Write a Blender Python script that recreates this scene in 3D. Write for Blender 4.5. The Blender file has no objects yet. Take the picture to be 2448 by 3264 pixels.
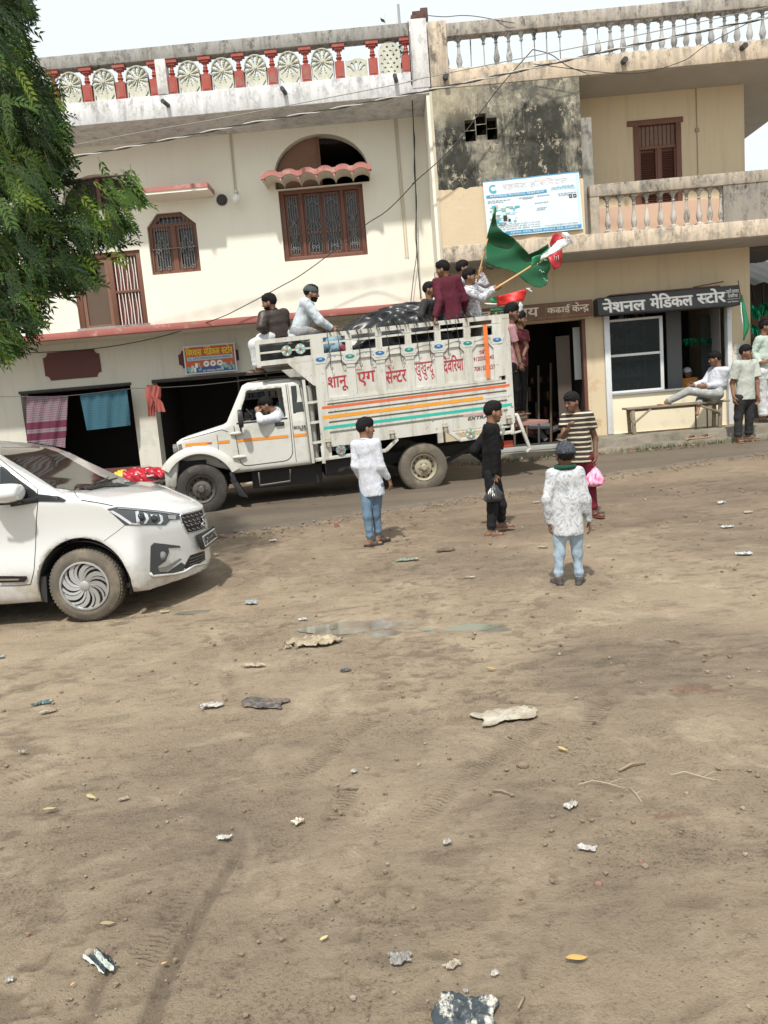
import bpy, bmesh, math, random
import numpy as np
from mathutils import Vector, Matrix
from mathutils.geometry import tessellate_polygon, delaunay_2d_cdt
S = bpy.context.scene
COL = S.collection
# ---------------------------------------------------------------- camera
F_PX = 2450.0
CAM = np.array([0, 0, 1.62])
_a, _p, _rho = math.radians(1.4), math.radians(-8.3), math.radians(4.77)
CF = np.array([-math.sin(_a)*math.cos(_p), math.cos(_a)*math.cos(_p), math.sin(_p)])
_r0 = np.array([math.cos(_a), math.sin(_a), 0]); _u0 = np.cross(_r0, CF)
CR = math.cos(_rho)*_r0 - math.sin(_rho)*_u0
CU = math.sin(_rho)*_r0 + math.cos(_rho)*_u0
cd = bpy.data.cameras.new('camera'); cam = bpy.data.objects.new('camera', cd); COL.objects.link(cam)
cd.sensor_fit = 'AUTO'; cd.sensor_width = 36; cd.lens = 36*F_PX/3264; cd.clip_start = 0.05; cd.clip_end = 2000
cam.matrix_world = Matrix(((CR[0], CU[0], -CF[0], CAM[0]), (CR[1], CU[1], -CF[1], CAM[1]), (CR[2], CU[2], -CF[2], CAM[2]), (0, 0, 0, 1)))
S.camera = cam
# ---------------------------------------------------------------- sky, sun, exposure
W = bpy.data.worlds.new('World'); S.world = W; W.use_nodes = True
wn = W.node_tree; bg = wn.nodes['Background']
sky = wn.nodes.new('ShaderNodeTexSky'); sky.sky_type = 'NISHITA'; sky.sun_disc = False
SUN = Vector((.25, 1, -1.76)).normalized()
sky.sun_elevation = math.asin(-SUN.z); sky.sun_rotation = math.atan2(-SUN.x, -SUN.y)
sky.air_density = 1.0; sky.dust_density = 7.0; sky.ozone_density = 1.0; sky.altitude = 100
# humid haze whitens the monsoon sky everywhere
mx = wn.nodes.new('ShaderNodeMix'); mx.data_type = 'RGBA'; mx.inputs['Factor'].default_value = .88
mx.inputs['B'].default_value = (8.3, 8.9, 8.95, 1)
wn.links.new(sky.outputs[0], mx.inputs['A']); wn.links.new(mx.outputs['Result'], bg.inputs['Color'])
bg.inputs['Strength'].default_value = .098
sd = bpy.data.lights.new('sun', 'SUN'); so = bpy.data.objects.new('sun', sd); COL.objects.link(so)
sd.energy = 3.8; sd.angle = math.radians(2.2); sd.color = (1, .955, .88)
so.rotation_euler = SUN.to_track_quat('-Z', 'Y').to_euler(); so.location = (-4, -10, 20)
S.view_settings.view_transform = 'Standard'; S.view_settings.look = 'None'
S.view_settings.exposure = .38; S.view_settings.gamma = 1
# ---------------------------------------------------------------- picture measuring: V(view) turns a reading into a ray, at a known depth
def view(ox, oy, s): return lambda x, y: (ox + x/s, oy + y/s)
OV = view(0, 0, 1659/2448); Z1 = view(0, 0, 1659/820); Z2 = view(700, 0, 1659/820); Z3 = view(1320, 0, 1659/1128)
Z4 = view(0, 760, 1659/820); Z5 = view(500, 780, 1563/650); Z6 = view(1000, 780, 1659/740); Z7 = view(1680, 780, 1659/768)
Z8 = view(0, 1350, 1659/720); ZF = view(1350, 640, 1659/600); ZG = view(1024, 1250, 1659/1424); ZR = view(2200, 700, 731/248)
ZL = view(0, 2000, 1659/1224); ZM = view(1224, 2000, 1659/1224); ZC = view(0, 1400, 1659/1224)
def ray(v, x, y):
    px, py = v(x, y)
    return CF + CR*(px - 1224)/F_PX + CU*(1632 - py)/F_PX
def at(v, x, y, Y):
    d = ray(v, x, y); return CAM + d*(Y/d[1])
# ---------------------------------------------------------------- noise
def hash2(ix, iy, seed):
    h = (ix.astype(np.int64)*374761393 + iy.astype(np.int64)*668265263 + seed*974711) & 0xffffffff
    h = ((h ^ (h >> 13))*1274126177) & 0xffffffff
    return ((h ^ (h >> 16)) & 0xffff)/65535.0
def noise2(x, y, sc, seed=0):
    x = np.asarray(x)*sc; y = np.asarray(y)*sc
    ix = np.floor(x); iy = np.floor(y); fx = x-ix; fy = y-iy
    fx = fx*fx*(3-2*fx); fy = fy*fy*(3-2*fy)
    a = hash2(ix, iy, seed); b = hash2(ix+1, iy, seed); c = hash2(ix, iy+1, seed); d = hash2(ix+1, iy+1, seed)
    return (a*(1-fx)+b*fx)*(1-fy) + (c*(1-fx)+d*fx)*fy
def fbm(x, y, sc, seed=0, o=4):
    t = 0; w = 1; n = 0
    for i in range(o):
        t = t + w*noise2(x, y, sc*2**i, seed+i*17); n += w; w *= .5
    return t/n
def base_h(x, y):
    y = np.asarray(y, float)
    t = np.clip((y-5.6)/1.2, 0, 1)
    return np.where(y < 6.8, .03*t*t*(1), .03+.055*(y-6.8)) * 1.0 * (y < 14) + (y >= 14)*.42
def gz(x, y): return float(base_h(x, y) + .03*(fbm(np.array([x]), np.array([y]), .9, 3, 3)[0]-.5))
def onground(v, x, y, lift=0):
    d = ray(v, x, y); t = (-CAM[2])/d[2] if d[2] < 0 else 20
    for _ in range(30):
        q = CAM + d*t; h = gz(q[0], q[1]) + lift
        t = (h-CAM[2])/d[2]
    return CAM + d*t
# ---------------------------------------------------------------- materials
def nodes(name):
    m = bpy.data.materials.new(name); m.use_nodes = True
    return m, m.node_tree.nodes, m.node_tree.links, m.node_tree.nodes['Principled BSDF']
def c4(c): return (c[0], c[1], c[2], 1)
class NT:
    """short-hand for building node trees"""
    def __init__(s, name):
        s.m, s.n, s.l, s.b = nodes(name); s.tc = s.n.new('ShaderNodeTexCoord'); s.co = s.tc.outputs['Object']
    def map(s, scale=(1, 1, 1), rot=(0, 0, 0), loc=(0, 0, 0), src=None):
        k = s.n.new('ShaderNodeMapping'); s.l.new(src or s.co, k.inputs[0])
        k.inputs['Scale'].default_value = scale; k.inputs['Rotation'].default_value = rot; k.inputs['Location'].default_value = loc
        return k.outputs[0]
    def noise(s, scale, detail=6, rough=.6, src=None, dist=0):
        k = s.n.new('ShaderNodeTexNoise'); s.l.new(src or s.co, k.inputs['Vector'])
        k.inputs['Scale'].default_value = scale; k.inputs['Detail'].default_value = detail; k.inputs['Roughness'].default_value = rough
        k.inputs['Distortion'].default_value = dist
        return k.outputs['Fac']
    def voro(s, scale, src=None, feat='F1'):
        k = s.n.new('ShaderNodeTexVoronoi'); s.l.new(src or s.co, k.inputs['Vector']); k.inputs['Scale'].default_value = scale; k.feature = feat
        return k.outputs['Distance']
    def wave(s, scale, axis='X', src=None, dist=0, prof='SIN'):
        k = s.n.new('ShaderNodeTexWave'); s.l.new(src or s.co, k.inputs['Vector']); k.bands_direction = axis
        k.inputs['Scale'].default_value = scale; k.inputs['Distortion'].default_value = dist; k.wave_profile = prof
        return k.outputs['Fac']
    def ramp(s, f, a, b, ca=(0, 0, 0), cb=(1, 1, 1)):
        k = s.n.new('ShaderNodeValToRGB'); s.l.new(f, k.inputs[0]); e = k.color_ramp.elements
        e[0].position = a; e[1].position = b; e[0].color = c4(ca); e[1].color = c4(cb)
        return k.outputs[0]
    def mix(s, f, A, B, mode='MIX'):
        k = s.n.new('ShaderNodeMix'); k.data_type = 'RGBA'; k.blend_type = mode
        for nm, val in (('Factor', f), ('A', A), ('B', B)):
            i = k.inputs[nm]
            if isinstance(val, (int, float)): i.default_value = val
            elif isinstance(val, (tuple, list)): i.default_value = c4(val)
            else: s.l.new(val, i)
        return k.outputs['Result']
    def math(s, op, a, b=0):
        k = s.n.new('ShaderNodeMath'); k.operation = op
        for i, val in enumerate((a, b)):
            if isinstance(val, (int, float)): k.inputs[i].default_value = val
            else: s.l.new(val, k.inputs[i])
        return k.outputs[0]
    def sep(s, src=None):
        k = s.n.new('ShaderNodeSeparateXYZ'); s.l.new(src or s.co, k.inputs[0]); return k.outputs
    def attr(s, name):
        k = s.n.new('ShaderNodeAttribute'); k.attribute_name = name; return k.outputs
    def bump(s, h, strength=.3, dist=.01):
        k = s.n.new('ShaderNodeBump'); s.l.new(h, k.inputs['Height']); k.inputs['Strength'].default_value = strength; k.inputs['Distance'].default_value = dist
        s.l.new(k.outputs[0], s.b.inputs['Normal'])
    def out(s, col=None, rough=.7, metal=0, spec=None):
        for nm, val in (('Base Color', col), ('Roughness', rough), ('Metallic', metal)):
            if val is None: continue
            i = s.b.inputs[nm]
            if isinstance(val, (int, float)): i.default_value = val
            elif isinstance(val, (tuple, list)): i.default_value = c4(val)
            else: s.l.new(val, i)
        if spec is not None: s.b.inputs['Specular IOR Level'].default_value = spec
        return s.m
def mul(c, k): return tuple(min(1, x*k) for x in c)
def M(name, c, rough=.7, var=.25, scale=6, metal=0, bump=.15, bs=60, dirt=None, dirt_amt=.5, spec=None, stretch=(1, 1, 1), bd=.004):
    """a surface with soft colour variation, fine bump and an optional dirt layer of patchy shape"""
    t = NT(name); src = t.map(stretch)
    col = t.mix(t.noise(scale, src=src), mul(c, 1-var), mul(c, 1+var*.6))
    if dirt is not None:
        col = t.mix(t.ramp(t.noise(scale*.7, 8, .7, src=src), .62-.25*dirt_amt, .78-.1*dirt_amt), col, dirt)
    if bump: t.bump(t.noise(bs, 5), bump, bd)
    r = t.math('ADD', t.math('MULTIPLY', t.noise(scale*2), .25), max(0, rough-.12))
    return t.out(col, r, metal, spec)
def plain(name, c, rough=.5, metal=0, spec=None):
    t = NT(name); return t.out(t.mix(t.noise(9), mul(c, .86), mul(c, 1.08)), rough, metal, spec)
# ---------------------------------------------------------------- meshes
class MB:
    def __init__(s): s.v = []; s.f = []; s.m = []
    def add(s, v, f, mi=0):
        o = len(s.v); s.v += [tuple(map(float, p)) for p in v]; s.f += [tuple(i+o for i in q) for q in f]; s.m += [mi]*len(f); return s
    def box(s, x0, x1, y0, y1, z0, z1, mi=0):
        return s.add([(x0, y0, z0), (x1, y0, z0), (x1, y1, z0), (x0, y1, z0), (x0, y0, z1), (x1, y0, z1), (x1, y1, z1), (x0, y1, z1)],
                     [(0, 3, 2, 1), (4, 5, 6, 7), (0, 1, 5, 4), (1, 2, 6, 5), (2, 3, 7, 6), (3, 0, 4, 7)], mi)
    def hexa(s, p, mi=0):   # eight corners, bottom ring then top ring
        return s.add(p, [(0, 3, 2, 1), (4, 5, 6, 7), (0, 1, 5, 4), (1, 2, 6, 5), (2, 3, 7, 6), (3, 0, 4, 7)], mi)
    def bar(s, a, b, w, h, up=(0, 0, 1), mi=0):
        a = np.array(a, float); b = np.array(b, float); d = b-a; d /= np.linalg.norm(d)
        up = np.array(up, float); x = np.cross(d, up)
        if np.linalg.norm(x) < 1e-5: x = np.cross(d, (1, 0, 0))
        x /= np.linalg.norm(x); y = np.cross(x, d); x = x*w/2; y = y*h/2
        return s.hexa([a-x-y, a+x-y, b+x-y, b-x-y, a-x+y, a+x+y, b+x+y, b-x+y], mi)
    def tube(s, pts, r, n=8, mi=0, closed=False, flat=None):
        P = [np.array(p, float) for p in pts]; N = len(P); rs = r if isinstance(r, (list, tuple, np.ndarray)) else [r]*N
        V = []; up = np.array((0.12, .31, .94))
        for i, p in enumerate(P):
            if closed: d = P[(i+1) % N]-P[i-1]
            else: d = P[min(i+1, N-1)]-P[max(i-1, 0)]
            d = d/(np.linalg.norm(d)+1e-12); x = np.cross(d, up)
            if np.linalg.norm(x) < .15: x = np.cross(d, (1, 0, 0))
            x /= np.linalg.norm(x); y = np.cross(x, d)
            for k in range(n):
                t = 2*math.pi*k/n; V.append(p+rs[i]*(x*math.cos(t)+y*math.sin(t)))
        f = []
        for i in range(N if closed else N-1):
            j = (i+1) % N
            for k in range(n): f.append((i*n+k, i*n+(k+1) % n, j*n+(k+1) % n, j*n+k))
        if not closed: f += [tuple(range(n))[::-1], tuple(range((N-1)*n, N*n))]
        return s.add(V, f, mi)
    def lathe(s, prof, o=(0, 0, 0), ax=(0, 0, 1), n=16, mi=0, cap=True):
        o = np.array(o, float); ax = np.array(ax, float); ax /= np.linalg.norm(ax)
        x = np.cross(ax, (0, 1, 0) if abs(ax[1]) < .9 else (1, 0, 0)); x /= np.linalg.norm(x); y = np.cross(ax, x)
        V = []; f = []
        for r, z in prof:
            for k in range(n):
                t = 2*math.pi*k/n; V.append(o+ax*z+r*(x*math.cos(t)+y*math.sin(t)))
        for i in range(len(prof)-1):
            for k in range(n): f.append((i*n+k, i*n+(k+1) % n, (i+1)*n+(k+1) % n, (i+1)*n+k))
        if cap: f += [tuple(range(n))[::-1], tuple(range((len(prof)-1)*n, len(prof)*n))]
        return s.add(V, f, mi)
    def prism(s, loops, fn, d0, d1, mi=0, back=True, side_mi=None):
        """outer loop + holes in 2-D; fn(u, w, d) -> point; from depth d0 (front) to d1"""
        side_mi = mi if side_mi is None else side_mi
        loops = [list(l) for l in loops]
        tris = tessellate_polygon([[Vector((u, w, 0)) for u, w in l] for l in loops])
        flat = [p for l in loops for p in l]
        s.add([fn(u, w, d0) for u, w in flat], tris, mi)
        if back: s.add([fn(u, w, d1) for u, w in flat], [t[::-1] for t in tris], mi)
        for l in loops:
            n = len(l)
            s.add([fn(u, w, d0) for u, w in l]+[fn(u, w, d1) for u, w in l], [(i, (i+1) % n, n+(i+1) % n, n+i) for i in range(n)], side_mi)
        return s
    def grid(s, P, mi=0):
        P = np.asarray(P); a, b = P.shape[:2]
        return s.add(P.reshape(-1, 3), [(i*b+j, i*b+j+1, (i+1)*b+j+1, (i+1)*b+j) for i in range(a-1) for j in range(b-1)], mi)
    def join(s, o, mi=None):
        k = len(s.v); s.v += o.v; s.f += [tuple(i+k for i in q) for q in o.f]; s.m += o.m if mi is None else [mi]*len(o.f); return s
    def xf(s, fn): s.v = [tuple(map(float, fn(p))) for p in s.v]; return s
    def build(s, name, mats, parent=None, smooth=None, bevel=0, fix=True):
        me = bpy.data.meshes.new(name); me.from_pydata(s.v, [], s.f)
        for m in (mats if isinstance(mats, (list, tuple)) else [mats]): me.materials.append(m)
        me.polygons.foreach_set('material_index', s.m)
        if fix or bevel:
            bm = bmesh.new(); bm.from_mesh(me)
            if fix: bmesh.ops.recalc_face_normals(bm, faces=bm.faces)
            if bevel:
                ed = [e for e in bm.edges if len(e.link_faces) == 2 and e.calc_face_angle(0) > .6]
                bmesh.ops.bevel(bm, geom=ed, offset=bevel, segments=2, affect='EDGES', profile=.5, clamp_overlap=True)
            bm.to_mesh(me); bm.free()
        if smooth is not None or bevel:
            me.polygons.foreach_set('use_smooth', [True]*len(me.polygons)); me.set_sharp_from_angle(angle=math.radians(smooth if smooth is not None else 40))
        o = bpy.data.objects.new(name, me); COL.objects.link(o)
        if parent: own(o, parent)
        return o
def own(o, parent):
    o.parent = parent
    root = parent
    while root.parent: root = root.parent
    # every mesh is written in world metres: only the root Empty carries an offset
    o.matrix_parent_inverse = Matrix.Translation(-Vector(root.location)) if parent == root else Matrix.Identity(4)
def thing(name, loc, label, cat, group=None):
    o = bpy.data.objects.new(name, None); o.empty_display_size = .1; COL.objects.link(o); o.location = loc
    return tag(o, label, cat, group)
def tag(o, label, cat, group=None):
    o['label'] = label; o['category'] = cat
    if group: o['group'] = group
    return o
def struct(o): o['kind'] = 'structure'; return o
def stuff(o): o['kind'] = 'stuff'; return o
def XZ(y): return lambda u, w, d: (u, y+d, w)       # a facade plane: depth grows away from the street
def rect(x0, x1, z0, z1): return [(x0, z0), (x1, z0), (x1, z1), (x0, z1)]
def arch(x0, x1, z0, zs, z1, n=20): # rectangle to zs then half ellipse up to z1
    c = (x0+x1)/2; a = (x1-x0)/2
    return [(x0, z0), (x1, z0)]+[(c+a*math.cos(math.pi*i/n), zs+(z1-zs)*math.sin(math.pi*i/n)) for i in range(n+1)]
# ---------------------------------------------------------------- signed distance modelling (bodies, clothes, cars)
def sd_rc(P, a, b, ra, rb):
    a = np.asarray(a, float); b = np.asarray(b, float); ba = b-a; l2 = ba@ba+1e-12; pa = P-a
    t = np.clip((pa@ba)/l2, 0, 1); q = pa-t[..., None]*ba
    return np.sqrt((q*q).sum(-1))-(ra+(rb-ra)*t)
def sd_ell(P, c, R, r):   # R rows: axes
    q = (P-np.asarray(c))@np.asarray(R).T; r = np.asarray(r, float)
    k0 = np.sqrt(((q/r)**2).sum(-1)); k1 = np.sqrt(((q/(r*r))**2).sum(-1))+1e-9
    return k0*(k0-1)/k1
def smin(a, b, k):
    if k <= 0: return np.minimum(a, b)
    h = np.clip(.5+.5*(b-a)/k, 0, 1); return b+(a-b)*h-k*h*(1-h)
def smax(a, b, k): return -smin(-a, -b, k)
def sd_poly(X, Z, poly):
    p = np.asarray(poly, float); n = len(p); d = np.full(X.shape, 1e9); sgn = np.ones(X.shape)
    for i in range(n):
        a = p[i]; b = p[i-1]; e = b-a; wx = X-a[0]; wz = Z-a[1]
        t = np.clip((wx*e[0]+wz*e[1])/(e@e+1e-12), 0, 1); bx = wx-e[0]*t; bz = wz-e[1]*t
        d = np.minimum(d, bx*bx+bz*bz)
        c1 = Z >= a[1]; c2 = Z < b[1]; c3 = e[0]*wz > e[1]*wx
        sgn = np.where((c1 & c2 & c3) | (~c1 & ~c2 & ~c3), -sgn, sgn)
    return sgn*np.sqrt(d)
def sdf_mesh(fn, lo, hi, h, steps=2):
    lo = np.asarray(lo, float); hi = np.asarray(hi, float); n = np.maximum(4, np.ceil((hi-lo)/h).astype(int)+1)
    ax = [lo[i]+h*np.arange(n[i]) for i in range(3)]
    P = np.stack(np.meshgrid(*ax, indexing='ij'), -1); D = fn(P)
    ins = D < 0
    cnt = np.zeros(n-1, int); acc = np.zeros(tuple(n-1)+(3,)); num = np.zeros(n-1)
    off = [(i, j, k) for i in (0, 1) for j in (0, 1) for k in (0, 1)]
    sl = lambda o: tuple(slice(o[q], n[q]-1+o[q]) for q in range(3))
    for o in off: cnt += ins[sl(o)]
    act = (cnt > 0) & (cnt < 8)
    for i, o in enumerate(off):
        for q in range(3):
            if o[q]: continue
            o2 = list(o); o2[q] = 1
            d1 = D[sl(o)]; d2 = D[sl(o2)]; cr = (d1 < 0) != (d2 < 0)
            t = np.where(cr, d1/(d1-d2+1e-20), 0)
            for c in range(3): acc[..., c] += np.where(cr, o[c]+(t if c == q else 0), 0)
            num += cr
    idx = np.full(n-1, -1); ii = np.argwhere(act); idx[act] = np.arange(len(ii))
    V = lo+h*(ii+acc[act]/num[act][:, None])
    for _ in range(steps):
        e = h*.4; d = fn(V)
        g = np.stack([fn(V+np.eye(3)[q]*e)-fn(V-np.eye(3)[q]*e) for q in range(3)], -1)/(2*e)
        V = V-np.clip(d/np.maximum((g*g).sum(-1), .2), -h*.6, h*.6)[:, None]*g
    Fs = []
    for q in range(3):
        o = [0, 0, 0]; a = [slice(None)]*3; b = [slice(None)]*3; a[q] = slice(0, n[q]-1); b[q] = slice(1, n[q])
        cr = ins[tuple(a)] != ins[tuple(b)]; fl = ins[tuple(a)]
        r, s_ = [(1, 2), (2, 0), (0, 1)][q]
        w = np.argwhere(cr); w = w[(w[:, r] > 0) & (w[:, s_] > 0) & (w[:, r] < n[r]-1) & (w[:, s_] < n[s_]-1)]
        if not len(w): continue
        def g(dr, ds):
            k = w.copy(); k[:, r] += dr; k[:, s_] += ds; return idx[k[:, 0], k[:, 1], k[:, 2]]
        quad = np.stack([g(-1, -1), g(0, -1), g(0, 0), g(-1, 0)], -1)
        f2 = fl[w[:, 0], w[:, 1], w[:, 2]]
        quad[~f2] = quad[~f2][:, ::-1]
        Fs.append(quad)
    Q = np.concatenate(Fs) if Fs else np.zeros((0, 4), int)
    Q = Q[(Q >= 0).all(1)]
    m = MB(); m.v = [tuple(p) for p in V]; m.f = [tuple(int(i) for i in q) for q in Q]; m.m = [0]*len(m.f)
    return m
def smesh(mb, name, mats, parent, smooth=180):
    return mb.build(name, mats, parent, smooth=smooth, fix=False)
# ---------------------------------------------------------------- writing
_fc = bpy.data.curves.new('writing', 'FONT'); _fo = bpy.data.objects.new('writing', _fc); COL.objects.link(_fo)
def _glyphs(txt, offset):
    _fc.body = txt; _fc.offset = offset; _fc.resolution_u = 3; _fc.fill_mode = 'BOTH'
    bpy.context.view_layer.update()
    ob = _fo.evaluated_get(bpy.context.evaluated_depsgraph_get()); me = ob.to_mesh()
    v = [tuple(p.co) for p in me.vertices]; f = [tuple(p.vertices) for p in me.polygons]; ob.to_mesh_clear()
    return v, f
def writing(txt, offset=0.0):
    """flat text mesh (u, w) with shirorekha baseline rules; '~' after a consonant makes its half form, ^ adds a rakar stroke"""
    parts = []; cur = ''
    for ch in txt:
        if ch in '~^':
            if len(cur) > 1: parts.append((cur[:-1], ''))
            parts.append((cur[-1], ch)); cur = ''
        else: cur += ch
    if cur: parts.append((cur, ''))
    V = []; Fc = []; x = 0
    for s, k in parts:
        lead = len(s)-len(s.lstrip(' ')); x += .28*lead; trail = len(s)-len(s.rstrip(' ')); s = s.strip(' ')
        if not s: continue
        v, f = _glyphs(s, offset)
        if not v: continue
        bm = bmesh.new(); bv = [bm.verts.new(p) for p in v]
        for q in f:
            try: bm.faces.new([bv[i] for i in q])
            except ValueError: pass
        x1 = max(p[0] for p in v); x0 = min(p[0] for p in v)
        if k == '~':
            cut = x1-.175-offset
            bmesh.ops.bisect_plane(bm, geom=bm.verts[:]+bm.edges[:]+bm.faces[:], plane_co=(cut, 0, 0), plane_no=(1, 0, 0), clear_outer=True); x1 = cut
        if k == '^':
            c = (x0+x1)/2; w = .045+offset
            q = [bm.verts.new(p) for p in ((c-.02, .16, 0), (c+.05, .2, 0), (c-.2+w, -.13, 0), (c-.2-w, -.10, 0))]; bm.faces.new(q)
        bm.verts.index_update(); o = len(V)
        for p in bm.verts: V.append((p.co.x-x0+x, p.co.y))
        for q in bm.faces: Fc.append(tuple(p.index+o for p in q.verts))
        bm.free(); x += x1-x0-(.01 if k != '~' else 0)+.28*trail
    return V, Fc, x
def write_on(mb, txt, org, uax, wax, width, height, mi=0, offset=.01, slant=0):
    """place writing so that it fills width x height; a brush weight is laid on as a few shifted strokes"""
    V, Fc, w = writing(txt, 0)
    if not V: return
    ys = [p[1] for p in V]; y0 = min(ys); y1 = max(ys); org = np.array(org, float); uax = np.array(uax, float); wax = np.array(wax, float)
    sx = width/max(p[0] for p in V); sy = height/(y1-y0); nn = np.cross(uax, wax); nn /= np.linalg.norm(nn)
    o = offset*1.3
    for k, (dx, dy) in enumerate(((0, 0), (o, o*.6), (-o, -o*.6), (o, -o*.6), (-o, o*.6))[:1 if offset < .011 else 5]):
        mb.add([org+uax*((p[0]+dx)*sx+slant*(p[1]-y0)*sy)+wax*((p[1]+dy-y0)*sy)+nn*.0004*k for p in V], Fc, mi)
# ================================================================ GROUND AND ROAD
def seg_track(pts):
    return np.array([onground(ZL if v == 'L' else ZM, x, y)[:2] for v, x, y in pts])
TRACKS = [  # wheel and foot tracks pressed into the damp soil: points, half width, depth, tread period
    (seg_track([('L', 560, 1500), ('L', 760, 1250), ('L', 990, 1010), ('L', 1180, 760), ('L', 1330, 610), ('L', 1480, 480), ('L', 1600, 400)]), .055, .010, .032),
    (seg_track([('L', 660, 1720), ('L', 720, 1520), ('L', 840, 1280), ('L', 1000, 1010)]), .022, .010, 0),
    (seg_track([('L', 625, 1720), ('L', 700, 1500), ('L', 815, 1290)]), .020, .010, 0),
    (seg_track([('L', 410, 1640), ('L', 425, 1560), ('L', 470, 1500)]), .02, .008, 0),
    (seg_track([('M', 30, 990), ('M', 220, 760), ('M', 460, 560), ('M', 700, 420)]), .05, .007, .035),
    (seg_track([('M', 840, 480), ('M', 960, 300), ('M', 1120, 160), ('M', 1250, 60)]), .06, .011, .045),
    (seg_track([('M', 980, 640), ('M', 950, 520), ('M', 1200, 450)]), .045, .009, .04),
    (seg_track([('M', 1600, 600), ('M', 1530, 450), ('M', 1440, 300)]), .035, .010, .04),
    (seg_track([('L', 1330, 980), ('L', 1420, 850), ('L', 1520, 700)]), .045, .010, .035),
    (seg_track([('L', 30, 670), ('L', 200, 600), ('L', 330, 510)]), .04, .010, .04),
    (seg_track([('L', 1290, 60), ('L', 1270, 160), ('L', 1340, 250), ('L', 1640, 245)]), .08, .016, .06),
    (seg_track([('L', 1030, 60), ('L', 990, 180), ('L', 1035, 400)]), .06, .012, .05),
]
def axis(parts):
    out = [np.arange(a, b, s) for a, b, s in parts]; return np.concatenate(out+[[parts[-1][1]]])
gx = np.concatenate([[-200, -110, -60, -35, -22, -15], axis([(-11, -5, .12), (-5, -1.8, .035), (-1.8, 1.9, .0125), (1.9, 7.5, .035), (7.5, 12, .15)]), [16, 24, 36, 60, 110, 200]])
gy = np.concatenate([[-40, -20, -10, -5, -2, 0, .8], axis([(1.3, 4.2, .011), (4.2, 6.5, .018), (6.5, 10, .03), (10, 15, .06)]), [16, 18, 22, 30, 45, 80, 150, 300]])
GX, GY = np.meshgrid(gx, gy, indexing='ij')
def road_edge_y(x): return np.interp(x, [-200, -12, -6, -2.25, .5, 3, 5.74, 9, 200], [6.0, 7.4, 8.2, 9.1, 10.02, 11.1, 11.95, 12.1, 12.1])
near = np.clip((13-GY)/3, 0, 1)*np.clip((12-abs(GX))/3, 0, 1)
H = base_h(GX, GY)+.03*(fbm(GX, GY, .9, 3, 3)-.5)
lump = np.clip(fbm(GX, GY, 7, 11, 4)-.53, 0, 1)*.05*np.clip(fbm(GX, GY, .8, 23, 2)*3-1.15, 0, 1)
clod = np.clip(noise2(GX, GY, 26, 5)-.74, 0, 1)*.035*np.clip(fbm(GX, GY, 1.1, 29, 3)*4-1.9, 0, 1)
H = H+near*(lump+clod+.006*(fbm(GX, GY, 9, 41, 3)-.5))
TRK = np.zeros_like(H); TU = np.zeros_like(H); TV = np.zeros_like(H); TM = np.zeros_like(H)
for pts, hw, dep, per in TRACKS:
    arc = 0
    for i in range(len(pts)-1):
        a, b = pts[i], pts[i+1]; e = b-a; L = np.linalg.norm(e); e = e/L
        wx = GX-a[0]; wy = GY-a[1]; t = wx*e[0]+wy*e[1]; c = wx*e[1]-wy*e[0]
        c = c+.02*(noise2(GX, GY, 5, 77)-.5)
        inside = (t > -.01) & (t < L+.01); s = np.clip(1.3-abs(c)/hw, 0, 1)*inside
        tre = 1
        patch = np.clip(fbm(GX, GY, 3.0, 61, 3)*5-2.1, 0, 1)
        if per: w_ = (s*patch > TM); TM = np.where(w_, s*patch, TM); TU = np.where(w_, (t+arc)/(per*.62), TU); TV = np.where(w_, c/hw, TV); TRK = np.maximum(TRK, .30*s*patch)
        else: patch = 1; TRK = np.maximum(TRK, np.clip(s*1.6, 0, 1))
        rim = np.exp(-((abs(c)-hw*1.15)/(hw*.25+.004))**2)*inside*dep*.6*patch
        H = H-np.clip(s*3, 0, 1)*dep*.75*tre*patch+rim
        arc += L
PUDDLES = []
for v, x, y, rx_, ry_, mt in ((ZG, 150, 868, .36, .14, 0), (ZG, 235, 895, .14, .06, 0), (ZG, 555, 872, .17, .07, 1), (ZG, 650, 880, .11, .05, 0), (ZG, 395, 878, .05, .03, 1), (ZC, 835, 745, .16, .06, 0)):
    q_ = onground(v, x, y); z_ = q_[2]-.004; PUDDLES.append((q_[0], q_[1], rx_, ry_, z_, mt))
    e_ = np.sqrt(((GX-q_[0])/rx_)**2+((GY-q_[1])/ry_)**2)+.9*(fbm(GX, GY, 6, 131, 3)-.5)
    k_ = np.clip(1.35-e_, 0, 1); k_ = k_*k_*(3-2*k_); H = H*(1-k_)+(z_-.014)*k_
STAIN = np.zeros_like(H)
for v, x, y, rx_, ry_ in ((ZM, 1330, 270, .14, .07), (ZM, 1440, 276, .12, .04), (ZM, 1205, 812, .10, .03)):
    q_ = onground(v, x, y); e_ = np.sqrt(((GX-q_[0])/rx_)**2+((GY-q_[1])/ry_)**2); STAIN = np.maximum(STAIN, np.clip((1-e_)*1.6, 0, 1)*(fbm(GX, GY, 24, 137, 3) > .47))
DM = np.clip((fbm(GX*.75, GY*1.2, 15, 171, 3)-.575)*9, 0, 1)*np.clip(fbm(GX, GY, 1.25, 181, 3)*5-2.05, 0, 1)
DM = np.maximum(DM, np.clip((noise2(GX*.8, GY*1.1, 31, 191)-.83)*9, 0, 1)*np.clip(fbm(GX, GY, .9, 193, 3)*5-1.9, 0, 1))*near
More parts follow.
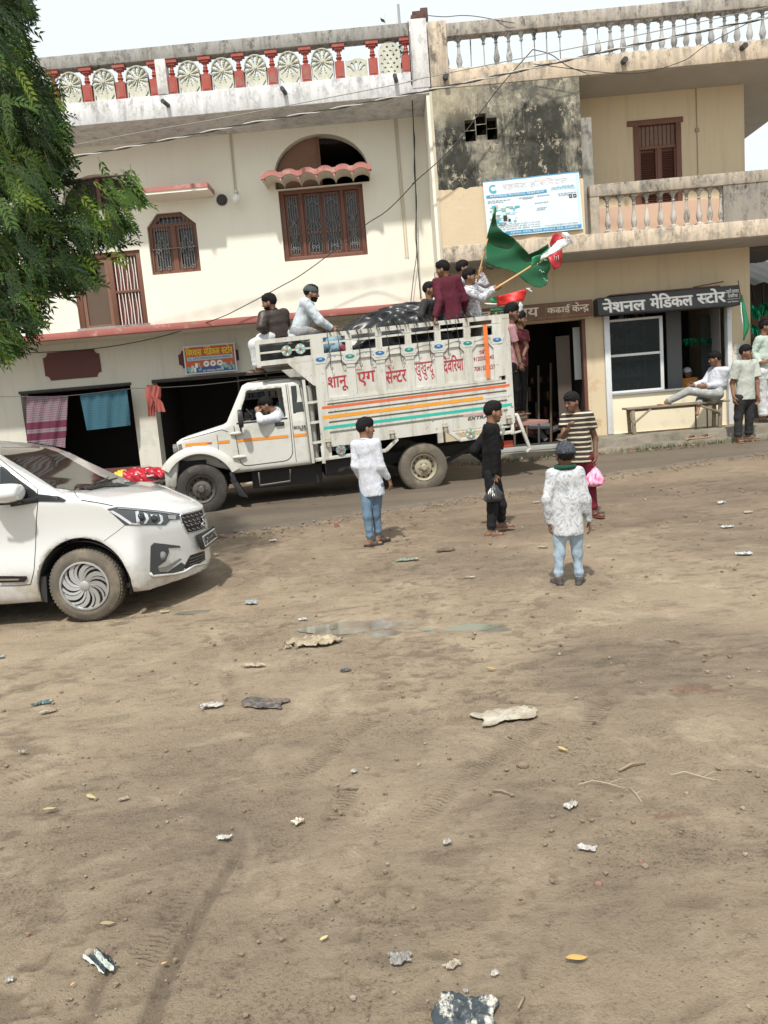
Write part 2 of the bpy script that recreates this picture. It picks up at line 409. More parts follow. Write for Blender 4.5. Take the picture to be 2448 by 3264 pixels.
for k_ in range(45):      # shoe and hoof dents with a pushed-up rim
    rr_ = random.Random(900+k_); y0 = 1.7+7*rr_.random()**1.5; x0 = rr_.uniform(-.55, .6)*y0; an_ = rr_.uniform(-.9, .9); L_ = rr_.uniform(.03, .10); w_ = L_*rr_.uniform(.3, .5)
    i0, i1 = np.searchsorted(gx, [x0-.25, x0+.25]); j0, j1 = np.searchsorted(gy, [y0-.25, y0+.25]); sl_ = np.s_[i0:i1, j0:j1]; dx_ = GX[sl_]-x0; dy_ = GY[sl_]-y0
    e_ = np.sqrt(((dx_*math.cos(an_)+dy_*math.sin(an_))/L_)**2+((dy_*math.cos(an_)-dx_*math.sin(an_))/w_)**2)*(1+.35*(noise2(GX[sl_], GY[sl_], 30, k_)-.5))
    H[sl_] += -.006*np.clip(1.2-e_, 0, 1)+.003*np.exp(-((e_-1.25)/.25)**2); DM[sl_] = np.maximum(DM[sl_], .6*np.clip((1.05-e_)*2.5, 0, 1))
H = H-.007*DM; TRK = np.maximum(TRK, DM)
be_ = np.exp(-((GY-road_edge_y(GX)+.16)/.24)**2)*np.clip(fbm(GX, GY, 4, 221, 4)*5-1.9, 0, 1); TRK = np.maximum(TRK, .75*be_)
DMP = np.clip(fbm(GX, GY*1.3, .55, 231, 4)*6-2.75, 0, 1)*np.clip((GX+3.5-.35*GY)*.6, .25, 1)
# road level: near edge line, cut below the road sheet
RA = np.array([-2.25, 9.1]); RB = np.array([5.74, 12.06])
g = MB(); g.v = list(map(tuple, np.stack([GX, GY, H], -1).reshape(-1, 3)))
b_ = len(gy); I, J = np.meshgrid(np.arange(len(gx)-1), np.arange(len(gy)-1), indexing='ij')
q = np.stack([I*b_+J, (I+1)*b_+J, (I+1)*b_+J+1, I*b_+J+1], -1).reshape(-1, 4)
me = bpy.data.meshes.new('ground'); me.vertices.add(len(g.v)); me.vertices.foreach_set('co', np.stack([GX, GY, H], -1).ravel())
me.loops.add(len(q)*4); me.loops.foreach_set('vertex_index', q.ravel().astype(np.int32))
me.polygons.add(len(q)); me.polygons.foreach_set('loop_start', np.arange(0, len(q)*4, 4, dtype=np.int32))
me.polygons.foreach_set('use_smooth', np.ones(len(q), bool)); me.update()
at_ = me.attributes.new('track', 'FLOAT', 'POINT'); at_.data.foreach_set('value', TRK.ravel().astype(np.float32))
for nm_, ar_ in (('damp', DMP), ('tread_u', TU), ('tread_v', TV), ('tread', TM)): me.attributes.new(nm_, 'FLOAT', 'POINT').data.foreach_set('value', ar_.ravel().astype(np.float32))
at2 = me.attributes.new('stain', 'FLOAT', 'POINT'); at2.data.foreach_set('value', STAIN.ravel().astype(np.float32))
ground = bpy.data.objects.new('ground', me); COL.objects.link(ground); struct(ground)
t = NT('damp_earth')
n1 = t.noise(.6, 5, .62); n2 = t.noise(2.4, 8, .7, dist=.6); n3 = t.noise(13, 8, .74, dist=.4); n4 = t.noise(75, 6, .75)
ss = t.map((.8, 2.6, 1), rot=(0, 0, -.12)); n5 = t.noise(2.0, 9, .76, src=ss, dist=.5)
c = t.mix(t.ramp(n1, .42, .58), (.215, .164, .110), (.375, .292, .200))
c = t.mix(t.math('MULTIPLY', t.ramp(n5, .51, .60), .80), c, (.155, .115, .078))
c = t.mix(t.math('MULTIPLY', t.ramp(n2, .52, .62), .8), c, (.47, .38, .272))
c = t.mix(t.math('MULTIPLY', t.ramp(n3, .57, .65), .72), c, (.115, .084, .058))
c = t.mix(t.math('MULTIPLY', t.ramp(n4, .53, .66), .65), c, (.11, .082, .059)); c = t.mix(t.math('MULTIPLY', t.ramp(n4, .46, .34), .6), c, (.38, .305, .22))
pk = t.math('MULTIPLY', t.ramp(t.voro(36), .10, .16, (1, 1, 1), (0, 0, 0)), t.ramp(t.noise(1.7, 5, .7), .48, .58)); c = t.mix(t.math('MULTIPLY', pk, .5), c, (.060, .044, .032))
yy = t.sep()[1]; c = t.mix(t.math('MULTIPLY', t.ramp(t.math('DIVIDE', yy, 12), .48, .72), .42), c, (.150, .105, .073))
c = t.mix(t.math('MULTIPLY', t.attr('damp')['Fac'], t.math('ADD', t.math('MULTIPLY', t.ramp(n5, .40, .60), .40), .26)), c, (.135, .105, .080))
c = t.mix(t.math('MULTIPLY', t.attr('track')['Fac'], .42), c, (.080, .059, .043)); c = t.mix(t.math('MULTIPLY', t.attr('stain')['Fac'], .42), c, (.16, .035, .028))
tw_ = t.math('SINE', t.math('MULTIPLY', t.math('ADD', t.attr('tread_u')['Fac'], t.math('ADD', t.math('MULTIPLY', t.math('ABSOLUTE', t.attr('tread_v')['Fac']), .45), t.math('MULTIPLY', t.noise(9, 4), .9))), 6.283)); tg = t.math('MULTIPLY', t.ramp(tw_, .25, .6), t.attr('tread')['Fac'])
tg = t.math('MULTIPLY', tg, t.ramp(t.noise(20, 5, .7), .42, .55)); c = t.mix(t.math('MULTIPLY', tg, .42), c, (.060, .046, .035))
sr = t.noise(220, 3, .6)
hb = t.math('ADD', t.math('ADD', t.math('MULTIPLY', n3, 1.0), t.math('MULTIPLY', n4, .55)), t.math('ADD', t.math('MULTIPLY', sr, .2), t.math('SUBTRACT', t.math('MULTIPLY', pk, .35), t.math('MULTIPLY', tg, .35))))
t.bump(hb, 1.0, .030)
me.materials.append(t.out(c, t.math('ADD', t.math('MULTIPLY', n2, .25), .66), 0, .25))
# road sheet
rx = np.concatenate([[-60, -30, -16], np.arange(-11, 9, .045), [12, 20, 60]]); V = []; rows = np.concatenate([[0, .012, .035, .07], np.linspace(.12, 1, 26)])
rag = .16*(fbm(rx, rx*0+2, 1.6, 91, 4)-.5)+.12*(fbm(rx, rx*0, 9, 95, 3)-.5)
ye = road_edge_y(rx)+rag
yf = 13.02+.25*(fbm(rx, rx*0+7, 1.1, 101, 4)-.5)
P = np.zeros((len(rx), len(rows), 3))
for j, s in enumerate(rows):
    y = ye+(yf-ye)*s; P[:, j, 0] = rx; P[:, j, 1] = y
    lift = .034 if 0 < s < 1 else -.03
    P[:, j, 2] = base_h(rx, y)+.03*(fbm(rx, y, .9, 3, 3)-.5)+lift*np.clip(1.2-.4*abs(s-.5), 0, 1)+.008*(fbm(rx, y, 2.2, 55, 3)-.5)
rm = MB().grid(P); t = NT('muddy_asphalt')
n2 = t.noise(1.3, 6, .65); n4 = t.noise(120, 4, .7); ys = t.map((.25, 1.6, 1))
c = t.mix(t.ramp(t.noise(1.2, 6, .6, src=ys), .35, .68), (.085, .070, .055), (.150, .118, .088))
c = t.mix(t.math('MULTIPLY', t.ramp(n4, .4, .7), .5), c, (.20, .165, .125)); c = t.mix(t.ramp(t.noise(3.5, 7, .7), .60, .72), c, (.042, .037, .032))
t.bump(t.math('ADD', n4, t.math('MULTIPLY', t.noise(25), .5)), .6, .012)
road = rm.build('road', t.out(c, t.math('ADD', t.math('MULTIPLY', n2, .4), .35), 0, .4), smooth=180, fix=False); struct(road)
# ---------------------------------------------------------------- building materials
def wallmat(name, c, streak=(.12, .11, .10), amt=.3, flake=None, fz=(0, 1), vert=7):
    t = NT(name); st = t.map((vert, vert, .55)); z = t.sep()[2]
    col = t.mix(t.noise(1.1, 6, .6), mul(c, .90), mul(c, 1.06))
    col = t.mix(t.math('MULTIPLY', t.ramp(t.noise(1.0, 8, .7, src=st), .52, .85), amt), col, streak)
    col = t.mix(t.math('MULTIPLY', t.ramp(t.noise(14, 6, .75), .66, .78), amt), col, mul(c, .55))
    if flake:
        zz = t.ramp(t.math('DIVIDE', z, 10), fz[0]/10, fz[1]/10, (1, 1, 1), (0, 0, 0))
        f = t.math('MULTIPLY', t.ramp(t.noise(2.6, 9, .75, dist=.3), .52, .56), zz)
        col = t.mix(f, col, flake)
    t.bump(t.math('ADD', t.noise(9, 8, .7), t.math('MULTIPLY', t.noise(90), .3)), .22, .012)
    return t.out(col, .85, 0, .25)
CREAM = (.79, .755, .655)
m_cream = wallmat('cream_limewash', CREAM, amt=.10)
m_creamlow = wallmat('cream_limewash_flaking', (.60, .58, .51), amt=.30, flake=(.50, .49, .46), fz=(1.0, 1.75))
m_tan = wallmat('tan_paint', (.60, .50, .345), amt=.30, flake=(.52, .36, .22), fz=(.9, 2.6))
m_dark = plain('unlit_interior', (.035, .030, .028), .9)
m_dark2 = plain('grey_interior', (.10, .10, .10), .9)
m_pink = M('faded_pink_paint', (.42, .17, .145), .75, .2, 5, dirt=(.55, .45, .40), dirt_amt=.4)
m_band = M('brick_red_paint', (.36, .12, .10), .7, .2, 5, dirt=(.5, .42, .36), dirt_amt=.2)
m_red = M('balustrade_red_paint', (.34, .060, .042), .65, .3, 9, dirt=(.22, .16, .13), dirt_amt=.5)
m_wood = M('brown_window_wood', (.155, .060, .034), .55, .3, 7, stretch=(6, 6, .8), dirt=(.10, .055, .035), dirt_amt=.4)
m_woodD = M('dark_shutter_wood', (.13, .052, .034), .55, .3, 7, stretch=(6, 6, .8))
m_iron = M('grey_painted_iron', (.22, .21, .20), .55, .3, 20)
m_whiteiron = M('white_painted_iron', (.70, .69, .66), .5, .15, 20)
m_ply = M('weathered_plywood', (.20, .105, .065), .7, .35, 3, stretch=(1, 1, 3))
def mould(name, c, z0, z1, amt=.75, dark=(.035, .036, .032)):
    """limewash with rain streaks and black mould growing in from the top edge"""
    t = NT(name); st = t.map((5, 5, .45)); z = t.sep()[2]
    col = t.mix(t.noise(2.2, 7, .65), mul(c, .86), mul(c, 1.08))
    top = t.ramp(t.math('DIVIDE', t.math('SUBTRACT', z, z0), z1-z0), .0, 1.0, (.30, .30, .30), (1, 1, 1))
    f = t.math('MULTIPLY', t.ramp(t.noise(1.5, 9, .74, src=st), .45, .62), top)
    col = t.mix(t.math('MULTIPLY', f, amt), col, (.20, .19, .175))
    g = t.math('MULTIPLY', t.ramp(t.noise(5.5, 9, .78, src=t.map((1, 1, .7))), .52, .60), t.math('ADD', t.math('MULTIPLY', top, .6), .4))
    col = t.mix(t.math('MULTIPLY', g, amt*.75), col, (.13, .125, .115))
    f2 = t.math('MULTIPLY', t.ramp(t.noise(2.4, 9, .78, src=t.map((2.2, 2.2, 1.1), loc=(3, 3, 1))), .52, .62), top)
    col = t.mix(t.math('MULTIPLY', f2, amt), col, dark)
    t.bump(t.noise(30, 7, .7), .3, .012); return t.out(col, .9, 0, .2)
m_whiteslab = mould('white_slab_limewash', (.70, .70, .71), 6.3, 7.0, .6)
m_rail = mould('mouldy_concrete_rail', (.33, .32, .30), 6.9, 7.5, .95)
m_whitepost = mould('streaked_white_pillar', (.68, .67, .66), 6.2, 7.9, .55)
m_peach = mould('peach_slab_limewash', (.60, .495, .375), 6.2, 6.9, .75)
m_peach2 = mould('peach_balcony_limewash', (.60, .50, .385), 3.4, 4.3, .75)
m_railp = mould('mouldy_peach_rail', (.42, .36, .29), 4.4, 4.8, .9)
m_lattice = mould('lattice_limewash', (.56, .56, .47), 6.5, 7.9, .5, (.10, .10, .085))
m_balu = mould('grey_baluster_paint', (.46, .46, .46), 5.9, 7.2, .95)
m_balu2 = mould('white_baluster_paint', (.54, .50, .45), 3.2, 4.7, .85)
# the stained stair block: broad grey mould, black runs, clean peach below z 4.9
t = NT('stained_stair_block'); z = t.sep()[2]; x = t.sep()[0]
clean = t.mix(t.noise(1.6, 7, .7), (.54, .43, .30), (.66, .54, .375))
clean = t.mix(t.math('MULTIPLY', t.ramp(t.noise(2.2, 8, .75, src=t.map((1.6, 1.6, .8))), .54, .68), .5), clean, (.36, .28, .19))
grey = t.mix(t.ramp(t.noise(4, 9, .76), .40, .60), (.105, .102, .088), (.31, .285, .225))
grey = t.mix(t.ramp(t.noise(7, 8, .7, src=t.map((1, 1, .6))), .56, .66), grey, (.105, .10, .09))
grey = t.mix(t.ramp(t.noise(14, 6, .7), .66, .72), grey, (.56, .50, .38))
runs = t.ramp(t.noise(1.6, 8, .66, src=t.map((1.5, 1.5, .34), loc=(1.3, 0, 0)), dist=.4), .53, .66)
xw = t.math('ADD', x, t.math('MULTIPLY', t.math('SUBTRACT', t.noise(2.2, 6, .7, src=t.map((1, 1, .35))), .5), 1.3))
def bell(c0, w): return t.ramp(t.math('ABSOLUTE', t.math('SUBTRACT', xw, c0)), 0, w*1.25, (1, 1, 1), (0, 0, 0))
rmask = t.math('MAXIMUM', bell(1.36, .28), bell(2.75, .62))
edge = t.math('ADD', z, t.math('MULTIPLY', t.noise(6, 6), .14))
rz = t.ramp(t.math('DIVIDE', z, 10), .600, .622, (1, 1, 1), (0, 0, 0))
run2_ = t.ramp(t.noise(3.2, 9, .74, src=t.map((1.6, 1.6, .55), loc=(5, 1, 2))), .32, .46)
rn = t.math('ADD', t.noise(1.9, 10, .80, src=t.map((1.7, 1.7, .42), loc=(5, 1, 2))), t.math('MULTIPLY', t.math('MULTIPLY', rmask, rz), .36))
grey = t.mix(t.math('MULTIPLY', t.ramp(rn, .585, .70), .90), grey, (.030, .031, .027)); grey = t.mix(t.math('MULTIPLY', t.ramp(t.noise(5, 9, .8, src=t.map((1, 1, .5), loc=(2, 0, 7))), .53, .58), .6), grey, (.085, .083, .072))
grey = t.mix(t.math('MULTIPLY', t.ramp(t.noise(6, 8, .8, src=t.map((1, 1, .8), loc=(9, 0, 3))), .57, .60), .7), grey, (.47, .42, .32))
lf = t.ramp(t.math('DIVIDE', z, 10), .585, .62, (0, 0, 0), (1, 1, 1)); lm = t.math('MULTIPLY', lf, t.ramp(t.math('DIVIDE', x, 10), .13, .20, (1, 1, 1), (0, 0, 0)))
grey = t.mix(t.math('MULTIPLY', lm, .35), grey, (.60, .52, .36))
cut = t.math('GREATER_THAN', edge, 4.99)
t.bump(t.noise(22, 8, .7), .35, .015); m_block = t.out(t.mix(cut, clean, grey), .92, 0, .15)

def sheet(poly, y, thick, mat, name, parent, holes=()):
    return MB().prism([poly]+list(holes), XZ(y), 0, thick).build(name, mat, parent)
# ================================================================ HOUSE WITH THE ROSETTE BALUSTRADE
YW, YF, YG = 14.2, 13.2, 14.95
LX0, LX1 = -9.6, .93
house = thing('shop_house', (-4, YW, .4), 'cream two-storey house with white roof slab, red and white rosette balustrade and red floor band', 'building')
arch_big = arch(-1.78, -.12, 5.42, 5.62, 6.28, 24)
win_big = rect(-1.74, -.25, 4.19, 5.40)
octo = [(-4.13, 4.16), (-3.25, 4.16), (-3.25, 4.98), (-3.5, 5.20), (-3.93, 5.20), (-4.13, 4.98)]
door_l = rect(-5.56, -4.31, 3.30, 4.62)
arch_l = arch(-5.60, -4.30, 5.35, 5.40, 5.95, 20)
mb = MB().prism([rect(LX0, LX1, 3.25, 6.45), arch_big, win_big, octo, door_l, arch_l], XZ(YW), 0, .24)
mb.box(LX0, LX0+.24, YW+.24, 19, .3, 6.45).box(LX1-.02, LX1+.04, YF+.02, YW, 3.2, 6.40).box(LX0, LX1, 18.8, 19, .3, 6.45)
mb.build('upper_wall', m_cream, house)
op1 = [at(Z4, 130, 1005, YG), at(Z4, 840, 945, YG), at(Z4, 910, 1495, YG)]
O1 = (op1[0][0], op1[1][0], .55, op1[0][2]); op2x = at(Z4, 980, 930, YG)
O2 = (op2x[0], -.62, .5, op2x[2])
MB().prism([rect(LX0, LX1, .2, 3.2), rect(*O1), rect(*O2), rect(-.40, .80, .5, 2.95)], XZ(YG), 0, .3).build('ground_floor_wall', m_creamlow, house)
# rooms behind, floors and ceilings
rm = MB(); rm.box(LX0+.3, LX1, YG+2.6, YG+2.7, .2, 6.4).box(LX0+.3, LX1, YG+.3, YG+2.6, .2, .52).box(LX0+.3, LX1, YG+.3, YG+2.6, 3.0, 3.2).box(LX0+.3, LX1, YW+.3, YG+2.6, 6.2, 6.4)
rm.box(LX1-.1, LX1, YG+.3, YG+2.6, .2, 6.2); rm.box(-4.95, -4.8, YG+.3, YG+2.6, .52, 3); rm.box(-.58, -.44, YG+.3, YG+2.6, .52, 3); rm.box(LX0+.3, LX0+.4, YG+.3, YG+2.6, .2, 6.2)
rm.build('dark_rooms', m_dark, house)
rs = MB()   # shelving glimpsed inside the shop behind the truck
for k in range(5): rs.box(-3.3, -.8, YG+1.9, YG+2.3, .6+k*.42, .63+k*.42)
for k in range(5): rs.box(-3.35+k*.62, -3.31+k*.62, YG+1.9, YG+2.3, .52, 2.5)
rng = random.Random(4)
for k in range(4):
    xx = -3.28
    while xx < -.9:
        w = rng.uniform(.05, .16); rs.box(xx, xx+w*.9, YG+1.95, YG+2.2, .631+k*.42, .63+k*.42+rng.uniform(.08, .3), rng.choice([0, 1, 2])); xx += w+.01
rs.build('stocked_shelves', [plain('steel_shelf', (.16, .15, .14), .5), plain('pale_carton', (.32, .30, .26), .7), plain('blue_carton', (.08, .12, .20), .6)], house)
# roof slab and floor band
roof = MB().box(LX0, LX1+.03, YF, 19, 6.41, 6.76).build('roof_slab', m_whiteslab, house, bevel=.012)
MB().box(LX0+.02, LX1, YF+.35, 19, 6.762, 6.80).build('roof_floor', m_rail, roof)
MB().box(LX0, LX1, YW-.13, YW+.02, 3.165, 3.285).build('floor_band', m_band, house, bevel=.01); MB().box(LX0, LX1, YW+.022, YG+.3, 3.17, 3.27).build('floor_slab', m_creamlow, house)
mb = MB()
for px_, py_ in ((1080, 660),): pass
for v, x, y in ((Z1, 1085, 670), (Z2, 425, 590), (Z2, 1140, 510)):
    p = at(v, x, y, YF); mb.tube([(p[0], YF+.05, p[2]-.02), (p[0]-.03, YF-.22, p[2]-.03)], .035, 10)
mb.build('rain_spout', plain('black_drain_pipe', (.05, .05, .05), .6), roof)
# balustrade
bal = MB()
for z0, z1 in ((7.30, 7.50),): bal.box(LX0, .70, YF+.02, YF+.22, z0, z1)
balu = bal.build('balustrade_rail', m_rail, house, bevel=.012)
MB().box(.70, .99, YF-.012, YF+.3, 6.5, 7.53).build('end_pillar', m_whitepost, balu, bevel=.012)
cxp = at(Z1, 1053, 600, YF)[0]
MB().box(cxp-.085, cxp+.085, YF-.005, YF+.2, 6.765, 7.298).build('middle_pillar', m_whitepost, balu, bevel=.008)
posts = [at(v, x, y, YF+.1)[0] for v, x, y in ((Z1, 580, 660), (Z1, 793, 640), (Z1, 1012, 612), (Z1, 1125, 603), (Z1, 1340, 585), (Z2, 137, 565), (Z2, 350, 540), (Z2, 565, 520), (Z2, 780, 500), (Z2, 995, 478), (Z2, 1210, 460))]
d0 = posts[1]-posts[0]
posts = [posts[0]-d0*k for k in range(6, 0, -1)]+posts
def red_post(x):
    m = MB(); y = YF+.1
    m.box(x-.075, x+.075, y-.06, y+.06, 6.762, 7.03).lathe([(.045, 7.03), (.05, 7.045), (.03, 7.065), (.046, 7.085), (.05, 7.10), (.032, 7.12), (.040, 7.14), (.030, 7.165), (.032, 7.20), (.055, 7.215)], (x, y, 0), n=12)
    m.box(x-.06, x+.06, y-.05, y+.05, 7.215, 7.245).box(x-.10, x+.10, y-.065, y+.065, 7.246, 7.298)
    m.box(x-.05, x+.05, y-.066, y-.059, 6.80, 6.99)   # raised leaf panel
    return m
for x in posts: red_post(x).build('baluster', m_red, balu, smooth=35)
def petal(cx, cz, ang, r0, r1, w):
    P = []
    for s, ww in ((0, .25), (.35, .6), (.72, 1), (.9, .8), (1, 0)): P.append((r0+(r1-r0)*s, ww*w))
    pts = [(r, o) for r, o in P]+[(r, -o) for r, o in reversed(P[:-1])]
    ca, sa = math.cos(ang), math.sin(ang)
    return [(cx+r*ca-o*sa, cz+r*sa+o*ca) for r, o in pts]
def lattice(x0, x1, kind):
    y = YF+.06; m = MB(); cx = (x0+x1)/2; w = (x1-x0)/2-.012; cz = 6.76+.30; top = 7.26
    out = [(cx-w, 6.764), (cx+w, 6.764), (cx+w, cz+.04)]+[(cx+w*math.cos(math.pi*i/24), cz+.04+(top-cz-.04)*math.sin(math.pi*i/24)) for i in range(1, 24)]+[(cx-w, cz+.04)]
    if kind == 'rose':
        holes = [petal(cx, cz, math.pi/2+2*math.pi*k/12, .045, .185*(1 if k not in (5, 6, 7) else .75), .020) for k in range(12)]
        holes += [[(cx-w+.02, 6.79), (cx-w+.085, 6.785), (cx-w+.02, 6.87)], [(cx+w-.02, 6.79), (cx+w-.02, 6.87), (cx+w-.085, 6.785)]]
        m.prism([out]+holes, XZ(y), 0, .06)
        m.lathe([(.03, -.014), (.024, -.022), (.0, -.024)], (cx, y, cz), (0, 1, 0), 12)
        for k in range(12):
            a = math.pi/2+2*math.pi*(k+.5)/12
            for r in (.10, .135, .17):
                m.lathe([(.016, -.001), (.010, -.010), (.0, -.011)], (cx+r*math.cos(a), y, cz+r*math.sin(a)), (0, 1, 0), 6)
        ring = [(cx+(w-.014)*math.cos(math.pi*i/24), y-.006, cz+.04+(top-cz-.054)*math.sin(math.pi*i/24)) for i in range(25)]
        m.tube(ring, .011, 6)
    elif kind == 'broken':
        o2 = [(cx-w, 6.764), (cx+w, 6.764), (cx+w, 7.02), (cx+w*.5, 7.05), (cx+.02, 7.06), (cx-w*.4, 7.035), (cx-w, 7.03)]
        holes = [petal(cx, 6.83+.0, math.radians(a), .05, .19, .018) for a in (40, 65, 90, 115, 140)]
        m.prism([o2]+holes, XZ(y), 0, .06)
    else:
        holes = []
        for i in range(7):
            for j in range(5):
                hx = cx-w+.045+(j+.5*(i % 2))*.098; hz = 6.81+i*.062
                if hx < cx+w-.03 and ((hx-cx)/w)**2+max(0, (hz-cz-.03)/(top-cz-.05))**2 < .86:
                    holes.append([(hx-.024, hz), (hx, hz-.020), (hx+.024, hz), (hx, hz+.024)])
        m.prism([out]+holes, XZ(y), 0, .06)
    return m
for a, b in zip(posts[:-1], posts[1:]):
    if b-a < .5 and a < cxp < b: continue
    i = posts.index(a); kind = 'lozenge' if i == len(posts)-2 else ('broken' if i == len(posts)-3 else 'rose')
    lattice(a+.085, b-.085, kind).build('lattice_panel', m_lattice, balu, smooth=30)
# windows of the upper floor
def grille_scroll(m, x0, x1, z0, z1, y, n, mi=0, r=.006):
    for k in range(n):
        x = x0+(x1-x0)*(k+.5)/n; m.tube([(x, y, z0), (x, y, z1)], r, 6, mi)
def curl(m, cx, cz, y, R, sgn=1, mi=0):
    m.tube([(cx+sgn*R*(1-t*.8)*math.cos(t*7), y, cz+R*(1-t*.8)*math.sin(t*7)) for t in np.linspace(0, 1, 18)], .006, 5, mi)
w = MB(); y = YW+.05   # big four-light window
for x0, x1, z0, z1 in ((-1.74, -1.655, 4.19, 5.40), (-.335, -.25, 4.19, 5.40), (-1.655, -.335, 4.19, 4.27), (-1.655, -.335, 5.33, 5.40)): w.box(x0, x1, y, y+.09, z0, z1)
for x in (-1.36, -.63): w.box(x-.03, x+.03, y+.002, y+.085, 4.27, 5.33)
win = w.build('window_frame', m_wood, house, bevel=.004)
def sash(x0, x1, z0, z1, zmid):
    s = MB(); y = YW+.075
    s.box(x0, x0+.045, y, y+.04, z0, z1).box(x1-.045, x1, y, y+.04, z0, z1).box(x0+.045, x1-.045, y, y+.04, z0, z0+.05).box(x0+.045, x1-.045, y, y+.04, z1-.05, z1).box(x0+.045, x1-.045, y, y+.04, zmid-.025, zmid+.025)
    return s
m_pane = plain('dusty_dark_glass', (.022, .022, .024), .18)
for x0, x1 in ((-1.652, -1.393), (-1.327, -.998), (-.992, -.663), (-.597, -.338)):
    s = sash(x0, x1, 4.275, 5.325, 4.66).build('window_sash', m_woodD, win, bevel=.003)
    gm = MB(); yy_ = YW+.055; xc = (x0+x1)/2; ww = (x1-x0)
    for k in range(5):
        x = x0+.05+(ww-.1)*k/4; off = (k-2)
        gm.tube([(x, yy_, 4.33), (x, yy_, 4.48), (x-off*.02, yy_, 4.52), (x-off*.02, yy_, 4.60), (x, yy_, 4.66), (x, yy_, 4.76), (x-off*.03, yy_, 4.84), (x, yy_, 4.92), (x, yy_, 5.29)], .0055, 5)
    gm.tube([(x0+.05, yy_, 5.1), (xc, yy_, 5.2), (x1-.05, yy_, 5.1)], .0055, 5); gm.tube([(x0+.05, yy_, 4.75), (xc, yy_, 4.62), (x1-.05, yy_, 4.75)], .0055, 5)
    curl(gm, xc-.04, 4.40, yy_, .035); curl(gm, xc+.04, 4.40, yy_, .035, -1)
    gm.build('window_grille', m_iron, win, smooth=60)
MB().box(-1.655, -.335, YW+.10, YW+.105, 4.27, 5.33).build('window_glass', m_pane, win)
# lunette above: board on the left, dark gap on the right
lu = MB()
ring = [(-.95+.83*math.cos(math.pi*i/24), YW+.05, 5.62+.66*math.sin(math.pi*i/24)) for i in range(25)]
lu.prism([[(-1.76, 5.43), (-.98, 5.43), (-.98, 6.27), (-1.2, 6.25), (-1.38, 6.18), (-1.55, 6.05), (-1.68, 5.90), (-1.75, 5.72)]], XZ(YW+.14), 0, .02)
lu.build('lunette_board', m_ply, house)
MB().box(-1.0, -.95, YW+.11, YW+.16, 5.43, 6.27).build('lunette_mullion', m_wood, house)
ch = MB()   # scalloped awning
A = at(Z2, 278, 1160, YW-.5); B = at(Z2, 968, 1100, YW-.5); ax0, ax1 = A[0], B[0]; n = 6; zt = 5.50
prof = []; N = 10
def scal(u):
    f = (u*n) % 1; return zt-.02+.11*math.sqrt(max(0, 1-(2*f-1)**2))
US = np.linspace(0, 1, n*N+1)
top = [[(ax0+(ax1-ax0)*u, YW-.5+.5*v, scal(u*.99999)+.0*v) for u in US] for v in (0, 1)]
und = [[(ax0+(ax1-ax0)*u, YW-.5+.5*v, scal(u*.99999)-.05) for u in US] for v in (0, 1)]
for L in range(len(US)-1):
    ch.hexa([und[0][L], und[0][L+1], und[1][L+1], und[1][L], top[0][L], top[0][L+1], top[1][L+1], top[1][L]], 1)
for L in range(len(US)-1):
    a, b = US[L], US[L+1]
    f = [(ax0+(ax1-ax0)*u, scal(u*.99999)) for u in (a, b)]
    ch.hexa([(f[0][0], YW-.53, f[0][1]-.075), (f[1][0], YW-.53, f[1][1]-.075), (f[1][0], YW-.501, f[1][1]-.075), (f[0][0], YW-.501, f[0][1]-.075),
             (f[0][0], YW-.53, f[0][1]+.012), (f[1][0], YW-.53, f[1][1]+.012), (f[1][0], YW-.501, f[1][1]+.012), (f[0][0], YW-.501, f[0][1]+.012)], 0)
for k in range(n+1):
    x = ax0+(ax1-ax0)*k/n; ch.box(x-.03, x+.03, YW-.54, YW-.4, zt-.03, zt+.055, 0)
ch.build('scalloped_awning', [m_pink, m_cream], house, smooth=50)
# chajja over the octagon window
a = at(Z1, 1300, 1185, YW-.5); b = at(Z1, 1340, 1235, YW-.5); ch = MB(); zc = a[2]; CX0 = at(Z1, 900, 1200, YW-.5)[0]
ch.box(CX0, b[0], YW-.5, YW, zc-.10, zc, 1).box(CX0, b[0]+.004, YW-.512, YW-.5, zc-.06, zc+.015, 0).box(b[0], b[0]+.012, YW-.5, YW, zc-.06, zc+.015, 0).box(CX0, b[0], YW-.5, YW, zc+.001, zc+.012, 0)
ch.build('window_canopy', [m_pink, m_cream], house)
# octagon window
def inset(p, d):
    c = np.mean(p, 0); return [tuple(c+(np.array(q)-c)*(1-d/np.linalg.norm(np.array(q)-c)*1.25)) for q in p]
oc = MB().prism([octo, inset(octo, .06)], XZ(YW+.06), 0, .08); oc.box(-3.735, -3.645, YW+.062, YW+.13, 4.22, 5.02).box(-4.08, -3.3, YW+.064, YW+.12, 4.98, 5.04)
ow = oc.build('window_frame', m_wood, house)
for x0, x1 in ((-4.09, -3.735), (-3.645, -3.29)):
    MB().prism([rect(x0, x1, 4.2, 4.98), rect(x0+.06, x1-.05, 4.27, 4.92)], XZ(YW+.085), 0, .03).build('window_sash', m_woodD, ow)
gm = MB(); yy_ = YW+.045
for x0, x1 in ((-4.07, -3.74), (-3.64, -3.30)):
    xc = (x0+x1)/2
    grille_scroll(gm, x0+.03, x1-.03, 4.24, 5.0, yy_, 6, r=.005)
    gm.tube([(xc, yy_-.006, 4.80), (x1-.03, yy_-.006, 4.60), (xc, yy_-.006, 4.40), (x0+.03, yy_-.006, 4.60), (xc, yy_-.006, 4.80)], .006, 5)
    for sx in (-1, 1):
        curl(gm, xc+sx*.07, 4.64, yy_-.01, .05, sx); curl(gm, xc+sx*.07, 4.55, yy_-.01, .045, -sx); curl(gm, xc+sx*.08, 4.26, yy_-.01, .04, sx)
gm.tube([(-4.09, yy_-.004, 4.60), (-3.29, yy_-.004, 4.60)], .008, 5)
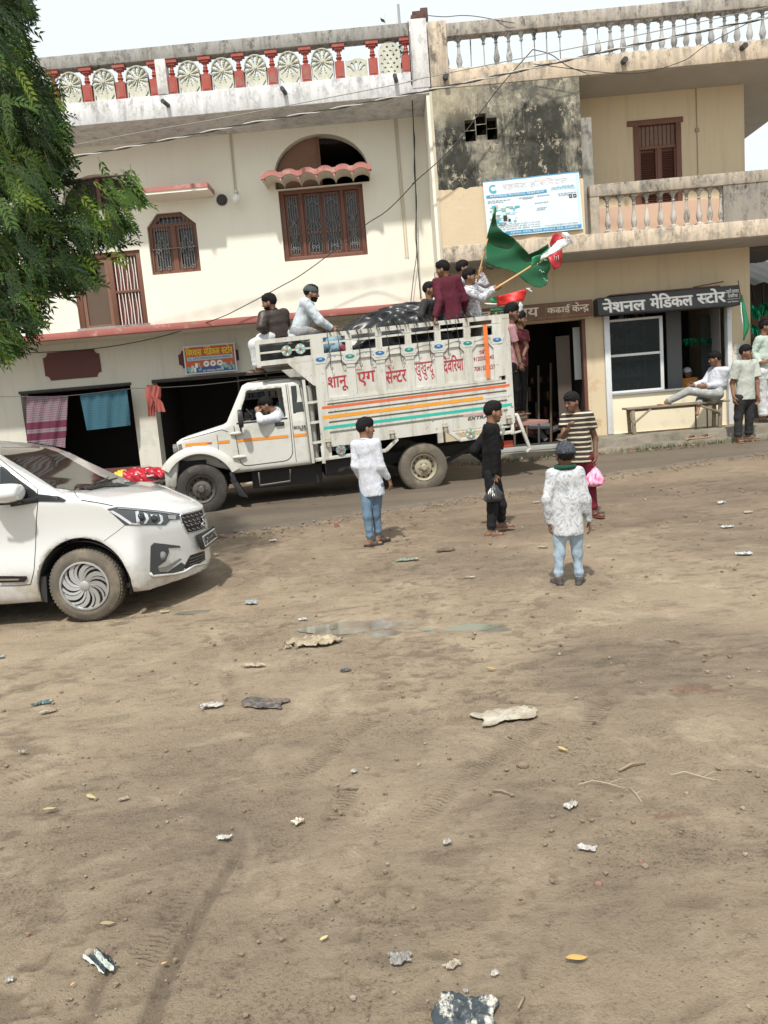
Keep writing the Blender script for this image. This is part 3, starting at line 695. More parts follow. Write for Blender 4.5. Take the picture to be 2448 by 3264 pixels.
for x in np.linspace(-3.98, -3.4, 9): gm.tube([(x, yy_, 5.02), (x, yy_, 5.16)], .005, 5)
gm.build('window_grille', m_iron, ow, smooth=60)
MB().prism([inset(octo, .03)], XZ(YW+.125), 0, .004).build('window_glass', m_pane, ow)
# barred door-window by the tree
dw = MB(); y = YW+.03
for x0, x1, z0, z1 in ((-5.56, -5.46, 3.30, 4.62), (-4.40, -4.31, 3.30, 4.62), (-4.93, -4.84, 3.30, 4.62), (-5.46, -4.40, 4.53, 4.62)): dw.box(x0, x1, y, y+.1, z0, z1)
dw.box(-4.84, -4.40, y+.01, y+.09, 3.90, 3.95).box(-4.84, -4.40, y+.01, y+.09, 3.30, 3.34)
dwo = dw.build('barred_window_frame', m_wood, house, bevel=.004)
MB().prism([rect(-5.46, -4.93, 3.31, 4.52), rect(-5.40, -4.99, 3.38, 4.46)], XZ(YW+.05), 0, .04).build('shutter_leaf', m_ply, dwo)
MB().box(-5.40, -4.99, YW+.075, YW+.08, 3.38, 4.46).build('wire_mesh', plain('rusty_wire_mesh', (.11, .075, .055), .9), dwo)
MB().box(-4.84, -4.40, YW+.10, YW+.12, 3.30, 4.53).build('shutter_leaf', M('red_brown_shutter', (.17, .05, .035), .6, .3, 5, stretch=(5, 5, 1)), dwo)
gm = MB()
for z0, z1 in ((3.34, 3.90), (3.95, 4.52)):
    for k in range(7):
        x = -4.80+.06*k; gm.tube([(x, YW+.06, z0), (x+(.02 if k % 2 else -.0), YW+.05, (z0+z1)/2), (x, YW+.06, z1)], .009, 6)
gm.build('window_bar', m_whiteiron, dwo, smooth=60)
MB().box(-5.6, -4.28, YW-.03, YW+.03, 3.292, 3.335).build('window_sill', m_rail, dwo)
MB().box(-5.6, -4.3, YW+.12, YW+.13, 5.35, 5.95).build('lunette_board', m_dark, house)
MB().box(-4.96, -4.90, YW+.06, YW+.11, 5.35, 5.945).build('lunette_mullion', m_woodD, house)
# trim of the ground floor: steel beam lines, notched red name panels, threshold
bm_ = MB()
def notched(x0, x1, z0, z1, r=.09):
    P = []
    for cx_, cz_, a0 in ((x0, z0, 90), (x1, z0, 180), (x1, z1, 270), (x0, z1, 360)):
        for k in range(6):
            t_ = math.radians(a0-18*k); P.append((cx_+r*math.cos(t_), cz_+r*math.sin(t_)))
    return P
a = at(Z4, 285, 815, YG); b = at(Z4, 655, 855, YG)
MB().prism([notched(a[0], b[0], b[2]-.10, b[2]+.42)], XZ(YG-.02), 0, .02).build('name_panel', M('oxblood_paint', (.095, .022, .020), .6, .25, 6), house)
sA = at(Z4, 1175, 705, YG); sB = at(Z4, 1530, 850, YG)
MB().prism([notched(sA[0]-.09, sB[0]+.06, sB[2]+.12, sA[2]-.06, .07)], XZ(YG-.02), 0, .02).build('name_panel', M('oxblood_paint', (.095, .022, .020), .6, .25, 6), house)
bm_.box(O1[0]-.02, O1[1]+.02, YG-.02, YG+.2, O1[3], O1[3]+.05).box(O2[0], O2[1], YG-.02, YG+.2, O2[3], O2[3]+.05)
bm_.build('shutter_beam', plain('black_steel_beam', (.03, .028, .027), .6), house)
MB().box(O1[0], O1[1], YG-.03, YG+.25, .45, .72).build('threshold', M('dark_red_step', (.13, .04, .035), .7), house)
# round exhaust rosette, conduits
ex = at(Z1, 1432, 1290, YW); m = MB()
m.lathe([(.085, -.0), (.085, -.02), (.065, -.035), (.03, -.03), (0, -.03)], (ex[0], YW, ex[2]), (0, 1, 0), 24)
for k in range(16):
    a = 2*math.pi*k/16; m.lathe([(.014, -.0), (.014, -.03), (0, -.035)], (ex[0]+.085*math.cos(a), YW, ex[2]+.085*math.sin(a)), (0, 1, 0), 6)
m.build('vent_rosette', plain('dark_cast_vent', (.05, .045, .04), .7), house)
m_cond = plain('cream_conduit', (.60, .54, .40), .6)
for pts in ([(Z1, 1480, 865), (Z1, 1516, 1250)], [(Z1, 1490, 865), (Z1, 1526, 1250)], [(Z2, 1125, 755), (Z2, 1200, 1659)], [(Z2, 1140, 755), (Z2, 1215, 1659)]):
    q = [at(v, x, y, YW-.012) for v, x, y in pts]; MB().tube(q, .011, 6).build('cable_conduit', m_cond, house)
lp = at(Z1, 1520, 1280, YW-.24)
lampt = thing('wall_lamp', (lp[0], YW, lp[2]), 'round white globe lamp on the cream wall beside the small round vent', 'lamp')
MB().lathe([(0, -.085), (.042, -.075), (.07, -.042), (.08, 0), (.07, .042), (.045, .07), (.034, .082)], (lp[0], YW-.2, lp[2]), n=20).build('globe', plain('opal_globe', (.80, .79, .74), .3), lampt, smooth=180)
MB().tube([(lp[0], YW, lp[2]+.16), (lp[0], YW-.16, lp[2]+.16), (lp[0], YW-.2, lp[2]+.10)], .018, 8).build('bracket', m_whiteiron, lampt, smooth=180)
# ================================================================ STAINED CORNER BUILDING
RX0, RX1 = .99, 6.42
corner = thing('corner_building', (4, YW, .4), 'peach corner building with mould-stained blank stair block, baluster balcony and brown shuttered door', 'building')
xb1 = 3.36
holes = []
for x, y in ((262, 588), (312, 558), (364, 577), (316, 607), (265, 636), (367, 628)):
    p = at(Z3, x, y, YF); holes.append(rect(p[0]-.085, p[0]+.085, p[2]-.085, p[2]+.085))
mb = MB().prism([rect(RX0, xb1, 3.80, 6.455)]+holes, XZ(YF+.004), 0, .16)
mb.box(RX0, RX0+.15, YF+.164, YW+.2, 3.8, 6.455).box(xb1-.15, xb1, YF+.164, YW, 3.8, 6.455).box(RX0+.15, xb1-.15, YF+.8, YF+.85, 3.8, 6.455)
mb.build('stair_block', m_block, corner)
MB().box(RX0-.03, RX0+.012, YF-.012, YF+.05, 3.55, 6.45).build('downpipe', plain('cream_downpipe', (.52, .46, .36), .7), corner)
pz = [at(Z3, 780, 560, YF+.35), at(Z3, 832, 860, YF+.35)]
MB().box(xb1+.002, pz[1][0]+.02, YF+.28, YF+.5, 3.9, pz[0][2]).build('parapet_pier', mould('grey_pier', (.33, .32, .29), 3.8, 5.8, .6), corner)
# upper and lower walls (recessed), openings cut
dA = at(Z3, 1025, 568, YW); dB = at(Z3, 1255, 815, YW); DX0, DX1, DZ1 = dA[0], dB[0], dA[2]
tl = at(Z7, 405, 510, YW); TX0, TX1, TZ1 = 1.75, tl[0]-.02, tl[2]
SX0, SX1, SZ0, SZ1 = 3.86, 6.13, .65, 2.80
up = MB().prism([rect(xb1-.1, RX1, 3.9, 6.46), rect(DX0, DX1, 3.98, DZ1)], XZ(YW), 0, .22); up.box(RX1-.22, RX1, YW+.22, 19, 3.9, 6.46)
up.build('upper_wall', m_tan, corner)
lo = MB().prism([rect(.90, RX1+.06, .35, 3.78), rect(TX0, TX1, .52, TZ1), rect(SX0-.005, SX1+.005, SZ0, SZ1)], XZ(YW), 0, .22)
lo.box(RX1-.16, RX1+.06, YW+.22, 19, .35, 3.78).box(.9, RX1, 18.8, 19, .35, 6.4)
lo.build('ground_floor_wall', m_tan, corner)
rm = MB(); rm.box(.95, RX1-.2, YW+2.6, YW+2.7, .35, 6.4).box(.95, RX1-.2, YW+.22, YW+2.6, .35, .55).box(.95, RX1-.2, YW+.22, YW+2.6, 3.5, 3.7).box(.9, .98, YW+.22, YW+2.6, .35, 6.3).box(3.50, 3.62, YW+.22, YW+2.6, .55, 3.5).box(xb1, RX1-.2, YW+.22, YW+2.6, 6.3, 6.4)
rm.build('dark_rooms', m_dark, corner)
m_sof = M('grey_plaster_soffit', (.40, .385, .36), .9, .2, 3)
# roof slab with corner overhang
roofr = MB().box(RX0+.012, 7.9, YF, 19, 6.462, 6.745).build('roof_slab', m_peach, corner, bevel=.01)
MB().box(RX0+.03, 7.88, YF+.3, 18.9, 6.747, 6.79).build('roof_floor', m_rail, roofr)
MB().box(RX0+.05, 7.86, YF+.04, 18.9, 6.4502, 6.4605).build('soffit', m_sof, roofr)
mb = MB()
for x, y in ((147, 365), (980, 290), (1537, 225)):
    p = at(Z3, x, y, YF); mb.tube([(p[0], YF+.02, p[2]), (p[0], YF-.12, p[2]-.01)], .045, 10)
mb.build('rain_spout', plain('black_drain_pipe', (.05, .05, .05), .6), roofr)
# roof balustrade
br = MB().box(RX0+.30, 7.9, YF+.03, YF+.22, 7.24, 7.44).build('roof_balustrade', mould('mouldy_tan_rail', (.42, .38, .33), 7.0, 7.5, .9), corner, bevel=.012)
MB().box(RX0+.012, RX0+.31, YF-.008, YF+.3, 6.5, 7.47).build('end_pillar', m_peach, br, bevel=.01)
MB().box(7.60, 7.88, YF+.25, 18.9, 7.24, 7.44).build('side_rail', m_rail, br)
PROF = [(.048, 0), (.048, .03), (.028, .05), (.036, .075), (.048, .115), (.050, .145), (.042, .19), (.028, .26), (.021, .33), (.020, .36), (.032, .375), (.021, .395), (.024, .42), (.044, .46), (.05, .495)]
def baluster(x, y, z0, h, broken=0):
    m = MB(); s = h/.495
    if broken == 2: return m.tube([(x, y, z0), (x+.01, y, z0+h)], .010, 6)
    if broken == 1:
        return m.lathe([(r, z*s) for r, z in PROF[9:]], (x, y, z0), n=12).tube([(x, y, z0), (x, y, z0+.37*s)], .009, 6)
    if broken == 3:
        return m.lathe([(r, z*s) for r, z in PROF[:8]], (x, y, z0), n=12).tube([(x, y, z0+.2*s), (x, y, z0+h)], .009, 6).lathe([(.05, .46*s), (.055, .495*s)], (x, y, z0), n=12)
    m.box(x-.055, x+.055, y-.055, y+.055, z0, z0+.035); m.lathe([(r, z*s) for r, z in PROF[1:-1]]+[(.045, h-.03)], (x, y, z0), n=14)
    return m.box(x-.052, x+.052, y-.052, y+.052, z0+h-.03, z0+h)
for x, y, k in ((152, 305, 0), (213, 300, 0), (267, 290, 2), (330, 290, 1), (388, 283, 0), (447, 277, 0), (506, 265, 1), (566, 250, 1), (622, 255, 2), (686, 260, 1), (803, 248, 0), (863, 245, 3), (922, 240, 0), (980, 235, 0), (1040, 230, 0), (1100, 225, 0), (1162, 220, 0), (1219, 213, 0), (1276, 210, 3), (1334, 203, 0), (1393, 195, 0), (1456, 187, 0), (1514, 180, 0), (1573, 175, 0), (1634, 170, 0)):
    p = at(Z3, x, y, YF+.12); baluster(p[0], YF+.12, 6.747, .492, k).build('baluster', m_balu, br, smooth=40)
for k in range(1, 4): p0 = at(Z3, 1634, 170, YF+.12); baluster(p0[0]+.30*k, YF+.12, 6.747, .492).build('baluster', m_balu, br, smooth=40)
lw = MB()   # low broken parapet seen behind the balusters
xs = np.linspace(RX0+.35, 3.2, 40)
for a, b in zip(xs[:-1], xs[1:]): lw.box(a, b, YF+2.4, YF+2.6, 6.78, 7.16+.05*noise2(np.array(a), 0, 6, 3)-.02*(a > 2.6))
lw.build('roof_parapet', m_whitepost, roofr)
# balcony
bs = MB().box(RX0+.012, 7.6, YF-.006, YW+.1, 3.76, 4.02).build('balcony_slab', m_peach2, corner, bevel=.01)
MB().box(RX0+.02, 7.55, YW+.105, 16, 3.70, 3.90).build('ceiling_slab', m_dark2, corner)
MB().box(RX0+.05, 7.56, YF+.03, YW-.003, 3.7480, 3.7595).build('soffit', m_sof, bs)
xl = at(Z3, 838, 900, YF)[0]
rl = MB().box(xl-.05, 7.6, YF, YF+.20, 4.60, 4.79).build('balcony_rail', m_railp, corner, bevel=.012)
pxx = at(Z3, 1452, 900, YF)[0]
MB().box(pxx, 7.58, YF+.012, YF+.17, 4.022, 4.598).build('solid_panel', mould('black_run_panel', (.30, .27, .23), 3.9, 4.7, .95, (.02, .02, .02)), rl)
MB().box(xl-.05, xl+.10, YF+.01, YF+.18, 4.022, 4.598).build('end_post', m_railp, rl)
for x, y in ((850, 1078), (910, 1075), (968, 1068), (1032, 1062), (1093, 1058), (1156, 1053), (1217, 1048), (1279, 1042), (1337, 1036), (1387, 1032), (1441, 1028)):
    p = at(Z3, x, y, YF+.1); baluster(p[0], YF+.1, 4.022, .575).build('baluster', m_balu2, rl, smooth=40)
MB().box(xl, 6.4, YW-.03, YW-.004, 4.03, 4.62).build('dado', M('salmon_dado_paint', (.62, .43, .32), .8, .1, 2), corner)
# shuttered balcony door
dr = MB(); y = YW-.02
dr.box(DX0-.0, DX0+.09, y, y+.12, 3.98, DZ1-.09).box(DX1-.09, DX1, y, y+.12, 3.98, DZ1-.09).box(DX0-.10, DX1+.04, y, y+.13, DZ1-.09, DZ1)
zm = DZ1-.46; dr.box(DX0+.09, DX1-.09, y+.02, y+.1, zm-.025, zm+.025)
xm = (DX0+DX1)/2+.02; dr.box(xm-.025, xm+.025, y+.018, y+.1, 3.98, zm-.025)
do = dr.build('door_frame', m_wood, corner, bevel=.004)
for a, b in ((DX0+.09, xm-.025), (xm+.025, DX1-.09)):
    s = MB(); s.box(a, b, y+.075, y+.09, 4.0, zm-.025)
    z = 4.03
    while z < zm-.06: s.hexa([(a+.03, y+.035, z), (b-.03, y+.035, z), (b-.03, y+.072, z+.022), (a+.03, y+.072, z+.022), (a+.03, y+.04, z+.006), (b-.03, y+.04, z+.006), (b-.03, y+.075, z+.028), (a+.03, y+.075, z+.028)]); z += .036
    s.box(a, a+.03, y+.03, y+.074, 4.0, zm-.03).box(b-.03, b, y+.03, y+.074, 4.0, zm-.03)
    s.build('louvred_leaf', m_woodD, do)
s = MB(); s.box(DX0+.09, DX1-.09, y+.095, y+.11, zm+.025, DZ1-.09, 0)
for k in range(9): x = DX0+.12+(DX1-DX0-.24)*k/8; s.box(x-.035, x+.025, y+.06, y+.08, zm+.03, DZ1-.095, 1)
s.build('transom_board', [m_woodD, M('pale_worn_boards', (.19, .12, .09), .8, .4, 8)], do)
sw = at(Z3, 1325, 610, YW); m = MB().box(sw[0]-.03, sw[0]+.03, YW-.03, YW, sw[2]-.03, sw[2]+.03).tube([(sw[0], YW-.01, sw[2]+1.0), (sw[0], YW-.01, sw[2]-1.0)], .007, 5)
m.build('switch_conduit', plain('aged_conduit', (.33, .26, .18), .7), corner)
# ---------------------------------------------------------------- plinth before the shops
m_plinth = M('crumbling_cement', (.235, .205, .165), .9, .4, 4, dirt=(.11, .10, .07), dirt_amt=.9, bump=.6, bs=22, bd=.02)
pl = MB()
xs = np.arange(2.9, 7.6, .07)
for lvl, (yo, z1) in enumerate(((13.50, .645), (13.28, .50))):
    yy = yo+.10*(fbm(xs, xs*0+lvl*5, 2.2, 200+lvl, 4)-.5)+.03*(noise2(xs, xs*0, 9, 207)-.5); zz = z1-.05*np.clip(fbm(xs, xs*0, 3.4, 210+lvl, 3)-.5, 0, 1)*3
    rows = [[(x, y-.015, .2) for x, y in zip(xs, yy)], [(x, y, z-.03) for x, y, z in zip(xs, yy, zz)], [(x, y+.025, z) for x, y, z in zip(xs, yy, zz)], [(x, YW+.02, z1) for x in xs]]
    pl.grid(np.array(rows))
plinth = pl.build('shop_plinth', m_plinth, None, smooth=50); tag(plinth, 'crumbling two-step cement plinth below the medical shop counter and bench', 'plinth')
pt = MB(); xs = np.arange(-9, 3.0, .09); yy = 13.55+.18*(fbm(xs, xs*0, 1.3, 220, 4)-.5); zz = .48+.06*(fbm(xs, xs*0, 2.5, 223, 3)-.5)
pt.grid(np.array([[(x, y-.03, .2) for x, y in zip(xs, yy)], [(x, y, z-.04) for x, y, z in zip(xs, yy, zz)], [(x, y+.04, z) for x, y, z in zip(xs, yy, zz)], [(x, YG+.02, .53) for x in xs]]))
tag(pt.build('house_plinth', m_plinth, None, smooth=50), 'low broken cement ledge along the foot of the house behind the truck', 'plinth')
# ---------------------------------------------------------------- medical shop front
shop = corner
fr = MB(); y = YW-.05
m_alu = M('white_enamelled_frame', (.66, .68, .70), .45, .12, 8, dirt=(.42, .42, .42), dirt_amt=.3)
fr.box(SX0, SX0+.10, y, y+.14, SZ0, SZ1).build('shutter_rail', m_alu, corner, bevel=.006)
MB().box(SX1-.08, SX1, y-.004, y+.14, SZ0, SZ1).build('shutter_rail', m_alu, corner, bevel=.006)
sill = at(Z7, 1000, 1005, YW)[2]
ctr = MB().box(SX0+.10, SX1-.08, YW+.06, YW+.2, SZ0, sill)
counter = ctr.build('counter_wall', M('cream_counter_paint', (.80, .72, .54), .6, .06, 1.5, dirt=(.45, .40, .30), dirt_amt=.15), corner)
MB().box(SX0+.10, SX1-.08, YW+.02, YW+.55, sill+.001, sill+.03).build('counter_top', plain('grey_counter_top', (.30, .31, .32), .35), counter)
g0 = at(Z7, 545, 700, YW+.1)[0]; g1 = at(Z7, 937, 700, YW+.1)[0]; gm_ = at(Z7, 740, 755, YW+.1)[2]
m = MB(); y = YW+.09
m.box(g0, g0+.06, y, y+.05, sill+.03, SZ1-.1).box(g1-.06, g1, y, y+.05, sill+.03, SZ1-.1).box(g0+.06, g1-.06, y, y+.05, sill+.03, sill+.07).box(g0+.06, g1-.06, y, y+.05, gm_-.022, gm_+.022).box(g0+.06, g1-.06, y, y+.05, SZ1-.14, SZ1-.1)
gf = m.build('glazing_frame', m_alu, corner, bevel=.004)
m_sg, n_, l_, b_ = nodes('shop_glass'); tr_ = n_.new('ShaderNodeBsdfTransparent'); tr_.inputs[0].default_value = (.60, .66, .66, 1); b_.inputs['Base Color'].default_value = (.02, .025, .025, 1); b_.inputs['Roughness'].default_value = .03; ms_ = n_.new('ShaderNodeMixShader'); ms_.inputs[0].default_value = .30
l_.new(tr_.outputs[0], ms_.inputs[1]); l_.new(b_.outputs[0], ms_.inputs[2]); l_.new(ms_.outputs[0], n_['Material Output'].inputs['Surface']); gl = bpy.data.materials.new('clear_glass'); gl.use_nodes = True; b_ = gl.node_tree.nodes['Principled BSDF']
b_.inputs['Base Color'].default_value = (.75, .85, .85, 1); b_.inputs['Transmission Weight'].default_value = .93; b_.inputs['Roughness'].default_value = .03; b_.inputs['IOR'].default_value = 1.18
MB().box(g0+.06, g1-.06, y+.02, y+.026, sill+.07, gm_-.022).box(g0+.06, g1-.06, y+.02, y+.026, gm_+.022, SZ1-.14).build('shop_glass', m_sg, gf)
# inside the medical shop: shelves, partition, mirror, curtain
m = MB(); yi = YW+1.9
m.box(SX0-.2, SX1+.1, yi+.35, yi+.4, .6, 3.0, 0)
for k in range(6): m.box(SX0-.1, g1+.25, yi, yi+.33, 1.0+k*.33, 1.02+k*.33, 1)
for x in np.linspace(SX0-.1, g1+.25, 5): m.box(x-.01, x+.01, yi-.002, yi+.33, .6, 2.9, 1)
rng = random.Random(8)
for k in range(6):
    x = SX0-.05
    while x < g1+.15:
        w = rng.uniform(.04, .11); m.box(x, x+w*.92, yi+.04, yi+.3, 1.022+k*.33, 1.02+k*.33+rng.uniform(.07, .25), rng.choice([2, 3, 4, 2])); x += w+.006
m.build('medicine_shelves', [plain('dark_shelf_back', (.02, .022, .022), .9), plain('grey_shelf', (.22, .23, .23), .5), plain('teal_carton', (.06, .18, .22), .6), plain('pale_medicine_box', (.42, .42, .40), .6), plain('ochre_carton', (.30, .20, .08), .6)], corner)
p0 = at(Z7, 960, 600, YW+.7)[0]; p1 = at(Z7, 1062, 600, YW+.7)[0]
MB().box(p0, p1, YW+.7, YW+.74, .6, 2.8).build('partition', plain('grey_partition', (.12, .125, .13), .5), corner)
m = MB(); q0 = at(Z7, 1195, 600, YW+1.2)[0]; q1 = at(Z7, 1330, 600, YW+1.2)[0]
m.box(q0, q1, YW+1.2, YW+1.22, 1.2, 2.7, 0)
for k in range(9): m.box(q0+.1, q1-.02, YW+1.17, YW+1.198, 1.75+k*.055, 1.785+k*.055, 1)
m.build('wall_panel', [plain('silvery_panel', (.10, .12, .125), .3), plain('slatted_vent', (.16, .17, .18), .4)], corner)
MB().box(at(Z7, 1325, 600, YW+.25)[0], SX1-.08, YW+.25, YW+.6, sill+.03, 2.75).build('inner_jamb', plain('grey_inner_wall', (.33, .32, .32), .7), corner)
m_tin = [plain('green_tinsel', (.01, .30, .16), .25, .6), plain('dark_green_tinsel', (.005, .12, .06), .3, .5)]
def tinsel(pts, n, L, seed, name, label, scale=1, parent=None):
    r = random.Random(seed); m = MB(); P = [np.array(p) for p in pts]
    m.tube(P, .006, 5)
    for k in range(n):
        t_ = r.random()*(len(P)-1); i = int(t_); p = P[i]+(P[i+1]-P[i])*(t_-i)
        d = np.array([r.gauss(0, .35), r.gauss(0, .3), -1+r.gauss(0, .3)]); d = d/np.linalg.norm(d)*L*r.uniform(.4, 1); w = np.array([r.uniform(-1, 1), r.uniform(-1, 1), .1])*.012*scale
        m.add([p-w, p+w, p+d*.6+w, p+d, p+d*.6-w], [(0, 1, 2, 3), (0, 3, 4)], r.choice([0, 1, 0]))
    o = m.build(name, m_tin, parent, fix=False)
    return tag(o, label, 'garland') if parent is None else o
tinsel([at(Z7, 1080, 650, YW+.8), at(Z7, 1165, 645, YW+.8), at(Z7, 1240, 650, YW+.8), at(Z7, 1320, 640, YW+.8)], 120, .17, 5, 'tinsel_garland', 'green tinsel garland hung across the inside of the medical shop')
# old man seen behind the counter is built with the people
# ---------------------------------------------------------------- tailor shop interior
m = MB(); r = random.Random(12)
m.box(3.05, 3.30, YW+.25, YW+.28, .9, 2.5, 0)
x0 = at(Z7, 315, 700, YW+.3)[0]; x1 = at(Z7, 362, 700, YW+.3)[0]
m.box(x0, x1, YW+.24, YW+.27, at(Z7, 340, 930, YW+.3)[2], at(Z7, 340, 570, YW+.3)[2], 1)
for k in range(14):
    x = 2.2+r.random()*1.1; z = .55+r.random()*.5; m.lathe([(.0, -.22), (.05+.04*r.random(), -.2), (.06, .2), (0, .22)], (x, YW+.5+.6*r.random(), z), (r.gauss(0, 1), r.gauss(0, .5), r.gauss(0, .35)), 8, r.choice([2, 3, 4, 2]))
for k in range(5): m.tube([(2.0+.23*k, YW+.5, .55), (2.05+.23*k+.06*r.random(), YW+.6, 2.0+.3*r.random())], .022, 6, r.choice([0, 4]))
for k in range(22):
    x = 1.9+k*.06; z = 1.0+.35*(k % 3); m.box(x, x+.05, YW+1.3, YW+1.7, z, z+.28*r.random()+.05, r.choice([2, 3, 4, 0]))
m.build('cloth_stock', [plain('dark_wood_rack', (.08, .06, .05), .7), plain('pale_hanging_paper', (.48, .50, .50), .8), plain('maroon_cloth', (.13, .04, .035), .9), plain('grey_cloth', (.12, .12, .13), .9), plain('brown_cloth', (.12, .08, .055), .9)], corner)
MB().box(TX0, TX1+.04, YW-.3, YW+.25, .50, .545).build('threshold', M('pale_threshold', (.34, .35, .34), .6), corner)
MB().box(TX1-.06, TX1, YW-.01, YW+.12, .55, TZ1).build('door_jamb', m_woodD, corner)
bp = MB()    # posters and flaking on the corner pier
for k, (x, y, w, h) in enumerate(((1445, 690, .10, .07), (1500, 690, .14, .12), (1450, 725, .11, .06), (1448, 770, .16, .18), (1505, 730, .12, .05))):
    p = at(Z7, x, y, YW-.004); bp.box(p[0]-w/2, p[0]+w/2, YW-.006-.001*k, YW-.002, p[2]-h, p[2]+h*.2, k % 3)
bp.build('torn_bills', [M('torn_bill_white', (.62, .62, .60), .8, .25, 20), M('torn_bill_blue', (.35, .52, .60), .8, .25, 20), M('torn_bill_grey', (.5, .5, .47), .8, .3, 20)], corner)
# ================================================================ SIGNS
def sign_board(name, label, v, tlx, tly, brx, bry, Y, T, mats, holes=()):
    a = at(v, tlx, tly, Y); b = at(v, brx, bry, Y)
    s = thing(name, ((a[0]+b[0])/2, Y, b[2]), label, 'sign'); return s, a[0], b[0], b[2], a[2]
X_, Z_ = (1, 0, 0), (0, 0, 1)
m_ltr = {k: plain(k, c, .55) for k, c in dict(paint_white=(.80, .80, .78), paint_grey=(.30, .31, .32), paint_black=(.02, .02, .025), paint_red=(.42, .02, .035), paint_yellow=(.80, .62, .05), paint_blue=(.03, .16, .42), paint_cream=(.66, .58, .44), paint_rust=(.32, .13, .09), paint_teal=(.10, .35, .48), paint_sky=(.36, .62, .75)).items()}
# black signboard
YS = 13.86; a = at(Z7, 488, 365, YS); b = at(Z7, 1468, 275, YS); zb = at(Z7, 505, 485, YS)[2]; zt = a[2]; X0, X1 = a[0], b[0]
sg = thing('shop_sign', ((X0+X1)/2, YS, zb), 'long black signboard with white painted letters above the shop counter', 'sign')
m = MB(); m.hexa([(X0, YS, zb), (X1, YS, zb-.03), (X1, YW-.002, zb-.03), (X0, YW-.002, zb), (X0, YS+.05, zt), (X1, YS+.05, zt+.02), (X1, YW-.002, zt+.02), (X0, YW-.002, zt)])
m.build('board', M('slate_black_paint', (.045, .050, .055), .6, .35, 3, dirt=(.10, .10, .10), dirt_amt=.3), sg, bevel=.012)
l = MB(); L = X1-X0; n_ = (0, .05/(zt-zb), 1); yw = YS-.004
def on(u, w): return np.array((X0+u*L, YS+.05*w-.005, zb+(zt-zb)*w))
dz = (zt-zb)
for dx, dy, mi, d in ((.012, -.02, 1, .003), (0, 0, 0, 0)):
    for txt, u0, u1, w0, h in (('नेशनल', .035, .33, .10, .80), ('मेिडकल', .37, .665, .12, .82), ('स~टोर', .70, .895, .16, .80)):
        write_on(l, txt, on(u0+dx*.5, w0+dy)+np.array((0, d-.001, 0)), X_, (0, .05/dz, 1), (u1-u0)*L, h*dz, mi, .022)
for txt, u0, u1, w0, h in (('पडरी बाजार', .905, .995, .62, .26), ('देविरया', .915, .985, .36, .24), ('दवा िवक~रेता', .91, .99, .08, .10)): write_on(l, txt, on(u0, w0), X_, (0, .05/dz, 1), (u1-u0)*L, h*dz, 0, .012)
l.add([on(.91, .27), on(.992, .27), on(.992, .29), on(.91, .29)], [(0, 1, 2, 3)], 0)
l.build('lettering', [m_ltr['paint_white'], m_ltr['paint_grey']], sg)
MB().box(X0+.25, X1-.3, YS+.1, YW-.01, zt+.022, zt+.045).bar((X0+1.7, YS+.1, zt+.05), (X1-.25, YS+.1, zt+.10), .05, .02).build('batten', m_woodD, sg)
# brown board over the tailor shop
YB = 13.95; a = at(Z7, 450, 375, YB); b = at(Z7, 445, 490, YB); X1 = a[0]; X0 = X1-2.55; zt = a[2]; zb = b[2]
sg = thing('shop_sign', ((X0+X1)/2, YB, zb), 'worn brown signboard with cream letters over the dark doorway behind the truck', 'sign')
MB().box(X0, X1, YB, YB+.04, zb, zt).build('board', M('rusty_brown_paint', (.145, .075, .050), .7, .35, 4, dirt=(.26, .17, .12), dirt_amt=.5), sg, bevel=.005)
l = MB(); hh = zt-zb; y = YB-.003
pa = at(Z7, 122, 400, YB)[0]
write_on(l, 'कढाई', (pa+.035, y, zb+.32*hh), X_, Z_, .40, .50*hh, 0, .016); write_on(l, 'केन~द^', (pa+.475, y, zb+.26*hh), X_, Z_, .29, .62*hh, 0, .016)
write_on(l, 'वस~त^ालय', (pa-1.12, y, zb+.16*hh), X_, Z_, 1.0, .62*hh, 1, .014)
write_on(l, 'पीको व िसलाई की सुिवधा उपलब~ध है', (pa+.04, y, zb+.05*hh), X_, Z_, X1-pa-.10, .17*hh, 2, .01)
for q in ((pa, X1-.03),):
    for z0, z1 in ((zb+.03, zb+.036), (zt-.036, zt-.03)): l.box(q[0], q[1], y-.001, y, z0, z1, 2)
    l.box(q[0], q[0]+.008, y-.001, y, zb+.036, zt-.036, 2)
l.build('lettering', [m_ltr['paint_cream'], m_ltr['paint_cream'], m_ltr['paint_rust']], sg)
# small orange medical sign on the left house
YO = YG-.10; a = at(Z4, 1178, 708, YO); b = at(Z4, 1530, 845, YO); X0, X1 = a[0], b[0]; zt = a[2]+.03; zb = b[2]-.02
sg = thing('shop_sign', ((X0+X1)/2, YO, zb), 'small orange printed sign with yellow letters hung on the left shop wall', 'sign')
MB().box(X0, X1, YO, YO+.02, zb, zt).build('board', plain('white_flex_border', (.62, .66, .70), .5), sg)
l = MB(); y = YO-.003; w = X1-X0; h = zt-zb
l.box(X0+.025, X1-.025, y, y+.002, zb+.24*h, zt-.03, 0).box(X0+.025, X1-.025, y, y+.002, zb+.02, zb+.24*h, 1)
l.box(X0+.06, X1-.06, y-.002, y-.001, zb+.47*h, zb+.60*h, 2)
write_on(l, 'िवश~वास', (X0+.05, y-.003, zb+.64*h), X_, Z_, .30*w, .30*h, 3, .02); write_on(l, 'मेिडकल', (X0+.40*w, y-.003, zb+.64*h), X_, Z_, .30*w, .30*h, 3, .02); write_on(l, 'स~टोर', (X0+.74*w, y-.003, zb+.64*h), X_, Z_, .21*w, .30*h, 3, .02)
write_on(l, 'DL. UP52200000520/UP52210000520', (X0+.09, y-.004, zb+.50*h), X_, Z_, w-.18, .07*h, 4, .01)
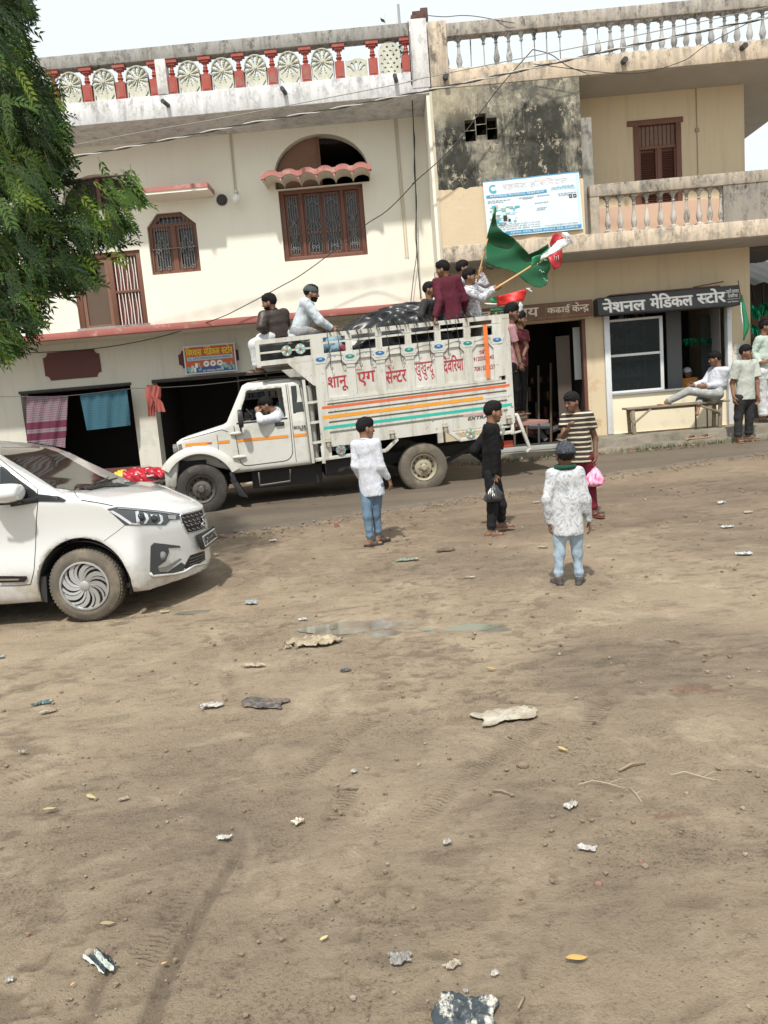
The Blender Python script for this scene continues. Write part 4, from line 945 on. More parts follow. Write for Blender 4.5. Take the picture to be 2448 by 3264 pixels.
for k in range(3): l.lathe([(.055, 0), (.055, -.002)], (X0+w*(.42+.13*k), y-.001, zb+.33*h), (0, 1, 0), 20, 5); l.bar((X0+w*(.40+.13*k), y-.004, zb+.31*h), (X0+w*(.44+.13*k), y-.004, zb+.35*h), .02, .002, (0, 1, 0), 4)
r = random.Random(5)
for side in (0, 1):
    for k in range(14):
        xx = X0+.04+r.random()*.26*w if side == 0 else X1-.04-.28*w+r.random()*.25*w; ww = .02+.04*r.random(); zz = zb+.04*h+r.random()*.22*h
        l.box(xx, xx+ww, y-.004-.0003*k, y-.0035-.0003*k, zz, zz+.04+.05*r.random(), r.choice([5, 6, 7, 6]))
write_on(l, 'पता- पडरी बाजार, देविरया', (X0+.34*w, y-.006, zb+.05*h), X_, Z_, .36*w, .09*h, 5, .012)
l.build('print', [plain('print_orange', (.52, .10, .03), .5), plain('print_navy', (.03, .09, .28), .5), plain('print_pale_blue', (.42, .60, .70), .5), m_ltr['paint_yellow'], m_ltr['paint_black'], m_ltr['paint_white'], plain('print_green', (.22, .42, .36), .5), plain('print_mint', (.48, .62, .52), .5)], sg)
# hospital banner on the stair block
YN = YF-.03; c4_ = [at(Z3, 322, 852, YN), at(Z3, 773, 803, YN), at(Z3, 793, 1073, YN), at(Z3, 345, 1115, YN)]
def bq(u, w):   # u to the right, w upwards, follows the pinned sheet
    a = c4_[3]+(c4_[2]-c4_[3])*u; b = c4_[0]+(c4_[1]-c4_[0])*u
    p = a+(b-a)*w; return np.array((p[0], YN-.012*math.sin(u*9+w*2)*math.sin(w*3.1)-.008*math.sin(u*23), p[2]))
bn = thing('hospital_banner', tuple((c4_[2]+c4_[3])/2), 'pale blue and white printed hospital banner fixed to the stained block', 'banner')
m = MB(); N = 24
G = [[bq(i/N, j/N) for i in range(N+1)] for j in range(N+1)]; m.grid(G); m.grid([[p+np.array((0, .006, 0)) for p in row] for row in G])
m.build('sheet', plain('banner_flex', (.66, .76, .82), .45), bn, smooth=180)
l = MB(); rng = random.Random(3)
def patch(u0, u1, w0, w1, mi, d=.004):
    n = max(2, int((u1-u0)*24)); l.grid([[bq(u0+(u1-u0)*i/n, w)-np.array((0, d, 0)) for i in range(n+1)] for w in (w0, w1)], mi)
def bwrite(txt, u0, u1, w0, h, mi, off=.012, d=.006):
    V, Fc, wd = writing(txt, 0); mxx = max(p[0] for p in V); ys = [p[1] for p in V]; y0, y1 = min(ys), max(ys)
    l.add([bq(u0+(u1-u0)*p[0]/mxx, w0+h*(p[1]-y0)/(y1-y0))-np.array((0, d, 0)) for p in V], Fc, mi)
patch(.02, .65, .69, .745, 1); patch(.19, .985, .02, .085, 1); patch(.02, .19, .02, .06, 2); patch(.0, 1, .985, 1, 1, .003); patch(.965, .985, .1, .98, 3, .0035)
bwrite('8640298208, 9919589550, 9838918399', .06, .62, .70, .035, 0); bwrite('(मल~टीस~पेिशिलटी)', .70, .94, .70, .09, 1, .02)
bwrite('रहमत हॉस~िपटल', .20, .88, .82, .13, 6, .02)
for (u0, u1, w) in ((.03, .28, .63), (.36, .52, .64), (.55, .68, .64), (.76, .96, .64), (.52, .66, .52), (.54, .64, .43), (.03, .2, .60), (.53, .62, .40), (.40, .50, .62), (.77, .9, .61)):
    [patch(u0+(u1-u0)*k/6, u0+(u1-u0)*(k+.8)/6, w+.004*(k % 2), w+.016, 5, .005) for k in range(6)]
for k, (w, t_) in enumerate(((.185, '1-गंभीर मरीज को देखने एवं भरती करने की सुिवधा 24 घण~टे उपलब~ध'), (.145, '2-सभी एवं हर प~रकार के आपरेशन की सुिवधा 24 घण~टे उपलब~ध'), (.105, '3-सभी के आपरेशन की सुिवधा उपलब~ध'))): bwrite(t_, .07, .56, w, .03, 4, .016)
bwrite('4-ICU, NICU की सुिवधा 24 घण~टे उपलब~ध', .60, .95, .10, .032, 4, .016)
bwrite('रहमत नगर, रेलवे स~टेशन रोड-देविरया', .24, .95, .03, .045, 0, .012)
for k in range(60):   # the printed ward photograph: beds and figures
    u = .03+rng.random()*.30; w = .18+rng.random()*.34; patch(u, min(.36, u+.01+.05*rng.random()), w, w+.01+.04*rng.random(), rng.choice([2, 3, 3, 7, 8, 0, 2]), .0045+.00004*k)
patch(.18, .22, .27, .37, 4, .008); patch(.23, .255, .25, .30, 4, .008)
for u0 in (.875, .92): patch(u0, u0+.035, .56, .62, 4, .006); patch(u0+.01, u0+.024, .575, .60, 7, .007)
V = [(.10+.045*math.cos(a), .85+.075*math.sin(a)) for a in np.linspace(.9, 5.6, 24)]; V2 = [(.10+.028*math.cos(a), .86+.045*math.sin(a)) for a in np.linspace(.9, 5.6, 24)]
l.add([bq(*p)-np.array((0, .006, 0)) for p in V+V2], [(i, i+1, 25+i, 24+i) for i in range(23)], 2)
l.build('print', [m_ltr['paint_white'], plain('banner_blue', (.05, .28, .50), .5), plain('banner_teal', (.08, .38, .48), .5), plain('banner_pale', (.50, .70, .80), .5), m_ltr['paint_black'], plain('banner_grey_text', (.28, .35, .42), .5), plain('faded_heading', (.70, .62, .64), .5), plain('banner_pink', (.62, .42, .36), .5), plain('banner_green', (.25, .42, .36), .5)], bn, fix=False)
# ================================================================ PICKUP TRUCK
TP = np.array([-2.74, 10.5]); TD = np.array([3.09, .6])/np.linalg.norm([3.09, .6]); TA = np.array([-TD[1], TD[0]])
def tw(s, w, z): q = TP+TD*s+TA*w; return np.array((q[0], q[1], z))      # s along the truck, w away from the street side
def tpt(v, x, y, w=0):    # picture reading -> point on the truck's side plane
    d = ray(v, x, y); b = TP+TA*w; t = ((b-CAM[:2])@TA)/(d[:2]@TA); return CAM+d*t
def tsz(v, x, y, w=0): q = tpt(v, x, y, w); return float((q[:2]-TP)@TD), float(q[2])
truck = thing('pickup_truck', tuple(tw(1.5, .8, .25)), 'dirty white pickup truck with tall painted cargo body carrying people and flags', 'truck')
m_tw = M('dusty_white_truck_paint', (.56, .56, .52), .38, .05, 2.5, dirt=(.38, .34, .26), dirt_amt=.45, bump=.03)
t = NT('chipped_white_body_paint'); c = t.mix(t.noise(2.2, 6, .6), (.47, .465, .42), (.61, .605, .56)); c = t.mix(t.math('MULTIPLY', t.ramp(t.noise(1.1, 8, .7, src=t.map((6, 6, .8))), .47, .62), .55), c, (.30, .265, .205)); c = t.mix(t.ramp(t.noise(16, 7, .75), .62, .645), c, (.13, .07, .045)); t.bump(t.noise(40), .12, .01)
m_tb = t.out(c, .5, 0, .4)
m_blk = plain('black_plastic', (.025, .025, .027), .5); m_und = plain('underbody_black', (.022, .021, .020), .85)
m_tyre = M('dusty_tyre_rubber', (.045, .041, .037), .85, .4, 8, dirt=(.14, .115, .085), dirt_amt=.5, bump=.3, bs=40)
m_tyre2 = M('muddy_tyre_rubber', (.115, .10, .08), .9, .4, 8, dirt=(.22, .18, .13), dirt_amt=.6, bump=.5, bs=40)
m_glassd = plain('dark_window_glass', (.018, .022, .024), .06, 0, .6)
m_org = plain('orange_reflective_tape', (.72, .26, .03), .4); m_hub = M('dusty_steel_wheel', (.14, .13, .115), .55, .3, 12, .5); m_hub2 = M('muddy_steel_wheel', (.33, .29, .21), .7, .25, 10)
# cab as one rounded solid: side outline cut to the truck's width
RZ = .035
cab_out = [(-.27, 1.02), (-.27, 1.27), (-.20, 1.315), (.36, 1.445), (.44, 1.49), (.70, 1.975), (.78, 2.02), (1.15, 2.062), (1.50, 2.065), (1.53, 2.02), (1.555, .80), (.44, .775), (.40, .82)]
def cab_fn(P):
    q = P[..., :2]-TP; s = q@TD; w = q@TA; z = P[..., 2]
    d = sd_poly(s, z, cab_out)
    tum = np.clip((z-1.42)*.16, 0, .2); hood = np.clip((.36-s)*.10, 0, .1)
    d2 = np.abs(w-.80)-(.79-tum-hood)
    d = smax(d, d2, .07)
    d = smax(d, z-2.07+.12*((w-.8)/.8)**2, .05)
    arch_ = np.sqrt(s**2+(z-.60)**2)-.47
    d = smax(d, -smax(arch_, .62-np.abs(w-.8), .02), .03)
    # window openings are hollow: the cabin
    cabin = smax(sd_poly(s, z, [(.58, 1.44), (.83, 1.94), (1.44, 1.98), (1.47, .98), (.55, .98)]), np.abs(w-.80)-(.70-tum), .04)
    d = np.maximum(d, -cabin)
    win_ = sd_poly(s, z, [(.585, 1.475), (.755, 1.895), (1.235, 1.905), (1.255, 1.49)])-.0
    d = np.maximum(d, -np.maximum(win_, np.abs(w-.8)-2))
    ws = np.maximum(np.maximum(np.abs(w-.8)-.60, np.abs(z-1.74)-.22), np.maximum(s-.95, .3-s))
    d = np.maximum(d, -ws)
    rw_ = np.maximum(np.maximum(np.abs(w-.8)-.48, np.abs(z-1.70)-.17), 1.40-s)
    return np.maximum(d, -rw_)
lo = np.min([tw(-.3, -.05, .7), tw(1.6, -.05, .7), tw(-.3, 1.7, .7), tw(1.6, 1.7, .7)], 0); hi = np.max([tw(-.3, -.05, 2.12), tw(1.6, -.05, 2.12), tw(-.3, 1.7, 2.12), tw(1.6, 1.7, 2.12)], 0)
cabo = smesh(sdf_mesh(cab_fn, lo-.03, hi+.03, .021), 'cab', m_tw, truck, 38)
def on_side(fn, s, z, w0=-.25, lift=.004):
    """first surface met from the street side at (s, z) of the truck"""
    w = w0
    for _ in range(40):
        d = float(fn(tw(s, w, z)[None])[0]); w += max(d*.9, 1e-4)
        if d < 5e-4: break
    return tw(s, w-lift, z)
def side_strip(m, fn, s0, s1, z0, z1, n=8, mi=0, dz=0):
    m.grid([[on_side(fn, s0+(s1-s0)*i/n, z+dz*i/n) for i in range(n+1)] for z in (z0, (z0+z1)/2, z1)], mi)
def side_line(m, fn, pts, r=.006, mi=0):
    P = []
    for (a, b), (c, d) in zip(pts[:-1], pts[1:]):
        k = max(2, int(math.hypot(c-a, d-b)/.05))
        P += [on_side(fn, a+(c-a)*i/k, b+(d-b)*i/k, lift=0) for i in range(k)]
    P.append(on_side(fn, *pts[-1], lift=0)); m.tube(P, r, 5, mi)
m = MB()
for s0, s1 in ((-.15, .14), (.29, .45), (.54, 1.26), (1.335, 1.52)): side_strip(m, cab_fn, s0, s1, 1.205, 1.245)
side_strip(m, cab_fn, .145, .21, 1.212, 1.238, 3, 1)
m.build('reflective_tape', [m_org, plain('amber_lamp', (.45, .10, .03), .3)], truck)
m = MB(); rr = .13
dl = [(.53, 1.43), (.565, .95+.0)]+[(.565+.10*(1-math.cos(a)), .90+.05-.08*math.sin(a)) for a in np.linspace(0, 1.57, 5)]+[(1.16, .885)]+[(1.16+.14*math.sin(a), 1.025-.14*math.cos(a)) for a in np.linspace(0, 1.57, 6)]+[(1.305, 1.5), (1.30, 1.94)]
side_line(m, cab_fn, dl, .006); side_line(m, cab_fn, [(.29, 1.33), (.29, .93)], .004); side_line(m, cab_fn, [(1.325, 1.95), (1.335, .86)], .004); side_line(m, cab_fn, [(-.18, 1.295), (.36, 1.395), (.44, 1.36)], .005)
m.build('panel_seam', plain('dark_seam', (.07, .065, .06), .8), truck, smooth=180)
m = MB()
for z in (1.325, 1.0): m.join(MB().tube([on_side(cab_fn, .47+.045*k, z+.0*k, lift=.02) for k in range(5)], [.012, .022, .03, .022, .014], 8)); m.lathe([(.016, 0), (.016, .05)], on_side(cab_fn, .56, z-.03, lift=.02), (0, 0, 1), 8)
m.build('door_hinge', M('worn_white_hinge', (.52, .50, .44), .5, .3, 20), truck, smooth=50)
m = MB(); side_strip(m, cab_fn, 1.09, 1.22, 1.375, 1.43, 4); m.join(MB().bar(on_side(cab_fn, 1.10, 1.40, lift=.02), on_side(cab_fn, 1.21, 1.405, lift=.02), .02, .022))
m.build('door_handle', m_blk, truck)
m = MB(); q = [on_side(cab_fn, s, z, lift=.003) for s, z in ((1.36, 1.53), (1.365, 1.91), (1.495, 1.915), (1.515, 1.54))]; m.add(q, [(0, 1, 2, 3)], 0)
q2 = [on_side(cab_fn, s, z, lift=.007) for s, z in ((1.375, 1.545), (1.378, 1.68), (1.497, 1.685), (1.505, 1.55))]; m.add(q2, [(0, 1, 2, 3)], 1)
for k in range(8): a_ = on_side(cab_fn, 1.385, 1.56+.015*k, lift=.009); b_ = on_side(cab_fn, 1.495, 1.563+.015*k, lift=.009); m.bar(a_, b_, .006, .006, mi=2)
m.build('quarter_window', [m_glassd, m_blk, plain('grey_louvre', (.10, .11, .11), .5)], truck)
m = MB()   # window gasket
side_line(m, cab_fn, [(.57, 1.46), (1.27, 1.475)], .012); m.build('window_gasket', m_blk, truck, smooth=180)
m = MB(); write_on(m, 'BOLER', on_side(cab_fn, 1.345, 1.315, lift=.006), (TD[0], TD[1], 0), Z_, .175, .042, 0, .02); write_on(m, 'PIK-UP', on_side(cab_fn, 1.43, 1.285, lift=.006), (TD[0], TD[1], 0), Z_, .09, .022, 0, .02)
m.build('cab_badge', plain('badge_black', (.03, .03, .03), .4), truck)
m = MB(); a_ = tw(.60, -.16, 1.52); m.lathe([(0, -.005), (.055, 0), (.062, .03), (.05, .065), (0, .07)], a_, TD*0 if False else (TD[0], TD[1], 0), 14); m.xf(lambda p: (p[0], p[1], a_[2]+(p[2]-a_[2])*2.1)); m.tube([tw(.62, -.14, 1.40), tw(.62, -.06, 1.36), tw(.62, .0, 1.37)], .014, 8).box(*[0]*6) if False else m.tube([tw(.62, -.14, 1.40), tw(.62, -.06, 1.36), tw(.62, .0, 1.37)], .014, 8)
m.build('wing_mirror', m_blk, truck, smooth=50)
# windscreen, grille, lamp, bumper
m = MB(); m.add([tw(.47, .2, 1.50), tw(.47, 1.4, 1.50), tw(.70, 1.32, 1.96), tw(.70, .28, 1.96)], [(0, 1, 2, 3)]); m.build('windscreen', gl, truck)
m = MB(); m.hexa([tw(-.285, .25, 1.0), tw(-.285, 1.35, 1.0), tw(-.26, 1.35, 1.0), tw(-.26, .25, 1.0), tw(-.285, .25, 1.24), tw(-.285, 1.35, 1.24), tw(-.26, 1.35, 1.24), tw(-.26, .25, 1.24)]); m.build('grille', m_blk, truck)
m = MB()
for w in (.16, 1.44): m.lathe([(.0, -.03), (.07, -.02), (.09, .0), (.09, .05)], tw(-.27, w, 1.16), (-TD[0], -TD[1], 0), 16); m.xf(lambda p: p)
q = [on_side(cab_fn, s, z, lift=.004) for s, z in ((-.245, 1.10), (-.245, 1.24), (-.20, 1.25), (-.185, 1.14))]; m.add(q, [(0, 1, 2, 3)])
m.build('headlight', plain('lamp_lens', (.16, .155, .14), .12), truck, smooth=40)
m = MB(); m.hexa([tw(-.47, -.01, .68), tw(-.47, 1.61, .68), tw(-.33, 1.61, .66), tw(-.33, -.01, .66), tw(-.46, -.02, 1.0), tw(-.46, 1.62, 1.0), tw(-.26, 1.62, 1.03), tw(-.26, -.02, 1.03)])
m.build('bumper', M('dented_white_bumper', (.50, .50, .46), .5, .2, 6, dirt=(.20, .17, .13), dirt_amt=.6), truck, bevel=.03)
# fender flare over the front wheel
P = []
for a_ in np.linspace(math.radians(158), math.radians(-22), 26):
    s, z = .0+.49*math.cos(a_), .60+.50*math.sin(a_); P.append((s, z))
m = MB(); rows = []
for r_, w, k_ in ((.475, .03, 1), (.475, -.045, 1), (.485, -.06, 1), (.545, -.055, 1.0), (.585, -.02, .98), (.61, .05, .96)):
    rows.append([tw(r_*math.cos(a_), w, .60+r_*k_*math.sin(a_)*1.03) for a_ in np.linspace(math.radians(146), math.radians(24), 30)])
m.grid(rows); m.build('wheel_arch_flare', m_tw, truck, smooth=60)
m = MB(); m.hexa([tw(.42, -.02, .66), tw(.50, -.02, .62), tw(.50, .3, .62), tw(.42, .3, .66), tw(.40, -.02, .80), tw(.46, -.02, .80), tw(.46, .3, .80), tw(.40, .3, .80)]); m.hexa([tw(.5, -.02, .46), tw(.62, -.02, .42), tw(.62, .28, .42), tw(.5, .28, .46), tw(.40, -.02, .70), tw(.50, -.02, .66), tw(.50, .28, .66), tw(.40, .28, .70)]); m.build('mud_flap', m_blk, truck, bevel=.01)
# chassis and underside
m = MB()
for w in (.42, 1.18): m.bar(tw(-.3, w, .66), tw(4.5, w, .80), .08, .16)
m.bar(tw(0, .1, .60), tw(0, 1.5, .60), .10, .10).bar(tw(3.15, .1, .60), tw(3.15, 1.5, .60), .12, .12)
m.hexa([tw(-.3, .12, .62), tw(.1, .12, .62), tw(.1, 1.48, .62), tw(-.3, 1.48, .62), tw(-.3, .12, 1.0), tw(.1, .12, 1.0), tw(.1, 1.48, 1.0), tw(-.3, 1.48, 1.0)])
m.hexa([tw(.7, .2, .52), tw(1.7, .2, .52), tw(1.7, 1.3, .52), tw(.7, 1.3, .52), tw(.7, .2, .79), tw(1.7, .2, .79), tw(1.7, 1.3, .79), tw(.7, 1.3, .79)])
m.hexa([tw(1.75, .14, .60), tw(2.6, .14, .60), tw(2.6, .5, .60), tw(1.75, .5, .60), tw(1.75, .14, .82), tw(2.6, .14, .82), tw(2.6, .5, .82), tw(1.75, .5, .82)])
for w in (.3, 1.3): m.tube([tw(2.45, w, .76), tw(2.8, w, .60), tw(3.15, w, .55), tw(3.5, w, .60), tw(3.95, w, .80)], .035, 6)
m.build('chassis', m_und, truck)
m = MB(); m.tube([tw(.80, .02, .76), tw(.80, -.03, .58), tw(1.22, -.03, .60), tw(1.24, .02, .76)], .014, 6); m.build('step_bar', m_hub, truck)
def wheel_mb(c, R, wd, ax, rim, hub_holes=True, nose=.0):
    """tyre (0), rim (1), dark (2): ax points out of the vehicle"""
    tyre = MB().lathe([(rim-.005, -wd+.02), (R-.05, -wd+.0), (R-.012, -wd+.02), (R, -wd+.045), (R, -.045), (R-.012, -.018), (R-.05, .0), (rim+.03, .004), (rim+.004, -.006), (rim-.006, -.03)], c, ax, 44, cap=False)
    return tyre
def treads(m, c, R, wd, ax, n=52):
    ax = np.array(ax, float); x = np.cross(ax, (0, 0, 1)); x /= np.linalg.norm(x); y = np.cross(ax, x); c = np.array(c)
    for k in range(n):
        for j, (a0, a1) in enumerate(((-.03, -wd*.33), (-wd*.36, -wd*.64), (-wd*.67, -wd+.03))):
            t_ = 2*math.pi*(k+.5*(j % 2))/n; d = x*math.cos(t_)+y*math.sin(t_); tn = -x*math.sin(t_)+y*math.cos(t_)
            h = math.pi*R/n*.68
            p = [c+d*(R-.007)+tn*s_*h+ax*a_ for s_, a_ in ((-1, a0), (1, a0), (1, a1), (-1, a1))]+[c+d*(R+.0025)+tn*s_*h*.85+ax*a_ for s_, a_ in ((-1, a0), (1, a0), (1, a1), (-1, a1))]
            m.hexa(p)
    return m
axo = np.array((-TA[0], -TA[1], 0))
def truck_wheel(s, z, w, mt, mh, out=1):
    c = tw(s, w, z); ax = axo*out; R = .352
    ty = wheel_mb(c, R, .215, ax, .205); treads(ty, c, R, .215, ax)
    o = ty.build('wheel', mt, truck, smooth=35)
    r = MB().lathe([(.205, -.03), (.19, -.012), (.185, -.03), (.165, -.05), (.16, -.085), (.135, -.09), (.125, -.06), (.085, -.045), (.05, -.045), (.05, -.0), (.035, .02), (0, .022)], c, ax, 36, 0, False)
    x = np.cross(ax, (0, 0, 1)); x /= np.linalg.norm(x); y = np.cross(ax, x)
    for k in range(6):
        a_ = 2*math.pi*k/6; r.lathe([(.011, -.046), (.011, -.02), (0, -.018)], c+x*.07*math.cos(a_)+y*.07*math.sin(a_), ax, 6)
    for k in range(12):
        a_ = 2*math.pi*k/12; p = c+x*.148*math.cos(a_)+y*.148*math.sin(a_); r.lathe([(.014, -.088), (.014, -.083), (0, -.083)], p, ax, 8, 1)
    r.build('rim', [mh, m_und], o, smooth=35)
truck_wheel(0, .60, .0, m_tyre, m_hub); truck_wheel(3.165, .60, .02, m_tyre2, m_hub2)
truck_wheel(0, .60, 1.6, m_tyre, m_hub, -1); truck_wheel(3.165, .60, 1.6, m_tyre2, m_hub2, -1)
# ---- cargo body: pitched a little up to the rear
def zb(s, z): return z+.037*(s-1.75)
def bb(m, s0, s1, w0, w1, z0, z1, mi=0):
    return m.hexa([tw(s0, w0, zb(s0, z0)), tw(s1, w0, zb(s1, z0)), tw(s1, w1, zb(s1, z0)), tw(s0, w1, zb(s0, z0)), tw(s0, w0, zb(s0, z1)), tw(s1, w0, zb(s1, z1)), tw(s1, w1, zb(s1, z1)), tw(s0, w1, zb(s0, z1))], mi)
m_latch = M('grimy_latch', (.36, .33, .27), .6, .3, 20); BW = 1.72; S0, S1 = 1.74, 4.56
m = MB(); bb(m, S0, S1, .0, BW, 1.02, 1.08)
bed = m.build('cargo_floor', m_tb, truck)
for near in (1, 0):
    wa, wb_ = (-.03, .01) if near else (BW-.01, BW+.03); sg_ = -1 if near else 1
    m = MB()
    # pressed steel lower side: alternating ribs
    ribs = [(1.02, 1.20, 0), (1.20, 1.235, 1), (1.235, 1.345, 0), (1.345, 1.375, 1), (1.375, 1.485, 0), (1.485, 1.51, 1), (1.51, 1.60, 0), (1.60, 1.625, 1), (1.625, 1.66, 0)]
    for z0, z1, k in ribs:
        a_, b2 = (wa+.014*k, wb_) if near else (wa, wb_-.014*k)
        bb(m, S0, S1, a_, b2, z0, z1)
    side = m.build('side_gate', m_tb, truck)
    if near:
        m = MB(); 
        for z0, z1, mi, s1 in ((1.555, 1.592, 0, S1-.05), (1.415, 1.462, 1, 4.10), (1.272, 1.312, 2, S1-.03)):
            bb(m, S0+.02, s1, wa-.003, wa-.001, z0, z1, mi)
        bb(m, 4.10, S1-.05, wa-.003, wa-.001, 1.425, 1.455, 3)
        for z in (1.21, 1.36, 1.497, 1.612): bb(m, S0+.01, S1-.01, wa+.0115, wa+.0125, z-.009, z+.009, 4)
        m.build('painted_stripe', [M('red_orange_stripe', (.62, .13, .04), .5, .2, 12), M('amber_stripe', (.70, .30, .03), .5, .2, 12), M('sea_green_stripe', (.02, .42, .33), .5, .2, 12), plain('pale_grey_stripe', (.55, .56, .56), .4), plain('grey_groove', (.20, .19, .17), .7)], side)
        m = MB(); write_on(m, 'EXTRA', tw(3.85, wa-.004, zb(3.85, 1.145)), (TD[0], TD[1], .037), Z_, .30, .045, 0, .02, slant=.35)
        bb(m, 3.78, 4.40, wa-.0035, wa-.0015, 1.20, 1.235, 1); m.build('side_badge', [plain('badge_dark', (.06, .05, .05), .4), M('pink_scuffed_sticker', (.45, .30, .28), .5, .3, 8)], side)
        for s in (1.80, 2.72, 3.50, 4.46):
            m = MB(); bb(m, s-.035, s+.035, wa-.03, wa, 1.04, 1.15); bb(m, s-.02, s+.02, wa-.045, wa-.03, 1.02, 1.10); m.lathe([(.014, 0), (.014, .09)], tw(s-.045, wa-.04, zb(s, 1.10)), (TD[0], TD[1], 0), 8)
            m.build('gate_latch', m_latch, side, bevel=.004)
    # upper framework
    m = MB(); posts_s = [1.80, 2.215, 2.64, 3.06, 3.49, 3.92, 4.36]
    bb(m, .94, S1, wa, wb_, 2.525, 2.585)                     # top rail runs on over the cab
    bb(m, S0, S1, wa+.004, wb_-.004, 2.44, 2.468)             # middle rail
    bb(m, S0-.02, S1, wa, wb_, 2.22, 2.315)                   # header above the panels
    for i, s in enumerate(posts_s):
        hw = .045 if 0 < i < 6 else .06
        for z0, z1 in ((2.315, 2.44), (2.468, 2.525)): bb(m, s-hw, s+hw, wa, wb_, z0, z1)
    bb(m, S1-.10, S1, wa-.002, wb_+.002, 1.06, 2.52); bb(m, S0-.035, S0+.10, wa-.002, wb_+.002, .86, 2.52)
    bb(m, 4.42, S1-.10, wa, wb_, 2.315, 2.525); bb(m, S1-.22, S1-.10, wa, wb_, 1.72, 2.22)
    bb(m, .93, .985, wa, wb_, 2.22, 2.525); bb(m, .985, S0-.02, wa, wb_, 2.235, 2.30); bb(m, .985, S0-.02, wa+.006, wb_-.006, 2.395, 2.42); bb(m, 1.44, 1.78, wa+.001, wb_-.001, 2.30, 2.31)
    bb(m, 1.68, 1.755, wa, wb_, 2.30, 2.525)
    m.prism([[(1.34, 2.235), (1.72, 2.235), (1.72, 1.88), (1.67, 1.90)]], lambda u, z, d: tw(u, wa+.002+d, zb(u, z)), 0, .03)
    for i in range(6):   # octagonal headed panels between posts
        a_, b2 = posts_s[i], posts_s[i+1]; a_ += .05; b2 -= .05; cc = .075
        rec = .022 if near else -.022
        if near:
            m.prism([[(a_-.05, 1.66), (b2+.05, 1.66), (b2+.05, 2.22), (a_-.05, 2.22)], [(a_+.01, 1.70), (b2-.01, 1.70), (b2-.01, 2.20-cc), (b2-cc, 2.20), (a_+cc, 2.20), (a_+.01, 2.20-cc)]], lambda u, z, d: tw(u, wa-.004+d, zb(u, z)), 0, .036)
        else: bb(m, a_-.05, b2+.05, wa, wb_, 1.66, 2.22)
    fr_ = m.build('cargo_frame', m_tb, truck)
    if near:
        m = MB(); bb(m, 1.78, 4.40, wa+.018, wa+.03, 1.665, 2.215); m.build('cargo_panel', M('white_sheet_panel', (.58, .575, .54), .45, .08, 3, dirt=(.36, .32, .25), dirt_amt=.8, stretch=(1.5, 1.5, .4)), fr_)
        y_ = wa+.015; m_brush = M('brush_red_paint', (.36, .030, .045), .6, .15, 20)
        for k, (txt, s0, wd, z0, h) in enumerate((('शानू', 1.88, .30, 1.765, .235), ('एग', 2.30, .265, 1.80, .215), ('सेन~टर', 2.70, .315, 1.79, .265), ('खुखुन~दू', 3.13, .30, 1.775, .29), ('देविरया', 3.55, .31, 1.84, .27))):
            m = MB(); write_on(m, txt, tw(s0, y_, zb(s0, z0)+.01), (TD[0], TD[1], .06), Z_, wd*.94, h*.88, 0, .015 if k < 3 or k == 4 else .010); m.build('lettering', m_brush, fr_)
        for txt, s0, wd, z0, h in (('9120305240', 4.0, .30, 1.97, .055), ('7081503233', 4.0, .31, 1.83, .06), ('प~रो.', 4.09, .12, 2.06, .07)):
            m = MB(); write_on(m, txt, tw(s0, y_, zb(s0, z0)), (TD[0], TD[1], .06), Z_, wd, h, 0, .012); m.build('lettering', m_brush, fr_)
        m = MB(); y_ = wa-.008                     # painted medallions and flowers
        for i, s in enumerate(posts_s):
            col = i % 2
            zc = 2.235
            if i == 6: s += .0
            m.prism([[(s-.11, zc+.05), (s-.075, zc-.055), (s+.075, zc-.055), (s+.11, zc+.05)]], lambda u, z, d: tw(u, y_+d, zb(u, z)), 0, .004, 2)
            e = [tw(s+.066*math.cos(a_), y_-.004, zb(s, zc+.028*math.sin(a_))) for a_ in np.linspace(0, 2*math.pi, 20)[:-1]]
            m.add(e, [tuple(range(len(e)))], col); e2 = [tw(s+.025*math.cos(a_), y_-.006, zb(s, zc+.012*math.sin(a_)+.006)) for a_ in np.linspace(0, 2*math.pi, 14)[:-1]]; m.add(e2, [tuple(range(len(e2)))], 3)
        rr_ = random.Random(2)
        for i in range(26):
            s = 1.85+rr_.random()*2.6; e = [tw(s+.008*math.cos(a_), y_+.003, zb(s, 2.25+.05*rr_.random()*0+.04*math.sin(s*14))+.008*math.sin(a_)) for a_ in np.linspace(0, 6.28, 9)[:-1]]; m.add(e, [tuple(range(8))], rr_.choice([0, 1, 4]))
        for k in range(3): P_ = [tw(1.9+2.5*j/40, y_+.002, zb(1.9+2.5*j/40, 2.262+.02*math.sin(j*.9+k))) for j in range(41)]; (k == 0) and m.tube(P_, .0035, 4, 5)
        m.build('painted_ornament', [plain('ornament_blue', (.03, .12, .30), .4), plain('ornament_green', (.02, .20, .13), .4), plain('ornament_white', (.52, .53, .51), .4), plain('ornament_sky', (.20, .45, .62), .4), plain('ornament_red', (.42, .08, .05), .4), plain('ornament_grey', (.45, .44, .40), .5)], fr_)
